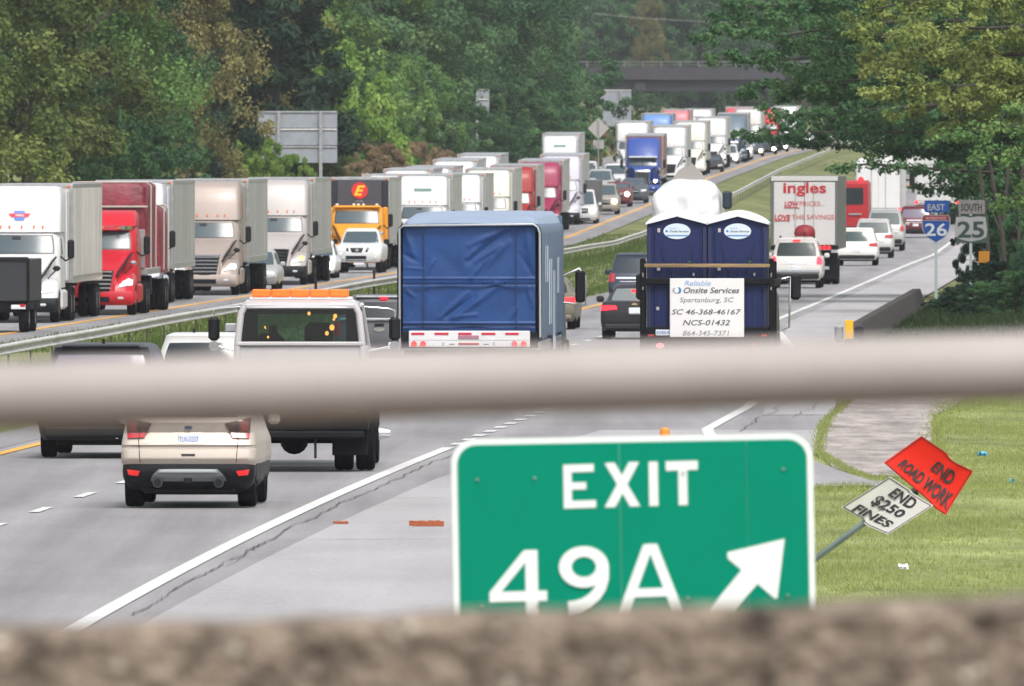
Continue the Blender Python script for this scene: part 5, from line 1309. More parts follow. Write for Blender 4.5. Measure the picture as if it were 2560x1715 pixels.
v.box('marker_lamp', -1.1, -.98, -.08, -.04, 1.50, 1.54, LAMPR, .01); v.box('marker_lamp', 1.0, 1.12, -.08, -.04, 1.50, 1.54, LAMPR, .01)
v.disc('tail_light', -.87, 1.33, .075, mat('hot_red_lamp', (1, .1, .12), .3, emis=2.5), y=-.03, dep=.03, rz=.05); v.disc('tail_light', .87, 1.33, .05, LAMPR, y=-.03, dep=.03)
BW = mat('board_white', (.74, .72, .71), .5, vary=.03)
bd = v.box('company_board', -.685, .685, -.165, -.13, 1.49, 2.58, BW, .008)
INK = mat('board_ink', (.10, .10, .115), .6); BL1 = mat('board_blue', (.20, .36, .62), .6); BL2 = mat('board_bright_blue', (.03, .20, .45), .6)
bx_ = lambda a: -.685 + (a - 330) / 805 * 1.37
bz_ = lambda b: 2.58 - (b - 775) / 640 * 1.09
ty_ = -.169
v.text('Reliable', bx_(488), bx_(775), bz_(855), bz_(800), BL1, y=ty_, shear=.25, bold=.006, parent=bd)
v.text('Onsite Services', bx_(480), bx_(1085), bz_(938), bz_(872), INK, y=ty_, shear=.25, bold=.02, parent=bd)
v.text('Spartanburg, SC', bx_(438), bx_(1022), bz_(1050), bz_(982), mat('board_grey_ink', (.2, .2, .21), .6), y=ty_, shear=.2, bold=.006, parent=bd)
v.text('SC 46-368-46167', bx_(348), bx_(1105), bz_(1168), bz_(1110), INK, y=ty_, shear=.25, bold=.012, parent=bd)
v.text('NCS-01432', bx_(470), bx_(982), bz_(1286), bz_(1226), INK, y=ty_, shear=.25, bold=.012, parent=bd)
v.text('864-345-7371', bx_(470), bx_(975), bz_(1398), bz_(1342), mat('board_pale_ink', (.27, .27, .28), .6), y=ty_, shear=.2, bold=.006, parent=bd)
v.disc('logo_grey', bx_(385), bz_(905), .05, mat('logo_grey', (.36, .38, .42), .6), y=ty_ + .004, dep=.006, rz=.05, parent=bd)
v.disc('logo_blue', bx_(425), bz_(905), .05, BL2, y=ty_ + .002, dep=.006, rz=.058, parent=bd)
v.disc('logo_gap', bx_(405), bz_(905), .04, BW, y=ty_ - .002, dep=.006, rz=.05, parent=bd)
v.body([(.9, 1.15, 5.8, 9.4, .1, .2, .02), (2.2, 1.12, 5.8, 8.6, .1, .2, .02), (2.5, 1.0, 5.9, 8.2, .1, .2, .02)], paint('truck_black', (.03, .03, .035)), 'cab')
for sg in (-1, 1):
    v.box('mirror', sg * 1.36, sg * 1.56, 7.6, 7.7, 2.12, 2.62, BLACK, .05); v.tube('mirror_arm', [(sg * 1.1, 7.7, 2.5), (sg * 1.36, 7.66, 2.56), (sg * 1.34, 7.66, 1.6), (sg * 1.1, 7.7, 1.5)], .02, CHROME)
    v.wheel(sg * 1.05, 1.6, .45, .26, z=WZC); v.wheel(sg * .76, 1.6, .45, .26, z=WZC); v.wheel(sg * 1.0, 8.6, .45, .26, z=WZC)
    v.box('frame_rail', sg * .38, sg * .48, 0, 9, .7, .95, DARKCH)
v.box('lift_gate', -1.0, 1.0, -.06, .05, .8, 1.25, DARKCH, .02)
truck = v
# the toilets stand on the deck: things of their own
PB = mat('toilet_navy_plastic', (.014, .022, .085), .5, vary=.12, spec=.25); PBD = mat('toilet_navy_recess', (.012, .018, .07), .5); PW = mat('toilet_white_roof', (.78, .78, .80), .4)
M_ = Matrix.Translation(truck.root.location) @ Matrix.Rotation(truck.root.rotation_euler.z, 4, 'Z')
def toilet(xo, label):
    t = thing('portable_toilet', label, 'portable toilet', M_ @ Vector((xo * 1.10, .06, 1.43 * 1.0976)), rz=truck.root.rotation_euler.z, group='portable toilets on the service truck'); t.scale = (1.10, 1.1, 1.0976)
    put('cabin', MB().prism([(-.555, 0), (.555, 0), (.555, 2.16), (0, 2.30), (-.555, 2.16)], .02, 1.15), PB, t)
    d = put('door', MB().box(-.42, .42, -.012, .03, .12, 2.05, .01), PB, t)
    rb = MB()
    for k in range(9): rb.box(-.37 + k * .0925 - .01, -.37 + k * .0925 + .01, -.020, -.01, .3, 1.55, .004)
    put('door_rib', rb, PB, d, smooth=0, kind='stuff')
    for sg in (-1, 1):
        put('door_groove', MB().tube([(sg * .30, -.022, 1.75), (sg * .26, -.022, 1.55), (sg * .12, -.022, 1.25), (sg * .10, -.022, .9)], .009, n=5), PBD, d)
        put('corner_trim', MB().box(sg * .47, sg * .553, -.015, .03, .02, 2.1, .01), PBD, t)
    P = [[(x, y, 2.175 + .15 * (1 - (x / .58) ** 2) + .09 * (1 - abs(x / .58)) ** .5) for x in np.linspace(-.58, .58, 17)] for y in (-.06, 1.2)]
    Q = [[(x, y, 2.145 + .15 * (1 - abs(x) / .58)) for x in np.linspace(-.58, .58, 17)] for y in (-.06, 1.2)]
    mb = MB().grid(P).grid(Q); 
    for j in (0, 1): mb.grid([P[j], Q[j]])
    put('roof', mb, PW, t)
    n = 28; ov_ = [( .25 * math.cos(2 * math.pi * k / n), 2.02 + .145 * math.sin(2 * math.pi * k / n)) for k in range(n)]
    dc = put('oval_decal', MB().prism(ov_, -.03, -.0), mat('decal_pale', (.62, .70, .78), .4), d)
    put('lettering', text_mb('Reliable', -.14, .0, 2.06, 2.09, lambda x, z: (x, -.033, z), 0, .2), BL1, dc, smooth=0)
    put('lettering', text_mb('Onsite Services', -.14, .22, 2.0, 2.04, lambda x, z: (x, -.033, z), .02, .2), INK, dc, smooth=0)
    put('decal_band', MB().box(-.2, .2, -.032, -.02, 1.925, 1.955), mat('decal_blue_band', (.15, .28, .5), .5), dc)
    put('logo', MB().box(-.215, -.165, -.034, -.02, 2.0, 2.045, .01), BL2, dc)
    put('sticker', MB().box(-.36, -.31, -.03, .0, 2.0, 2.075, .003), mat('sticker_beige', (.45, .42, .40), .6), d)
    put('sticker', MB().box(-.37, -.31, -.03, .0, 1.29, 1.345, .003), mat('sticker_beige', (.45, .42, .40), .6), d)
    put('sticker', MB().box(-.38, -.33, -.03, .0, .56, .62, .003), mat('sticker_beige', (.45, .42, .40), .6), d)
    put('latch', MB().box(.29, .33, -.05, .0, 1.19, 1.25, .005), CHROME, d)
    put('indicator', MB().box(.20, .26, -.04, .0, 1.44, 1.47, .005), mat('green_indicator', (.02, .12, .04), .4), d)
    put('vent_screw', MB().box(-.015, .015, -.02, .02, 2.2, 2.23, .004), PBD, t)
toilet(-.56, 'left navy portable toilet with white roof standing on the service truck')
toilet(.56, 'right navy portable toilet with white roof standing on the service truck')

# 9. shrink-wrapped boat on its trailer, further ahead
v = Veh('wrapped_boat', 'large boat in white shrink wrap on a trailer, rising behind the portable toilets', 'boat', 1713, 480)
WRAP = mat('white_shrink_wrap', (.66, .68, .70), .38, coat=.2, bump=1.0, bscale=1.6, vary=.1)
WLV = [(1.0, .5, .4, 7, .3, .4, .1), (1.5, .85, .1, 7.6, .3, .5, .1), (2.1, 1.0, .0, 7.8, .35, .5, .12), (2.9, 1.04, .05, 7.8, .4, .5, .15), (3.4, 1.01, .15, 7.5, .4, .5, .2), (3.75, .95, .3, 7.0, .4, .5, .25), (3.98, .84, .6, 6.2, .35, .5, .3), (4.10, .66, 1.0, 5.4, .3, .4, .4), (4.15, .4, 1.5, 4.6, .2, .2, .4)]
wz = np.concatenate([np.linspace(1.0, 4.0, 34), [4.04, 4.08, 4.12, 4.15]]); W_ = np.array(WLV)
hull = v.body([tuple([z] + [float(np.interp(z, W_[:, 0], W_[:, i])) for i in range(1, 7)]) for z in wz], WRAP, 'wrapped_hull', smooth=70)
from mathutils import noise as mnoise
for q in hull.data.vertices:      # film shrunk over gear: ridges and slack hollows
    n1 = mnoise.noise(Vector((q.co.x * 1.3 + q.co.z * .8, q.co.y * .5, q.co.z * 1.1))); n2 = abs(mnoise.noise(Vector((q.co.x * 2.6 - q.co.z * 1.2, q.co.y, q.co.z * 1.8 + 7))))
    k_ = .22 * n1 + .26 * (.5 - n2); q.co.y -= k_ * (1 if q.co.y < 3 else 0); q.co.x *= 1 + .10 * n1; q.co.z += .10 * n1 if q.co.z > 3 else 0
put('tarp_peak', MB().grid([[(-.55, 4.0, 4.1), (-.1, 4.3, 4.15), (.5, 4.0, 4.1)], [(-.35, 4.5, 4.45), (.0, 4.4, 4.6), (.35, 4.5, 4.4)], [(-.1, 5.0, 4.55), (.05, 5.0, 4.68), (.2, 5.0, 4.5)]]), mat('grey_beige_tarp', (.22, .21, .19), .7), v.root, smooth=60)
v.box('strapped_box', 1.06, 1.34, 2.0, 2.6, 3.28, 3.82, mat('dark_teal_box', (.012, .03, .04), .4), .06)
v.box('trailer_frame', -.9, .9, .2, 8, .55, .7, GREYMETAL, .02)
for sg in (-1, 1):
    for y in (2.2, 3.1): v.wheel(sg * .98, y, .36, .22)
    v.box('bunk', sg * .5, sg * .6, .4, 6, .7, 1.15, GREYMETAL, .02)

# 10. beige white SUV with a red bag on the roof, in the right lane
v = car_rear(1991, 594, 'off-white boxy SUV with brake lights on, right behind the supermarket truck', 'suv', 'suv', paint('off_white', (.58, .56, .53), .35), W=.95, Hh=1.86, L=4.8, light=LAMPRL, roofrack=True, brake=LAMPRL, glassm=glass('smoky_rear_glass', (.02, .03, .03)))
v.patch('chrome_strip', [(-.36, .92), (.36, .92), (.34, 1.0), (-.34, 1.0)], CHROME, nx=6, nz=1, off=.03)
v.box('chrome_bumper', -.86, .86, -.06, .1, .56, .70, ALU, .03); v.box('hitch', -.3, .2, -.02, .2, .3, .5, UNDER, .03)
sv = v
for sg in (-1, 1): v.disc('lit_brake_lamp', sg * .86, .98, .10, mat('glaring_brake_lamp', (1.0, .015, .03), .3, emis=6.0), dep=.05)
Ms = Matrix.Translation(sv.root.location) @ Matrix.Rotation(sv.root.rotation_euler.z, 4, 'Z')
bag = thing('roof_bag', 'dark red domed cargo bag tied on the off-white SUV roof', 'cargo bag', Ms @ Vector((.28, 1.3, 1.90)), rz=sv.root.rotation_euler.z)
prof = [(.0, 0), (.36, .0), (.40, .12), (.37, .28), (.26, .40), (.12, .44), (0, .45)]
put('bag', MB().lathe(prof, axis='z', n=20), mat('dark_red_fabric', (.22, .012, .02), .6, bump=.6, bscale=6, vary=.2), bag, smooth=60)
put('strap', MB().box(-.02, .02, -.41, -.36, 0, .2), BLACK, bag)

# 11. supermarket truck
v = Veh('box_trailer_truck', 'silver grey box trailer with red lettering on white rear doors', 'truck', 2011, 612)
SILV = mat('dull_silver_trailer', (.12, .135, .125), .45, metal=.2, vary=.12)
b = v.box('trailer_body', -1.3, 1.3, 0, 15.5, 1.32, 4.15, SILV, .03)
v.box('header', -1.28, 1.28, -.03, .05, 3.95, 4.13, mat('pale_header', (.5, .49, .47), .5), .01)
DW = mat('door_white', (.53, .515, .505), .45, vary=.05, vscale=1)
for i, sg in enumerate((-1, 1)):
    d = v.box('rear_door', sg * .01, sg * 1.17, -.035, .03, 1.5, 3.9, DW, .015)
    v.tube('lock_rod', [(sg * .35, -.05, 1.45), (sg * .35, -.05, 3.85)], .012, ALU, parent=d, n=6)
REDT = mat('supermarket_red', (.42, .012, .02), .5); REDT2 = mat('supermarket_red_faded', (.5, .10, .10), .5)
ux = lambda a: (a - 540) / 4.6115 / 65.4 + .02
uz = lambda b: 4.8 - (400 + b / 4.6115 - HY) / 65.4
tx = lambda s, a0, a1, b1, b0, m, **k: v.text(s, ux(a0), ux(a1), uz(b1), uz(b0), m, y=-.055, **k)
tx('ingles', 290, 785, 425, 262, REDT, bold=.022)
tx('LOW', 305, 470, 540, 480, REDT, bold=.03, shear=.1); tx('PRICES...', 480, 765, 535, 482, REDT2, bold=.0)
tx('LOVE', 188, 372, 696, 635, REDT, bold=.03, shear=.1); tx('THE SAVINGS!', 390, 895, 690, 635, REDT2, bold=.005)
v.tube('underline', [(ux(300), -.055, uz(552)), (ux(450), -.055, uz(552)), (ux(475), -.055, uz(562))], .02, REDT, n=5); v.tube('underline', [(ux(195), -.055, uz(704)), (ux(340), -.055, uz(700)), (ux(365), -.055, uz(712))], .02, REDT, n=5)
for a in (.55, .72, .89): v.disc('tail_light', a + .05, 1.40, .07, LAMPRL, y=-.04, dep=.03)
for a in (-.55, -.72, -.89): v.disc('tail_light', a, 1.40, .07, LAMPRL, y=-.04, dep=.03)
v.box('rear_sill', -1.3, 1.3, -.05, .05, 1.32, 1.48, DARKCH, .01)
g_ = v.box('underride_guard', -.9, .95, -.04, .06, .56, .68, ALU, .01)
for a in (-.8, -.2, .4): v.box('reflective_strip', a, a + .28, -.05, -.03, .60, .64, RED, .003, parent=g_)
for sg in (-1, 1):
    v.box('guard_post', sg * .5, sg * .6, -.02, .08, .6, 1.32, DARKCH, .01)
    for y in (1.6, 2.9): v.wheel(sg * 1.15, y, .5, .27); v.wheel(sg * .84, y, .5, .27)
    v.box('mud_flap', sg * .7, sg * 1.28, .6, .63, .2, 1.2, DARKCH, .004)
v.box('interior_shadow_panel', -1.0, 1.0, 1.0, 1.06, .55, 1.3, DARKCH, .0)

# 12. vehicles further along on the right
v = car_rear(2142, 719, 'white crossover directly right of the supermarket truck', 'suv', 'suv', paint('pearl_white', (.70, .69, .66), .3), W=.93, Hh=1.7, L=4.6, lamp='wide', glassm=glass('teal_rear_glass', (.03, .06, .055)))
v = car_rear(2183, 774, 'silver white SUV ahead of the white crossover', 'suv', 'suv', paint('silver_white', (.55, .55, .54), .3, .2), W=.95, Hh=1.9, L=5.0, lamp='wide', glassm=glass('pale_rear_glass', (.10, .12, .12)))
v = car_rear(2212, 818, 'tall silver van with a pale sloping rear window', 'van', 'van', paint('silver', (.45, .46, .45), .3, .3), W=.98, Hh=2.12, L=5.2, glassm=glass('pale_rear_glass', (.10, .12, .12)))
v = car_rear(2289, 884, 'dark red SUV behind the EAST 26 sign', 'suv', 'suv', paint('dark_red', (.13, .012, .022), .3), W=.97, Hh=1.74, L=4.7, glassm=glass('violet_tinted_glass', (.16, .14, .19)))
v.patch('chrome_strip', [(-.5, .93), (.5, .93), (.5, .99), (-.5, .99)], CHROME, nx=6, nz=1, off=.03)
# red box truck / emergency vehicle
v = Veh('emergency_truck', 'red emergency truck with a dark rear window and red beacon', 'fire truck', 2112, 850)
FR_ = paint('fire_red', (.36, .012, .02), .3)
v.body([(.6, 1.2, .0, 8), (1.0, 1.24, .0, 8), (3.2, 1.22, .05, 8, .12, .1, .02), (3.35, 1.12, .2, 7.8, .12, .1, .02)], FR_)
v.patch('rear_window', [(-1.0, 2.1), (1.0, 2.1), (.98, 3.0), (-.98, 3.0)], GLASSD, k=.03)
v.box('bumper', -1.2, 1.2, -.1, .1, .45, .95, BLACK, .03); v.box('grab_rail', .2, .9, -.06, -.02, 1.55, 1.64, CHROME, .01)
v.disc('beacon', .85, 3.42, .16, LAMPRL, y=.4, dep=.2)
for sg in (-1, 1): v.disc('tail_light', sg * .95, 1.15, .10, LAMPRL, dep=.03); v.wheel(sg * 1.1, 1.5, .48, .28); v.wheel(sg * 1.1, 6, .48, .28)
def box_rear(X, D, label, pm, zt_=4.1, zb_=1.25, name='box_trailer_truck', grid=False, L=15, yaw=0.0, W=1.3, group=None):
    v = Veh(name, label, 'truck', X, D, group, yaw)
    v.box('trailer_body', -W, W, 0, L, zb_, zt_, pm, .03)
    for sg in (-1, 1):
        d = v.box('rear_door', sg * .01, sg * (W - .08), -.03, .02, zb_ + .15, zt_ - .12, pm, .012)
        v.tube('lock_rod', [(sg * .4, -.045, zb_ + .1), (sg * .4, -.045, zt_ - .15)], .015, ALU, parent=d, n=6)
        v.box('corner_post', sg * (W - .07), sg * (W + .01), -.03, .1, zb_, zt_, ALU, .01)
        v.disc('tail_light', sg * (W - .1), zb_ + .05, .09, LAMPRL, y=-.03, dep=.03)
        for y in (1.5, 2.8): v.wheel(sg * (W - .15), y, .5, .27); v.wheel(sg * (W - .45), y, .5, .27)
        v.box('mud_flap', sg * .65, sg * 1.25, .6, .63, .2, 1.15, DARKCH, .004)
    v.box('underride_guard', -.95, .95, -.04, .06, .52, .64, DARKCH, .01)
    if grid:
        for k in range(1, 5):
            z = zb_ + (zt_ - zb_) * k / 5; v.box('door_rib', -W + .08, W - .08, -.05, -.03, z - .03, z + .03, ALU, .01)
    return v
box_rear(2196, 905, 'white box trailer seen between the branches right of the red emergency truck', paint('trailer_white', (.66, .65, .66), .4))
box_rear(2342, 942, 'pale ribbed box trailer behind the dark red SUV', paint('trailer_pale', (.56, .57, .55), .4), grid=True)
box_rear(2250, 1130, 'distant white trailer showing between the overhanging branches', paint('trailer_white', (.66, .65, .66), .4), group='distant white trailers in the near lanes')
box_rear(2360, 1100, 'distant white trailer in the right lane behind the foliage', paint('trailer_white', (.66, .65, .66), .4), group='distant white trailers in the near lanes')
# ------------------------------------------------------------------ oncoming carriageway
# black dump trailer cut by the left edge
v = Veh('dump_trailer', 'black high-sided box of a trailer cut off by the left edge of the photo', 'trailer', -22, 442)
v.box('box', -1.04, 1.04, 0, 5, .86, 2.02, mat('flat_black_panel', (.022, .024, .03), .6), .02)
v.box('frame', -1.0, 1.0, .1, 5, .62, .84, DARKCH, .02); v.box('license_plate', .55, .95, -.02, .02, .64, .76, PLATE, .01)
for sg in (-1, 1):
    v.wheel(sg * .88, .6, .40, .28); v.wheel(sg * .88, 3, .40, .28)
    v.box('corner_post', sg * .98, sg * 1.06, -.03, .05, .86, 2.05, DARKCH, .01); v.box('tail_light', sg * .80, sg * .94, -.03, .0, .70, .78, LAMPR, .01)
v.box('top_rim', -1.06, 1.06, -.04, .06, 1.97, 2.05, BLACK, .01); v.box('tarp_bow', -1.0, 1.0, .3, .4, 2.02, 2.08, DARKCH, .02)
WT = paint('truck_white', (.62, .62, .63), .3); GTR = mat('grey_trailer_skin', (.42, .42, .40), .55, vary=.3, vscale=1.0, stretch=(1, 1, .15))
CORR = mat('corrugated_grey_trailer', (.44, .435, .41), .5, vary=.22, vscale=1.1, stretch=(1, .6, .25), rgb2=(.60, .58, .54))
v = tractor(43, 468, 'white semi truck with a red and blue emblem over its windscreen, nearest oncoming', pm=WT, dark_bumper=True, lit=LAMPWL, trm=CORR, ribs=True, Lt=15.6, ztop=4.05)
# emblem: red winged band over a blue shield
v.lv = [(2.64, 1.14, 2.16, 4.55, .14, .06, .12), (3.2, 1.14, 2.30, 4.6, .14, .06, .12), (3.75, 1.12, 2.55, 4.65, .16, .06, .12)]
v.patch('emblem_shield', [(-.20, 2.98), (.06, 2.98), (.14, 3.20), (-.28, 3.20)], mat('emblem_blue', (.10, .2, .6), .5), off=.012, nx=4, nz=3)
v.patch('emblem_shield', [(-.24, 3.10), (.10, 3.10), (.08, 3.27), (-.22, 3.27)], mat('emblem_blue', (.10, .2, .6), .5), off=.013, nx=4, nz=3)
v.patch('emblem_band', [(-.32, 3.08), (.18, 3.08), (.26, 3.19), (-.40, 3.19)], mat('emblem_red', (.65, .05, .08), .5), off=.016, nx=6, nz=3, k=.05)
v.text('WING', -.20, .06, 3.10, 3.17, WT, off=.024, bold=.03)
v = tractor(240, 491, 'glossy red semi truck hauling tarped loads', pm=paint('gloss_red', (.50, .008, .022), .22), style='red', lit=LAMPWL, tr='tarp', Lt=13.5)
# second slimmer sleeper truck half hidden behind the tarped load
v = tractor(313, 528, 'white roofed dark semi truck mostly hidden behind the red tarped load', pm=paint('slate', (.16, .17, .20), .3), style='aero', fair=paint('pale_lilac_white', (.58, .58, .64), .3), dark_bumper=True, trm=GTR, Lt=15.0)
v = tractor(511, 563, 'taupe semi truck with a chrome slatted grille', pm=paint('taupe', (.36, .30, .27), .3, .2), chrome_grille=True, lit=LAMPWL, trm=GTR, Lt=15.4)
v = tractor(688, 609, 'silver grey semi truck with a black grille and one amber light flashing', pm=paint('warm_silver', (.44, .41, .40), .3, .2), dark_bumper=True, lit=LAMPAL, one=1, amber=True, trm=GTR, Lt=15.4, fair=paint('warm_silver', (.44, .41, .40)))
car_front(632, 587, 'silver car peeking out behind the taupe truck trailer', 'car', 'car', paint('silver', (.45, .46, .45), .3, .3), W=.9, Hh=1.48)
# yellow day cab in front of a black nosed trailer with a round logo
YEL = paint('school_yellow', (.72, .30, .02), .3)
v = tractor(888, 690, 'orange yellow truck pulling a black trailer with a round red and yellow logo', pm=YEL, style='day', tr='none')
bt = trailer(v, 5.2, 15, GTR, z1=4.0)
v.box('black_nose', -1.24, 1.24, 5.12, 5.19, 1.3, 3.9, mat('black_nose', (.055, .055, .07), .5), .03)
for sg in (-1, 1): v.box('black_nose_edge', sg * .96, sg * 1.25, 5.06, 5.14, 1.3, 3.86, mat('black_nose_edge', (.012, .012, .02), .6), .03)
v.disc('round_logo', .0, 3.42, .36, mat('logo_red', (.62, .02, .03), .4), y=5.11, dep=.03, n=28)
v.text('E', -.25, .24, 3.20, 3.64, mat('logo_yellow', (.9, .55, .02), .4), y=5.075, bold=.03, shear=.35)
v.text('ESTES', -.14, .14, 2.93, 2.99, mat('pale_grey_ink', (.5, .5, .55), .5), y=5.10)
# white pickup and small white car
WC = paint('car_white', (.62, .63, .64), .25)
v = Veh('pickup_truck', 'white pickup with one headlight glaring, in front of the orange yellow truck', 'pickup truck', 897, 673)
v.body([(.45, .86, .10, 5.2), (.55, .94, .03, 5.4), (.80, .96, .0, 5.5), (1.0, .96, .03, 5.5), (1.12, .95, .14, 5.5, .22, .15, .12), (1.18, .90, .5, 5.5, .3, .15, .12), (1.25, .86, 1.4, 5.4, .3, .15, .12)], WC)
bl = v.lv
v.body([(1.2, .88, 1.3, 3.6, .3, .3, .16), (1.6, .76, 1.95, 3.4, .28, .3, .16), (1.80, .68, 2.2, 3.3, .25, .3, .14), (1.87, .56, 2.5, 3.1, .2, .2, .1)], WC, 'cabin_roof')
v.patch('windscreen', [(-.78, 1.26), (.78, 1.26), (.64, 1.74), (-.64, 1.74)], GLASSW, k=.06)
v.lv = bl
v.patch('grille_opening', [(-.30, .86), (.12, .86), (.20, 1.06), (-.38, 1.06)], BLACK, nx=4, nz=3); v.disc('round_badge', -.08, .96, .075, CHROME, dep=.05)
v.patch('grille_opening', [(-.58, .92), (-.42, .92), (-.46, 1.06), (-.66, 1.06)], BLACK, nx=3, nz=2); v.patch('grille_opening', [(.26, .88), (.36, .88), (.46, 1.06), (.32, 1.06)], BLACK, nx=3, nz=2)
v.patch('lower_intake', [(-.55, .52), (.30, .52), (.32, .72), (-.55, .72)], BLACK, nx=5, nz=3); v.box('intake_bar', -.5, .3, -.02, .0, .545, .575, CHROME, .005)
for sg in (-1, 1):
    v.patch('headlight', [(sg * .56, .84), (sg * .92, .84), (sg * .90, 1.08), (sg * .52, 1.06)], LAMPW, nx=5, nz=3, off=.02)
    v.box('mirror', sg * .97, sg * 1.2, 1.7, 1.8, 1.2, 1.42, BLACK, .04); v.box('fog_lamp', sg * .62, sg * .72, -.01, .02, .6, .66, LAMPW, .01)
v.disc('lamp', .74, .96, .13, LAMPYL, dep=.05)
v.box('license_plate', -.22, .22, -.03, .02, .34, .43, PLATE, .01); v.wheels(.96, (1.0, 4.6), .4, .27)
car_front(786, 643, 'small white hatchback between the silver grey truck and the white pickup', 'car', 'car', WC, W=.86, Hh=1.54, L=4.1, lit=LAMPWL, one=1)
# the queue of trucks behind, inner lane
Q = [
 (1052, 745, 'white semi truck with a dark slot in its roof fairing, first behind the black trailer', dict(pm=WT, slot=True, trm=GTR)),
 (1139, 792, 'plain white semi truck, second behind the black trailer', dict(pm=WT, trm=GTR)),
 (1216, 834, 'cream white semi truck, third behind the black trailer', dict(pm=paint('cream', (.64, .63, .56), .35), trm=GTR)),
 (1277, 868, 'red semi truck of which only a narrow strip shows', dict(pm=paint('brick_red', (.30, .02, .02), .35), trm=GTR)),
 (1345, 902, 'burgundy semi truck just left of the distant white trucks', dict(pm=paint('burgundy', (.27, .02, .07), .3), trm=GTR)),
 (1398, 940, 'pale lilac semi truck, last of the inner queue before the cars', dict(pm=paint('pale_lilac', (.52, .50, .58), .3), trm=GTR, dark_bumper=True)),
]
for X, D, lab, kw in Q:
    tractor(X, D, lab, group='semi trucks queuing in the inner lane', Lt=13.5, **kw)
# trailers of the middle and outer lanes seen over their roofs
GR2 = paint('pale_trailer', (.55, .54, .52), .45)
for X, D, lab, m_, fm_ in [(960, 760, 'grey trailer rig in the middle lane, roof edge showing above the white truck', GTR, WT), (1065, 850, 'middle lane rig with a long pale roof', GR2, WT), (1130, 905, 'middle lane rig with a white cab showing above the burgundy truck roof', GR2, WT),
                     (1190, 940, 'white middle lane rig with a sloping fairing', GR2, WT), (1010, 830, 'outer lane rig with a whitish roof', GR2, WT)]:
    tractor(X, D, lab, pm=fm_, trm=m_, group='rigs in the middle and outer lanes', Lt=15)
tractor(1397, 1090, 'tall white truck with a green slot near its top, left of the blue truck', pm=WT, slot=True, trm=WT, Lt=13.5, ztop=4.15)
car_front(1462, 1100, 'white van showing as a narrow strip just right of the tall white truck', 'van', 'van', WT, W=.95, Hh=2.2, L=5, style='van')
# box truck and cars in front of the blue truck
v = car_front(1452, 945, 'white cabbed van truck with a dark grey box behind', 'truck', 'box_truck', WT, W=.95, Hh=2.0, L=4.8, style='van', lit=LAMPWL, one=1)
v.box('cargo_box', -.85, 1.05, 2.9, 6.5, .7, 2.55, mat('dark_grey_box', (.10, .10, .105), .5), .03)
v = car_front(1508, 990, 'brownish jeep with one glaring yellow headlight', 'suv', 'suv', paint('bronze_white', (.30, .28, .25), .3), W=.93, Hh=1.9, L=4.5, style='suv', lit=LAMPYL, one=1)
car_front(1541, 1030, 'dark red sedan behind the glaring jeep', 'car', 'car', paint('maroon', (.13, .03, .04), .3), W=.93, Hh=1.6, L=4.8, style='suv', lit=LAMPYL, one=1)
car_front(1582, 1050, 'dark car tucked left of the blue truck front', 'car', 'car', paint('navy_grey', (.07, .08, .10), .3), W=.93, Hh=1.62, L=4.8, style='suv')
car_front(1498, 1082, 'pale silver minivan in the middle lane left of the blue truck', 'van', 'minivan', paint('silver', (.45, .46, .45), .3, .3), W=.98, Hh=1.85, L=5, style='van', lit=LAMPWL)
car_front(1536, 1112, 'white SUV with a greenish glaring headlight left of the blue truck', 'suv', 'suv', WC, W=.98, Hh=1.9, L=5, style='suv', lit=LAMPWL, one=-1)
car_front(1478, 1030, 'small grey car in the middle lane beside the white cabbed van truck', 'car', 'car', paint('grey_blue', (.25, .28, .31), .3), W=.9, Hh=1.5)
car_front(1462, 1060, 'silver saloon behind the small grey car', 'car', 'car', paint('silver', (.45, .46, .45), .3, .3), W=.9, Hh=1.5)
v = tractor(1606, 1089, 'blue semi truck with a chrome grille and a rusty red trailer', pm=paint('royal_blue', (.03, .07, .30), .25), style='conv', lit=LAMPYL, one=1, trm=mat('rusty_red_trailer', (.22, .06, .045), .6, vary=.2), Lt=14)
DT = [
 (1578, 1212, 'white box rig above and left of the blue truck', dict(pm=WT, trm=WT, Lt=14)),
 (1672, 1160, 'white semi truck directly right of the blue truck', dict(pm=WT, trm=WT, Lt=13.5)),
 (1724, 1216, 'cream white semi truck, second right of the blue truck', dict(pm=paint('cream', (.64, .63, .56)), trm=GR2, Lt=13.5)),
 (1777, 1276, 'white semi truck, third right of the blue truck', dict(pm=WT, trm=WT, Lt=13.5, lit=LAMPWL, one=1)),
 (1830, 1338, 'slate blue semi truck partly behind the leaf sprays', dict(pm=paint('slate_blue', (.10, .14, .18), .3), style='conv', trm=mat('slate_trailer', (.14, .17, .20), .5), Lt=13.5)),
 (1640, 1330, 'rig with a bright blue trailer roof behind the white box rig', dict(pm=WT, trm=paint('sky_blue', (.12, .25, .55)), Lt=14, fair=paint('sky_blue', (.12, .25, .55)))),
 (1688, 1420, 'rig with a faded red trailer below the overpass', dict(pm=paint('faded_red', (.50, .16, .18)), trm=paint('faded_red', (.50, .16, .18)), Lt=14)),
 (1745, 1450, 'white rig right of the faded red one below the overpass', dict(pm=WT, trm=WT, Lt=14, slot=True)),
 (1845, 1540, 'red and white rig climbing towards the overpass', dict(pm=paint('pink_red', (.55, .08, .10)), trm=WT, Lt=14)),
 (1870, 1460, 'pale box rig in front of the red and white rig', dict(pm=GR2, trm=GR2, Lt=14)),
 (1915, 1500, 'bright red rig at the edge of the overhanging leaves', dict(pm=paint('bright_red', (.55, .02, .04)), trm=paint('bright_red', (.55, .02, .04)), Lt=14)),
 (1965, 1580, 'white rig half lost behind the overhanging leaves', dict(pm=WT, trm=WT, Lt=14)),
]
for X, D, lab, kw in DT: tractor(X, D, lab, group='distant semi trucks of the jam', **kw)
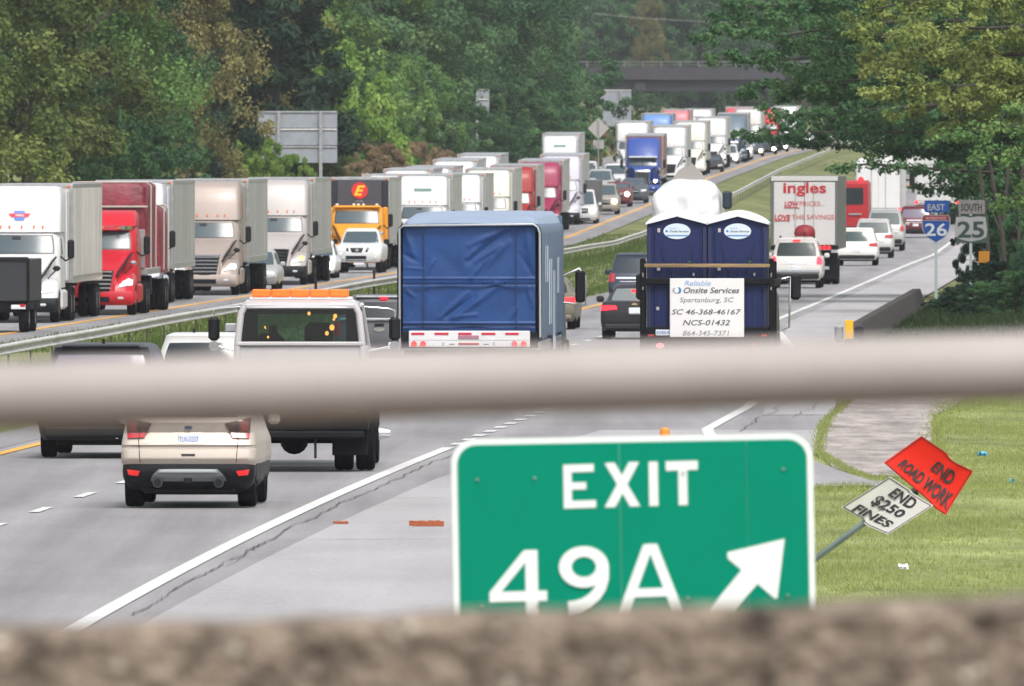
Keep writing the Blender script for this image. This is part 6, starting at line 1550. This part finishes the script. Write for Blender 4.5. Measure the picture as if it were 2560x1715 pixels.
car_front(1777, 1245, 'low black car in front of the third white truck', 'car', 'car', paint('black', (.015, .015, .02), .3), W=.95, Hh=1.35, L=4.8)
CARS = [(1818, 1322, WC, 'white car in the inner lane right of the low black car', LAMPWL, 1.6), (1853, 1365, WC, 'white car with the most glaring headlight under the leaf sprays', LAMPWL, 1.75), (1882, 1405, paint('navy_grey', (.07, .08, .10)), 'dark car with a yellowish headlight under the leaf sprays', LAMPYL, 1.6),
        (1915, 1440, paint('black', (.015, .015, .02)), 'black car with a greenish headlight near the leaf sprays', LAMPWL, 1.65), (1945, 1490, paint('navy_grey', (.07, .08, .10)), 'dark blue grey car close behind the black one', LAMPWL, 1.6), (1975, 1560, WC, 'white car far up the inner lane at the leaves', LAMPWL, 1.6), (2005, 1620, paint('silver', (.45, .46, .45)), 'silver car farthest up the inner lane', LAMPWL, 1.6)]
for X, D, pm, lab, lt, hh in CARS: car_front(X, D, lab, 'car', 'car', pm, W=.93, Hh=hh, L=4.8, style='suv' if hh > 1.7 else 'sedan', lit=lt, one=1, group='cars with headlights on far up the inner lane')

# ------------------------------------------------------------------ signs, barrier and small things on the right
def plate_sign(t, name, x0, x1, z0, z1, m, border=None, y=0.0, r=.04):
    pts = []
    for cx, cz, a0 in ((x1 - r, z1 - r, 0), (x0 + r, z1 - r, 90), (x0 + r, z0 + r, 180), (x1 - r, z0 + r, 270)):
        for k in range(6): a = math.radians(a0 + 18 * k); pts.append((cx + r * math.cos(a), cz + r * math.sin(a)))
    return put(name, MB().prism(pts, y - .008, y), m, t, smooth=30)
# EXIT 49A gore sign
DS = 80.0; SG = F / DS
sx = lambda X: (X - 1583) / SG
szz = lambda Y: pz(Y, DS)
gz = tz(px(1583, DS), DS)
ex = thing('exit_sign', 'green EXIT 49A sign with a white border and an arrow pointing up right', 'road sign', (px(1583, DS), DS, gz), rz=.0)
ex.rotation_euler.y = -math.radians(1.05); ex.location.x += math.tan(math.radians(1.05)) * (pz(1350, DS) - gz)
X0, X1, Y0, Y1 = 1132, 2036, 1086, 1836
zt_ = szz(Y0 + 4) - gz; zb_ = szz(Y1) - gz
SWH = mat('reflective_white', (.76, .80, .78), .45); SGR = mat('reflective_green', (.0, .225, .138), .5, vary=.03, vscale=3, spec=.08)
plate_sign(ex, 'border_plate', sx(X0), sx(X1), zb_, zt_, SWH, r=.12)
sz2 = lambda Y: szz(Y) - gz
# the green face is four boards edge to edge
zz0, zz1 = zb_ + .03, zt_ - .03
cuts = [sx(X0) + .03, sx(1552), sx(1870), sx(X1) - .03]
rr_ = .095
for i in range(3):
    a, b = cuts[i] + (.0008 if i else 0), cuts[i + 1] - .0008
    pts = []
    if i == 2:
        pts += [(b - rr_ + rr_ * math.cos(t), zz1 - rr_ + rr_ * math.sin(t)) for t in np.linspace(0, math.pi / 2, 8)]
    else: pts.append((b, zz1))
    if i == 0: pts += [(a + rr_ + rr_ * math.cos(t), zz1 - rr_ + rr_ * math.sin(t)) for t in np.linspace(math.pi / 2, math.pi, 8)]
    else: pts.append((a, zz1))
    if i == 0: pts += [(a + rr_ + rr_ * math.cos(t), zz0 + rr_ + rr_ * math.sin(t)) for t in np.linspace(math.pi, 1.5 * math.pi, 8)]
    else: pts.append((a, zz0))
    if i == 2: pts += [(b - rr_ + rr_ * math.cos(t), zz0 + rr_ + rr_ * math.sin(t)) for t in np.linspace(1.5 * math.pi, 2 * math.pi, 8)]
    else: pts.append((b, zz0))
    put('green_panel', MB().prism(pts, -.014, -.0085), SGR, ex, smooth=0)
put('panel_seam', MB().box(sx(1552) - .0006, sx(1552) + .0006, -.0146, -.012, zz0, zz1), ALU, ex)
def letter(polys, name='letter'):
    """each letter: list of convex or simple polygons in photo pixels on the sign plane"""
    mb = MB()
    for i, pl in enumerate(polys): mb.prism([(sx(x), sz2(y)) for x, y in pl], -.0175 - .0004 * i, -.0142)
    return put(name, mb, SWH, ex, smooth=0)
q = 1500 / 1500
def rect(x0, x1, y0, y1): return [(x0, y1), (x1, y1), (x1, y0), (x0, y0)]
def par(a, b, c, d): return [a, b, c, d]
c2 = lambda x, y: (1000 + x / 1.5006, 980 + y / 1.5006)
def cr(*pts): return [c2(*p) for p in pts]
letter([cr((617, 432), (648, 431), (648, 268), (617, 269)), cr((617, 432), (738, 430), (738, 402), (617, 404)), cr((617, 297), (732, 295), (732, 266), (617, 268)), cr((617, 362), (702, 361), (702, 334), (617, 335))])
letter([cr((770, 430), (810, 430), (902, 262), (864, 262)), cr((866, 429), (904, 428), (810, 263), (773, 264))])
letter([cr((938, 428), (972, 428), (972, 262), (938, 262))])
letter([cr((1048, 427), (1082, 427), (1082, 262), (1048, 262)), cr((1002, 297), (1122, 295), (1122, 261), (1002, 262))])
# 4, 9, A and the arrow; their feet run down behind the parapet
letter([cr((468, 860), (515, 860), (515, 585), (468, 585)), cr((332, 778), (548, 776), (548, 738), (332, 740)), cr((332, 742), (375, 742), (505, 588), (462, 587))])
def ring(cx, cy, ro, ri, a0, a1, sxr=1.0, n=26):
    P = []
    for k in range(n + 1):
        a = math.radians(a0 + (a1 - a0) * k / n); P.append(((cx + ro * sxr * math.cos(a), cy - ro * math.sin(a)), (cx + (ro - ri) * sxr * math.cos(a) , cy - (ro - ri) * math.sin(a))))
    return [[p[1], q_[1], q_[0], p[0]] for p, q_ in zip(P[:-1], P[1:])]
polys = [cr(*[(x, y) for x, y in quad]) for quad in ring(688, 652, 78, 40, 0, 360, 1.2)]
tail = []
outer = [(782, 655), (781, 700), (768, 740), (745, 775), (712, 800), (670, 820), (628, 828)]; inner = [(735, 660), (738, 700), (728, 728), (708, 752), (680, 770), (650, 778), (626, 780)]
for k in range(len(outer) - 1): polys.append(cr(inner[k], inner[k + 1], outer[k + 1], outer[k]))
letter(polys)
letter([cr((800, 860), (842, 860), (952, 572), (912, 572)), cr((1030, 860), (1072, 860), (964, 570), (924, 570)), cr((860, 770), (1020, 768), (1008, 735), (872, 737))])
letter([cr((1443, 560), (1412, 782), (1402, 784), (1228, 630), (1227, 607)), cr((1300, 650), (1352, 712), (1200, 880), (1120, 860))], name='arrow')
for a, b in ((294, 318), (510, 316), (1067, 306), (1443, 299), (302, 790), (515, 788), (1076, 775), (1450, 772)):
    X_, Y_ = c2(a, b)
    put('rivet', MB().lathe([(0, -.03), (.005, -.029), (.0075, -.024), (.0075, -.014)], c=(sx(X_), 0, sz2(Y_)), axis='y', n=10), ALU, ex)
for xx in (-.45, .45):
    put('post', MB().box(xx - .05, xx + .05, .002, .11, -.5, zt_ - .1, .005), GREYMETAL, ex)

# orange tube marker peeking above the exit sign
xm, dm = px(1662, 236), 236
tm = thing('marker_tube', 'orange marker tube whose round top peeks over the exit sign', 'marker post', (xm, dm, Z(dm)))
put('tube', MB().lathe([(.0, .845), (.04, .84), (.07, .81), (.075, .76), (.075, .05), (.14, .04), (.14, 0)], axis='z', n=20), mat('marker_orange', (.80, .26, .03), .5), tm)
put('band', MB().lathe([(.077, .70), (.077, .62)], axis='z', n=20), SWH, tm)

# bent END ROAD WORK / END $250 FINES signs on a leaning post
DW_ = 178.0
bx3 = lambda X, Y, dy=0.0: Vector(((X - 2200) / F * DW_, dy, -(Y - 1200) / F * DW_))
rw = thing('leaning_work_sign', 'leaning post with bent orange END ROAD WORK and white END $250 FINES plates', 'road sign', (px(2200, DW_), DW_, pz(1200, DW_)))
def warp_sheet(name, q, m, fold, n=14, th=.004):
    """quad q (photo px, clockwise from top) with a crease; fold(u, v) -> depth"""
    def pt(u, v, o=0.0):
        a = Vector(q[0]).lerp(Vector(q[1]), u); b = Vector(q[3]).lerp(Vector(q[2]), u); p = a.lerp(b, v)
        return bx3(p.x, p.y, fold(u, v) + o)
    P = [[pt(i / n, j / n) for i in range(n + 1)] for j in range(n + 1)]
    Q_ = [[pt(i / n, j / n, th) for i in range(n + 1)] for j in range(n + 1)]
    mb = MB().grid(P).grid(Q_)
    for e in ([(0, j) for j in range(n + 1)], [(n, j) for j in range(n + 1)]): mb.grid([[P[j][i] for i, j in e], [Q_[j][i] for i, j in e]])
    for j in (0, n): mb.grid([P[j], Q_[j]])
    return put(name, mb, m, rw, smooth=25), pt
c3 = lambda x, y: (2080 + x / 3.9208, 1060 + y / 3.9208)
ORG = mat('fluorescent_orange', (.66, .02, .008), .6, spec=.2)
def fo(u, v):
    d = (u - .62) + (v - .5) * .25
    return .02 + (-.10 * max(0, d) + .04 * math.sin(v * 3)) - .02 * math.exp(-(d / .06) ** 2)
oq = [c3(878, 118), c3(1385, 462), c3(1115, 893), c3(508, 380)]   # top, right, bottom, left corners
# the free right-hand corner is creased: raise the top edge middle towards the crease
def opt(u, v, o=0.0):
    T, Rr, Bb, Ll = [Vector(p) for p in oq]
    e1 = T.lerp(Rr, u); e2 = Ll.lerp(Bb, u)
    if u > .5: e1 = e1 + Vector((-7, 5)) * (1 - abs(u - .68) / .32 if abs(u - .68) < .32 else 0); e2 = e2 + Vector((-4, 3)) * (1 - abs(u - .85) / .15 if abs(u - .85) < .15 else 0)
    p = e1.lerp(e2, v); return bx3(p.x, p.y, fo(u, v) + o)
n = 18
P = [[opt(i / n, j / n) for i in range(n + 1)] for j in range(n + 1)]; Q_ = [[opt(i / n, j / n, .004) for i in range(n + 1)] for j in range(n + 1)]
mb = MB().grid(P).grid(Q_)
for i in (0, n): mb.grid([[P[j][i] for j in range(n + 1)], [Q_[j][i] for j in range(n + 1)]])
for j in (0, n): mb.grid([P[j], Q_[j]])
op = put('orange_plate', mb, ORG, rw, smooth=25)
SINK = mat('sign_black_ink', (.02, .018, .02), .6)
# lettering follows the sheet: u runs along the top-right edge, v towards the lower left
def on_o(x, z): return tuple(opt(x, 1 - z, -.006))
rimo = MB().tube([opt(u, .02, -.005) for u in np.linspace(.02, .98, 12)], .004, n=4).tube([opt(u, .98, -.005) for u in np.linspace(.02, .98, 12)], .004, n=4).tube([opt(.02, v_, -.005) for v_ in np.linspace(.02, .98, 8)], .004, n=4).tube([opt(.98, v_, -.005) for v_ in np.linspace(.02, .98, 8)], .004, n=4)
put('border_line', rimo, SINK, op)
def quadtext(txt, q4, on_depth, parent, bold=.03):
    """q4: photo px of text box corners bottom-left, bottom-right, top-right, top-left"""
    B0, B1, T1, T0 = [Vector(p) for p in q4]
    def fn(x, z):
        p = B0.lerp(B1, x).lerp(T0.lerp(T1, x), z); return tuple(bx3(p.x, p.y, on_depth(p)))
    return put('lettering', text_mb(txt, 0, 1, 0, 1, fn, bold), SINK, parent, smooth=0)
def near_depth(grid_, p):
    a = bx3(p.x, p.y); sw = sd = 0
    for row in grid_:
        for w in row:
            k = 1 / (((a.x - w.x) ** 2 + (a.z - w.z) ** 2) ** 2 + 1e-10); sw += k; sd += k * w.y
    return sd / sw - .014
def uv_in(q, p):
    T, Rr, Ll = Vector(q[0]), Vector(q[1]), Vector(q[3]); a = Rr - T; b = Ll - T; c = p - T
    dt = a.x * b.y - a.y * b.x
    return (c.x * b.y - c.y * b.x) / dt, (a.x * c.y - a.y * c.x) / dt
def depth_o(p):      # depth of the orange sheet under a photo point, by nearest grid vertex, a hair in front
    return near_depth(P, p)
quadtext('END', [c3(962, 440), c3(1150, 610), c3(1230, 480), c3(1040, 365)], depth_o, op)
quadtext('ROAD WORK', [c3(638, 405), c3(1120, 840), c3(1200, 690), c3(722, 345)], depth_o, op)
wq_ = [c3(572, 515), c3(985, 790), c3(540, 1075), c3(90, 818)]     # top, right, bottom, left
WHP = mat('grey_white_plate', (.50, .49, .45), .5, vary=.08)
def wpt(u, v, o=0.0):
    T, Rr, Bb, Ll = [Vector(p) for p in wq_]
    p = T.lerp(Rr, u).lerp(Ll.lerp(Bb, u), v)
    if u > .5: p = p + Vector((-10 * (1 - abs(u - .62) / .38), 8 * (1 - abs(u - .62) / .38) * v)) * (1 if u < 1 else 0) * .6
    d = u - .52
    return bx3(p.x, p.y, .05 - (1.0 * max(0, d)) - .01 + o)
P2 = [[wpt(i / n, j / n) for i in range(n + 1)] for j in range(n + 1)]; Q2 = [[wpt(i / n, j / n, .004) for i in range(n + 1)] for j in range(n + 1)]
mb = MB().grid(P2).grid(Q2)
for i in (0, n): mb.grid([[P2[j][i] for j in range(n + 1)], [Q2[j][i] for j in range(n + 1)]])
for j in (0, n): mb.grid([P2[j], Q2[j]])
wp = put('white_plate', mb, WHP, rw, smooth=20)
rimw = MB()
for f in (lambda t: wpt(t, .03, -.005), lambda t: wpt(t, .97, -.005), lambda t: wpt(.02, t, -.005), lambda t: wpt(.98, t, -.005)): rimw.tube([f(t) for t in np.linspace(.03, .97, 12)], .005, n=4)
put('border_line', rimw, SINK, wp)
def depth_w(p):
    return near_depth(P2, p)
quadtext('END', [c3(545, 695), c3(760, 840), c3(850, 745), c3(640, 625)], depth_w, wp)
quadtext('$250', [c3(355, 790), c3(640, 925), c3(735, 860), c3(470, 690)], depth_w, wp)
quadtext('FINES', [c3(185, 850), c3(530, 1010), c3(610, 960), c3(275, 785)], depth_w, wp)
base = Vector((px(1905, DW_ - 6) - px(2200, DW_), -5.0, 0)); base.z = Z(172) - pz(1200, DW_) - .1
pt0 = bx3(*c3(300, 985), .075); pt1 = bx3(*c3(960, 560), .075)
dirp = (pt0 - bx3(*c3(0, 1205), .075)).normalized()
foot = bx3(*c3(0, 1205), .075) ; 
k_ = (foot.z - (0 - pz(1200, DW_))) / dirp.z
put('leaning_post', MB().tube([foot - dirp * k_ * 1.02, foot, pt0, pt1], .038, n=6), mat('dull_green_post', (.14, .18, .18), .5, metal=.3, vary=.2), rw)
put('bolt', MB().tube([bx3(*c3(815, 665), .0), bx3(*c3(845, 690), .0)], .015, n=8), DARKCH, rw)

# I-26 EAST and US-25 assemblies
def assembly(X, D, label, build):
    gz_ = tz(px(X, D), D); t = thing('route_sign', label, 'road sign', (px(X, D), D, gz_)); s_ = F / D
    fx = lambda XX: (XX - X) / s_; fz = lambda YY: pz(YY, D) - gz_
    build(t, fx, fz); return t
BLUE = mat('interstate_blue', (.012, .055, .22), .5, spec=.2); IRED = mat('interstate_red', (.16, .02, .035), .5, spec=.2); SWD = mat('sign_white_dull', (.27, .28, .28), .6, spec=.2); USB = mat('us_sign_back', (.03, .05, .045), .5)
def b26(t, fx, fz):
    e = plate_sign(t, 'direction_plate', fx(2311), fx(2373), fz(531), fz(501), BLUE, r=.05)
    put('lettering', text_mb('EAST', fx(2319), fx(2362), fz(526), fz(510), lambda x, z: (x, -.012, z), .02), SWD, e, smooth=0)
    w, zt1, zm, zb1 = fx(2376), fz(537), fz(552), fz(606)
    out = [(-w * .86, zt1), (w * .86, zt1), (w, fz(546)), (w * 1.0, fz(562)), (w * .9, fz(578)), (w * .62, fz(593)), (0, zb1), (-w * .62, fz(593)), (-w * .9, fz(578)), (-w, fz(562)), (-w, fz(546))]
    s0 = put('shield', MB().prism(out, -.008, 0), SWD, t)
    ins = [(x * .94, zt1 - (zt1 - z) * .97 - .015) for x, z in out]
    up = [p for p in ins]
    put('blue_field', MB().prism([(x, min(z, zm)) for x, z in ins], -.012, -.007), BLUE, s0)
    put('red_band', MB().prism([(-w * .84, zt1 - .02), (w * .84, zt1 - .02), (w * .93, fz(546)), (w * .93, zm + .02), (-w * .93, zm + .02), (-w * .93, fz(546))], -.0125, -.007), IRED, s0)
    put('lettering', text_mb('INTERSTATE', -w * .7, w * .7, fz(549), fz(542), lambda x, z: (x, -.015, z), .02), mat('pale_pink_ink', (.45, .25, .25), .5), s0, smooth=0)
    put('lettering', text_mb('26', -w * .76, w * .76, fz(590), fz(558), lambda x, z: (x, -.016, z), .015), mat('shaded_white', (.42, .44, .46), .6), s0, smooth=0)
    put('post', MB().box(-.045, .045, .002, .08, -.4, fz(500)), mat('greenish_galvanised', (.30, .37, .36), .45), t)
assembly(2340, 515, 'blue and red interstate 26 shield under a blue EAST plate on a post', b26)
def b25(t, fx, fz):
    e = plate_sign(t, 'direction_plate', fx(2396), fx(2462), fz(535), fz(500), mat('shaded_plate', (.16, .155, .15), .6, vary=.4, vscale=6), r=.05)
    put('lettering', text_mb('SOUTH', fx(2402), fx(2455), fz(528), fz(509), lambda x, z: (x, -.012, z), .03), SINK, e, smooth=0)
    plt = plate_sign(t, 'sign_plate', fx(2389), fx(2471), fz(607), fz(539), USB, r=.04)
    w = fx(2471) * .93
    out = [(-w * .9, fz(543)), (-w * .45, fz(541)), (0, fz(544)), (w * .45, fz(541)), (w * .9, fz(543)), (w * .93, fz(555)), (w * 1.0, fz(575)), (w * .95, fz(592)), (w * .6, fz(599)), (.0, fz(604)), (-w * .6, fz(599)), (-w * .95, fz(592)), (-w * 1.0, fz(575)), (-w * .93, fz(555))]
    sh = put('shield', MB().prism(out, -.014, -.008), SWD, plt)
    put('lettering', text_mb('25', -w * .82, w * .82, fz(595), fz(553), lambda x, z: (x, -.018, z), .025), mat('dark_green_ink', (.015, .035, .03), .5), sh, smooth=0)
    put('post', MB().box(-.045, .045, .002, .08, -.4, fz(500)), mat('greenish_galvanised', (.30, .37, .36), .45), t)
assembly(2427, 512, 'black and white route 25 shield under a shaded plate, right of the interstate sign', b25)
t = thing('utility_box', 'small orange yellow panel on a dark box behind the route 25 sign', 'utility box', (px(2460, 505), 505, tz(px(2460, 505), 505)))
gz_ = tz(px(2460, 505), 505); s_ = F / 505
put('yellow_panel', MB().box(-.17, .17, -.03, .0, pz(657, 505) - gz_, pz(628, 505) - gz_, .01), mat('utility_yellow', (.70, .30, .02), .5), t)
put('housing', MB().box(-.13, .21, .0, .25, -.1, pz(640, 505) - gz_, .02), DARKCH, t)
# low weathered barrier
bw = thing('concrete_barrier', 'low weathered dark concrete barrier along the right shoulder below the route signs', 'barrier', (0, 0, 0))
CB = mat('stained_concrete', (.034, .028, .024), .9, vary=.45, vscale=1.5, world_co=True)
A = []; n_ = 26
for i in range(n_ + 1):
    D = 385 + (512 - 385) * i / n_; x = float(np.interp(D, [385, 405, 512], [8.05, 8.75, 12.95])); h = .66 * min(1, .35 + (D - 385) / 30) 
    zg = tz(x, D)
    A.append([(x - .28, D, zg - .2), (x - .22, D, zg + .12), (x - .12, D, zg + h), (x + .12, D, zg + h), (x + .3, D, zg + .12), (x + .3, D, zg - .2)])
mb = MB().grid(A); mb.f.append(tuple(range(6))); mb.f.append(tuple(len(mb.v) - 6 + k for k in range(6))[::-1])
put('wall', mb, CB, bw, smooth=40)
t = thing('hazard_marker', 'yellow hazard marker at the near end of the concrete barrier', 'marker post', (px(2123, 392), 392, Z(392)))
put('yellow_face', MB().box(-.10, .10, -.02, .02, .30, .86, .01), mat('marker_yellow', (.80, .42, .01), .5), t)
put('post', MB().box(-.03, .03, .02, .06, -.1, .8), GREYMETAL, t); put('terminal', MB().box(-.35, -.14, .1, .6, .3, .72, .04), GREYMETAL, t); put('terminal', MB().box(.14, .36, .3, .8, .25, .7, .04), BLACK, t)

# debris on the shoulder, litter on the lawn
WOODR = mat('reddish_wood', (.34, .09, .035), .8, vary=.5, vscale=30, stretch=(1, 1, 6))
for X, Y, L, h, lab in [(1066, 1318, .45, .085, 'larger broken reddish wood plank on the shoulder'), (851, 1312, .20, .04, 'smaller reddish wood chip on the shoulder')]:
    x, D = ground(X, Y); r2 = random.Random(int(X)); mb = MB()
    n0 = 9
    for k in range(n0):
        a = -L / 2 + L * k / n0; mb.box(a, a + L / n0 + .004, -.05 + r2.uniform(-.01, .01), .05, 0 if k else .01, h * r2.uniform(.75, 1.0), .004)
    o = put('wood_debris', mb, WOODR, None); o.location = (x, D, Z(D) + .011); o['label'] = lab; o['category'] = 'debris'
def litter(X, Y, m, sz, lab):
    x, D = ground(X, Y); r2 = random.Random(int(X)); P_ = [[(sz * (i / 4 - .5) * r2.uniform(.8, 1.2), sz * (j / 4 - .5), .06 + .07 * r2.random()) for i in range(5)] for j in range(5)]
    Pb = [[(a, b, c - .02) for a, b, c in row] for row in P_]
    o = put('litter', MB().grid(P_).grid(Pb), m, None, smooth=0); o.location = (x, D, Z(D)); o['label'] = lab; o['category'] = 'litter'
litter(2456, 1148, mat('blue_plastic', (.10, .40, .62), .4), .14, 'light blue crumpled wrapper on the lawn')
litter(2259, 1435, mat('white_plastic', (.65, .7, .68), .4), .1, 'white crumpled litter low on the lawn')
litter(2530, 1217, mat('blue_plastic', (.10, .40, .62), .4), .06, 'tiny bluish scrap at the right edge of the lawn')

# ------------------------------------------------------------------ the bridge the camera stands on
SL = .0293
def tilt(x): return SL * x
CAST = mat('bridge_concrete', (.055, .04, .03), .9, world_co=True, vary=.5, vscale=12, rgb2=(.42, .335, .26), bump=1.0, bscale=30)
nt = CAST.node_tree; bs = nt.nodes['Principled BSDF']
# pale lichen specks among darker stains
g = nt.nodes.new('ShaderNodeNewGeometry'); vr = nt.nodes.new('ShaderNodeTexVoronoi'); vr.inputs['Scale'].default_value = 17; vr.inputs['Randomness'].default_value = 1
nt.links.new(g.outputs['Position'], vr.inputs['Vector'])
th = nt.nodes.new('ShaderNodeMapRange'); th.inputs[1].default_value = .10; th.inputs[2].default_value = .20; th.inputs[3].default_value = 1; th.inputs[4].default_value = 0
nt.links.new(vr.outputs['Distance'], th.inputs[0])
rc = nt.nodes.new('ShaderNodeMath'); rc.operation = 'GREATER_THAN'; rc.inputs[1].default_value = .42
sep = nt.nodes.new('ShaderNodeSeparateColor'); nt.links.new(vr.outputs['Color'], sep.inputs[0]); nt.links.new(sep.outputs[0], rc.inputs[0])
ml = nt.nodes.new('ShaderNodeMath'); ml.operation = 'MULTIPLY'; nt.links.new(th.outputs[0], ml.inputs[0]); nt.links.new(rc.outputs[0], ml.inputs[1])
mx = nt.nodes.new('ShaderNodeMix'); mx.data_type = 'RGBA'; src = bs.inputs['Base Color'].links[0].from_socket
nt.links.new(ml.outputs[0], mx.inputs[0]); nt.links.new(src, mx.inputs[6]); mx.inputs[7].default_value = (.66, .62, .52, 1)
nt.links.new(mx.outputs[2], bs.inputs['Base Color'])
zt_ = 4.8 - (1540 - HY) / F * 24.0
br = thing('bridge_parapet', 'rough speckled concrete parapet of the bridge across the bottom of the photo', 'bridge parapet', (0, 24, 0))
r2 = random.Random(8)
xs = np.linspace(-9, 9, 181); 
top = [[(x, y, zt_ + tilt(x) + r2.uniform(-.006, .006) - (.02 if y in (-.0, .3) else 0)) for x in xs] for y in (.0, .02, .1, .2, .28, .3)]
put('coping', MB().grid(top), CAST, br, smooth=0)
front = [[(x, y_, z_ + tilt(x)) for x in xs] for y_, z_ in ((.0, zt_ - .02), (-.0, zt_ - .2), (0, zt_ - .7), (.0, zt_ - 1.2))]
put('wall', MB().grid(front).grid([[(x, .3, z_ + tilt(x)) for x in xs] for z_ in (zt_ - .02, zt_ - 1.2)]), CAST, br, smooth=0)
RAILM = mat('old_rail_paint', (.36, .325, .305), .6, vary=.10, vscale=2.5)
rl = thing('bridge_railing', 'thick beige grey pipe railing crossing the whole picture out of focus', 'railing', (0, 24, 0))
zr = 4.8 - (953 - HY) / F * 24.1
put('pipe', MB().tube([(x, .12 - .02 * x, zr + tilt(x)) for x in np.linspace(-9, 9, 37)], .052, n=28), RAILM, rl)
for x in (-5.2, -2.6, 2.6, 5.2): put('post', MB().box(x - .05, x + .05, .07, .17, zt_ + tilt(x) - .02, zr + tilt(x)), RAILM, rl)
dk = put('bridge_deck', MB().box(-14, 14, -6, 24.3, 2.4, 2.9).box(-14, 14, -6, -5.6, 2.9, 3.9), CAST, None, kind='structure')

# ------------------------------------------------------------------ air
hz = put('haze', MB().box(-560, 560, -330, 4200, -9, 80), None, None, smooth=0, kind='stuff')
hm_ = bpy.data.materials.new('haze_air'); hm_.use_nodes = True; nt = hm_.node_tree; nt.nodes.clear()
o_ = nt.nodes.new('ShaderNodeOutputMaterial'); pv = nt.nodes.new('ShaderNodeVolumePrincipled')
pv.inputs['Color'].default_value = (.9, .93, .97, 1); pv.inputs['Density'].default_value = .00007; pv.inputs['Anisotropy'].default_value = .2
nt.links.new(pv.outputs[0], o_.inputs['Volume']); hz.data.materials.append(hm_)
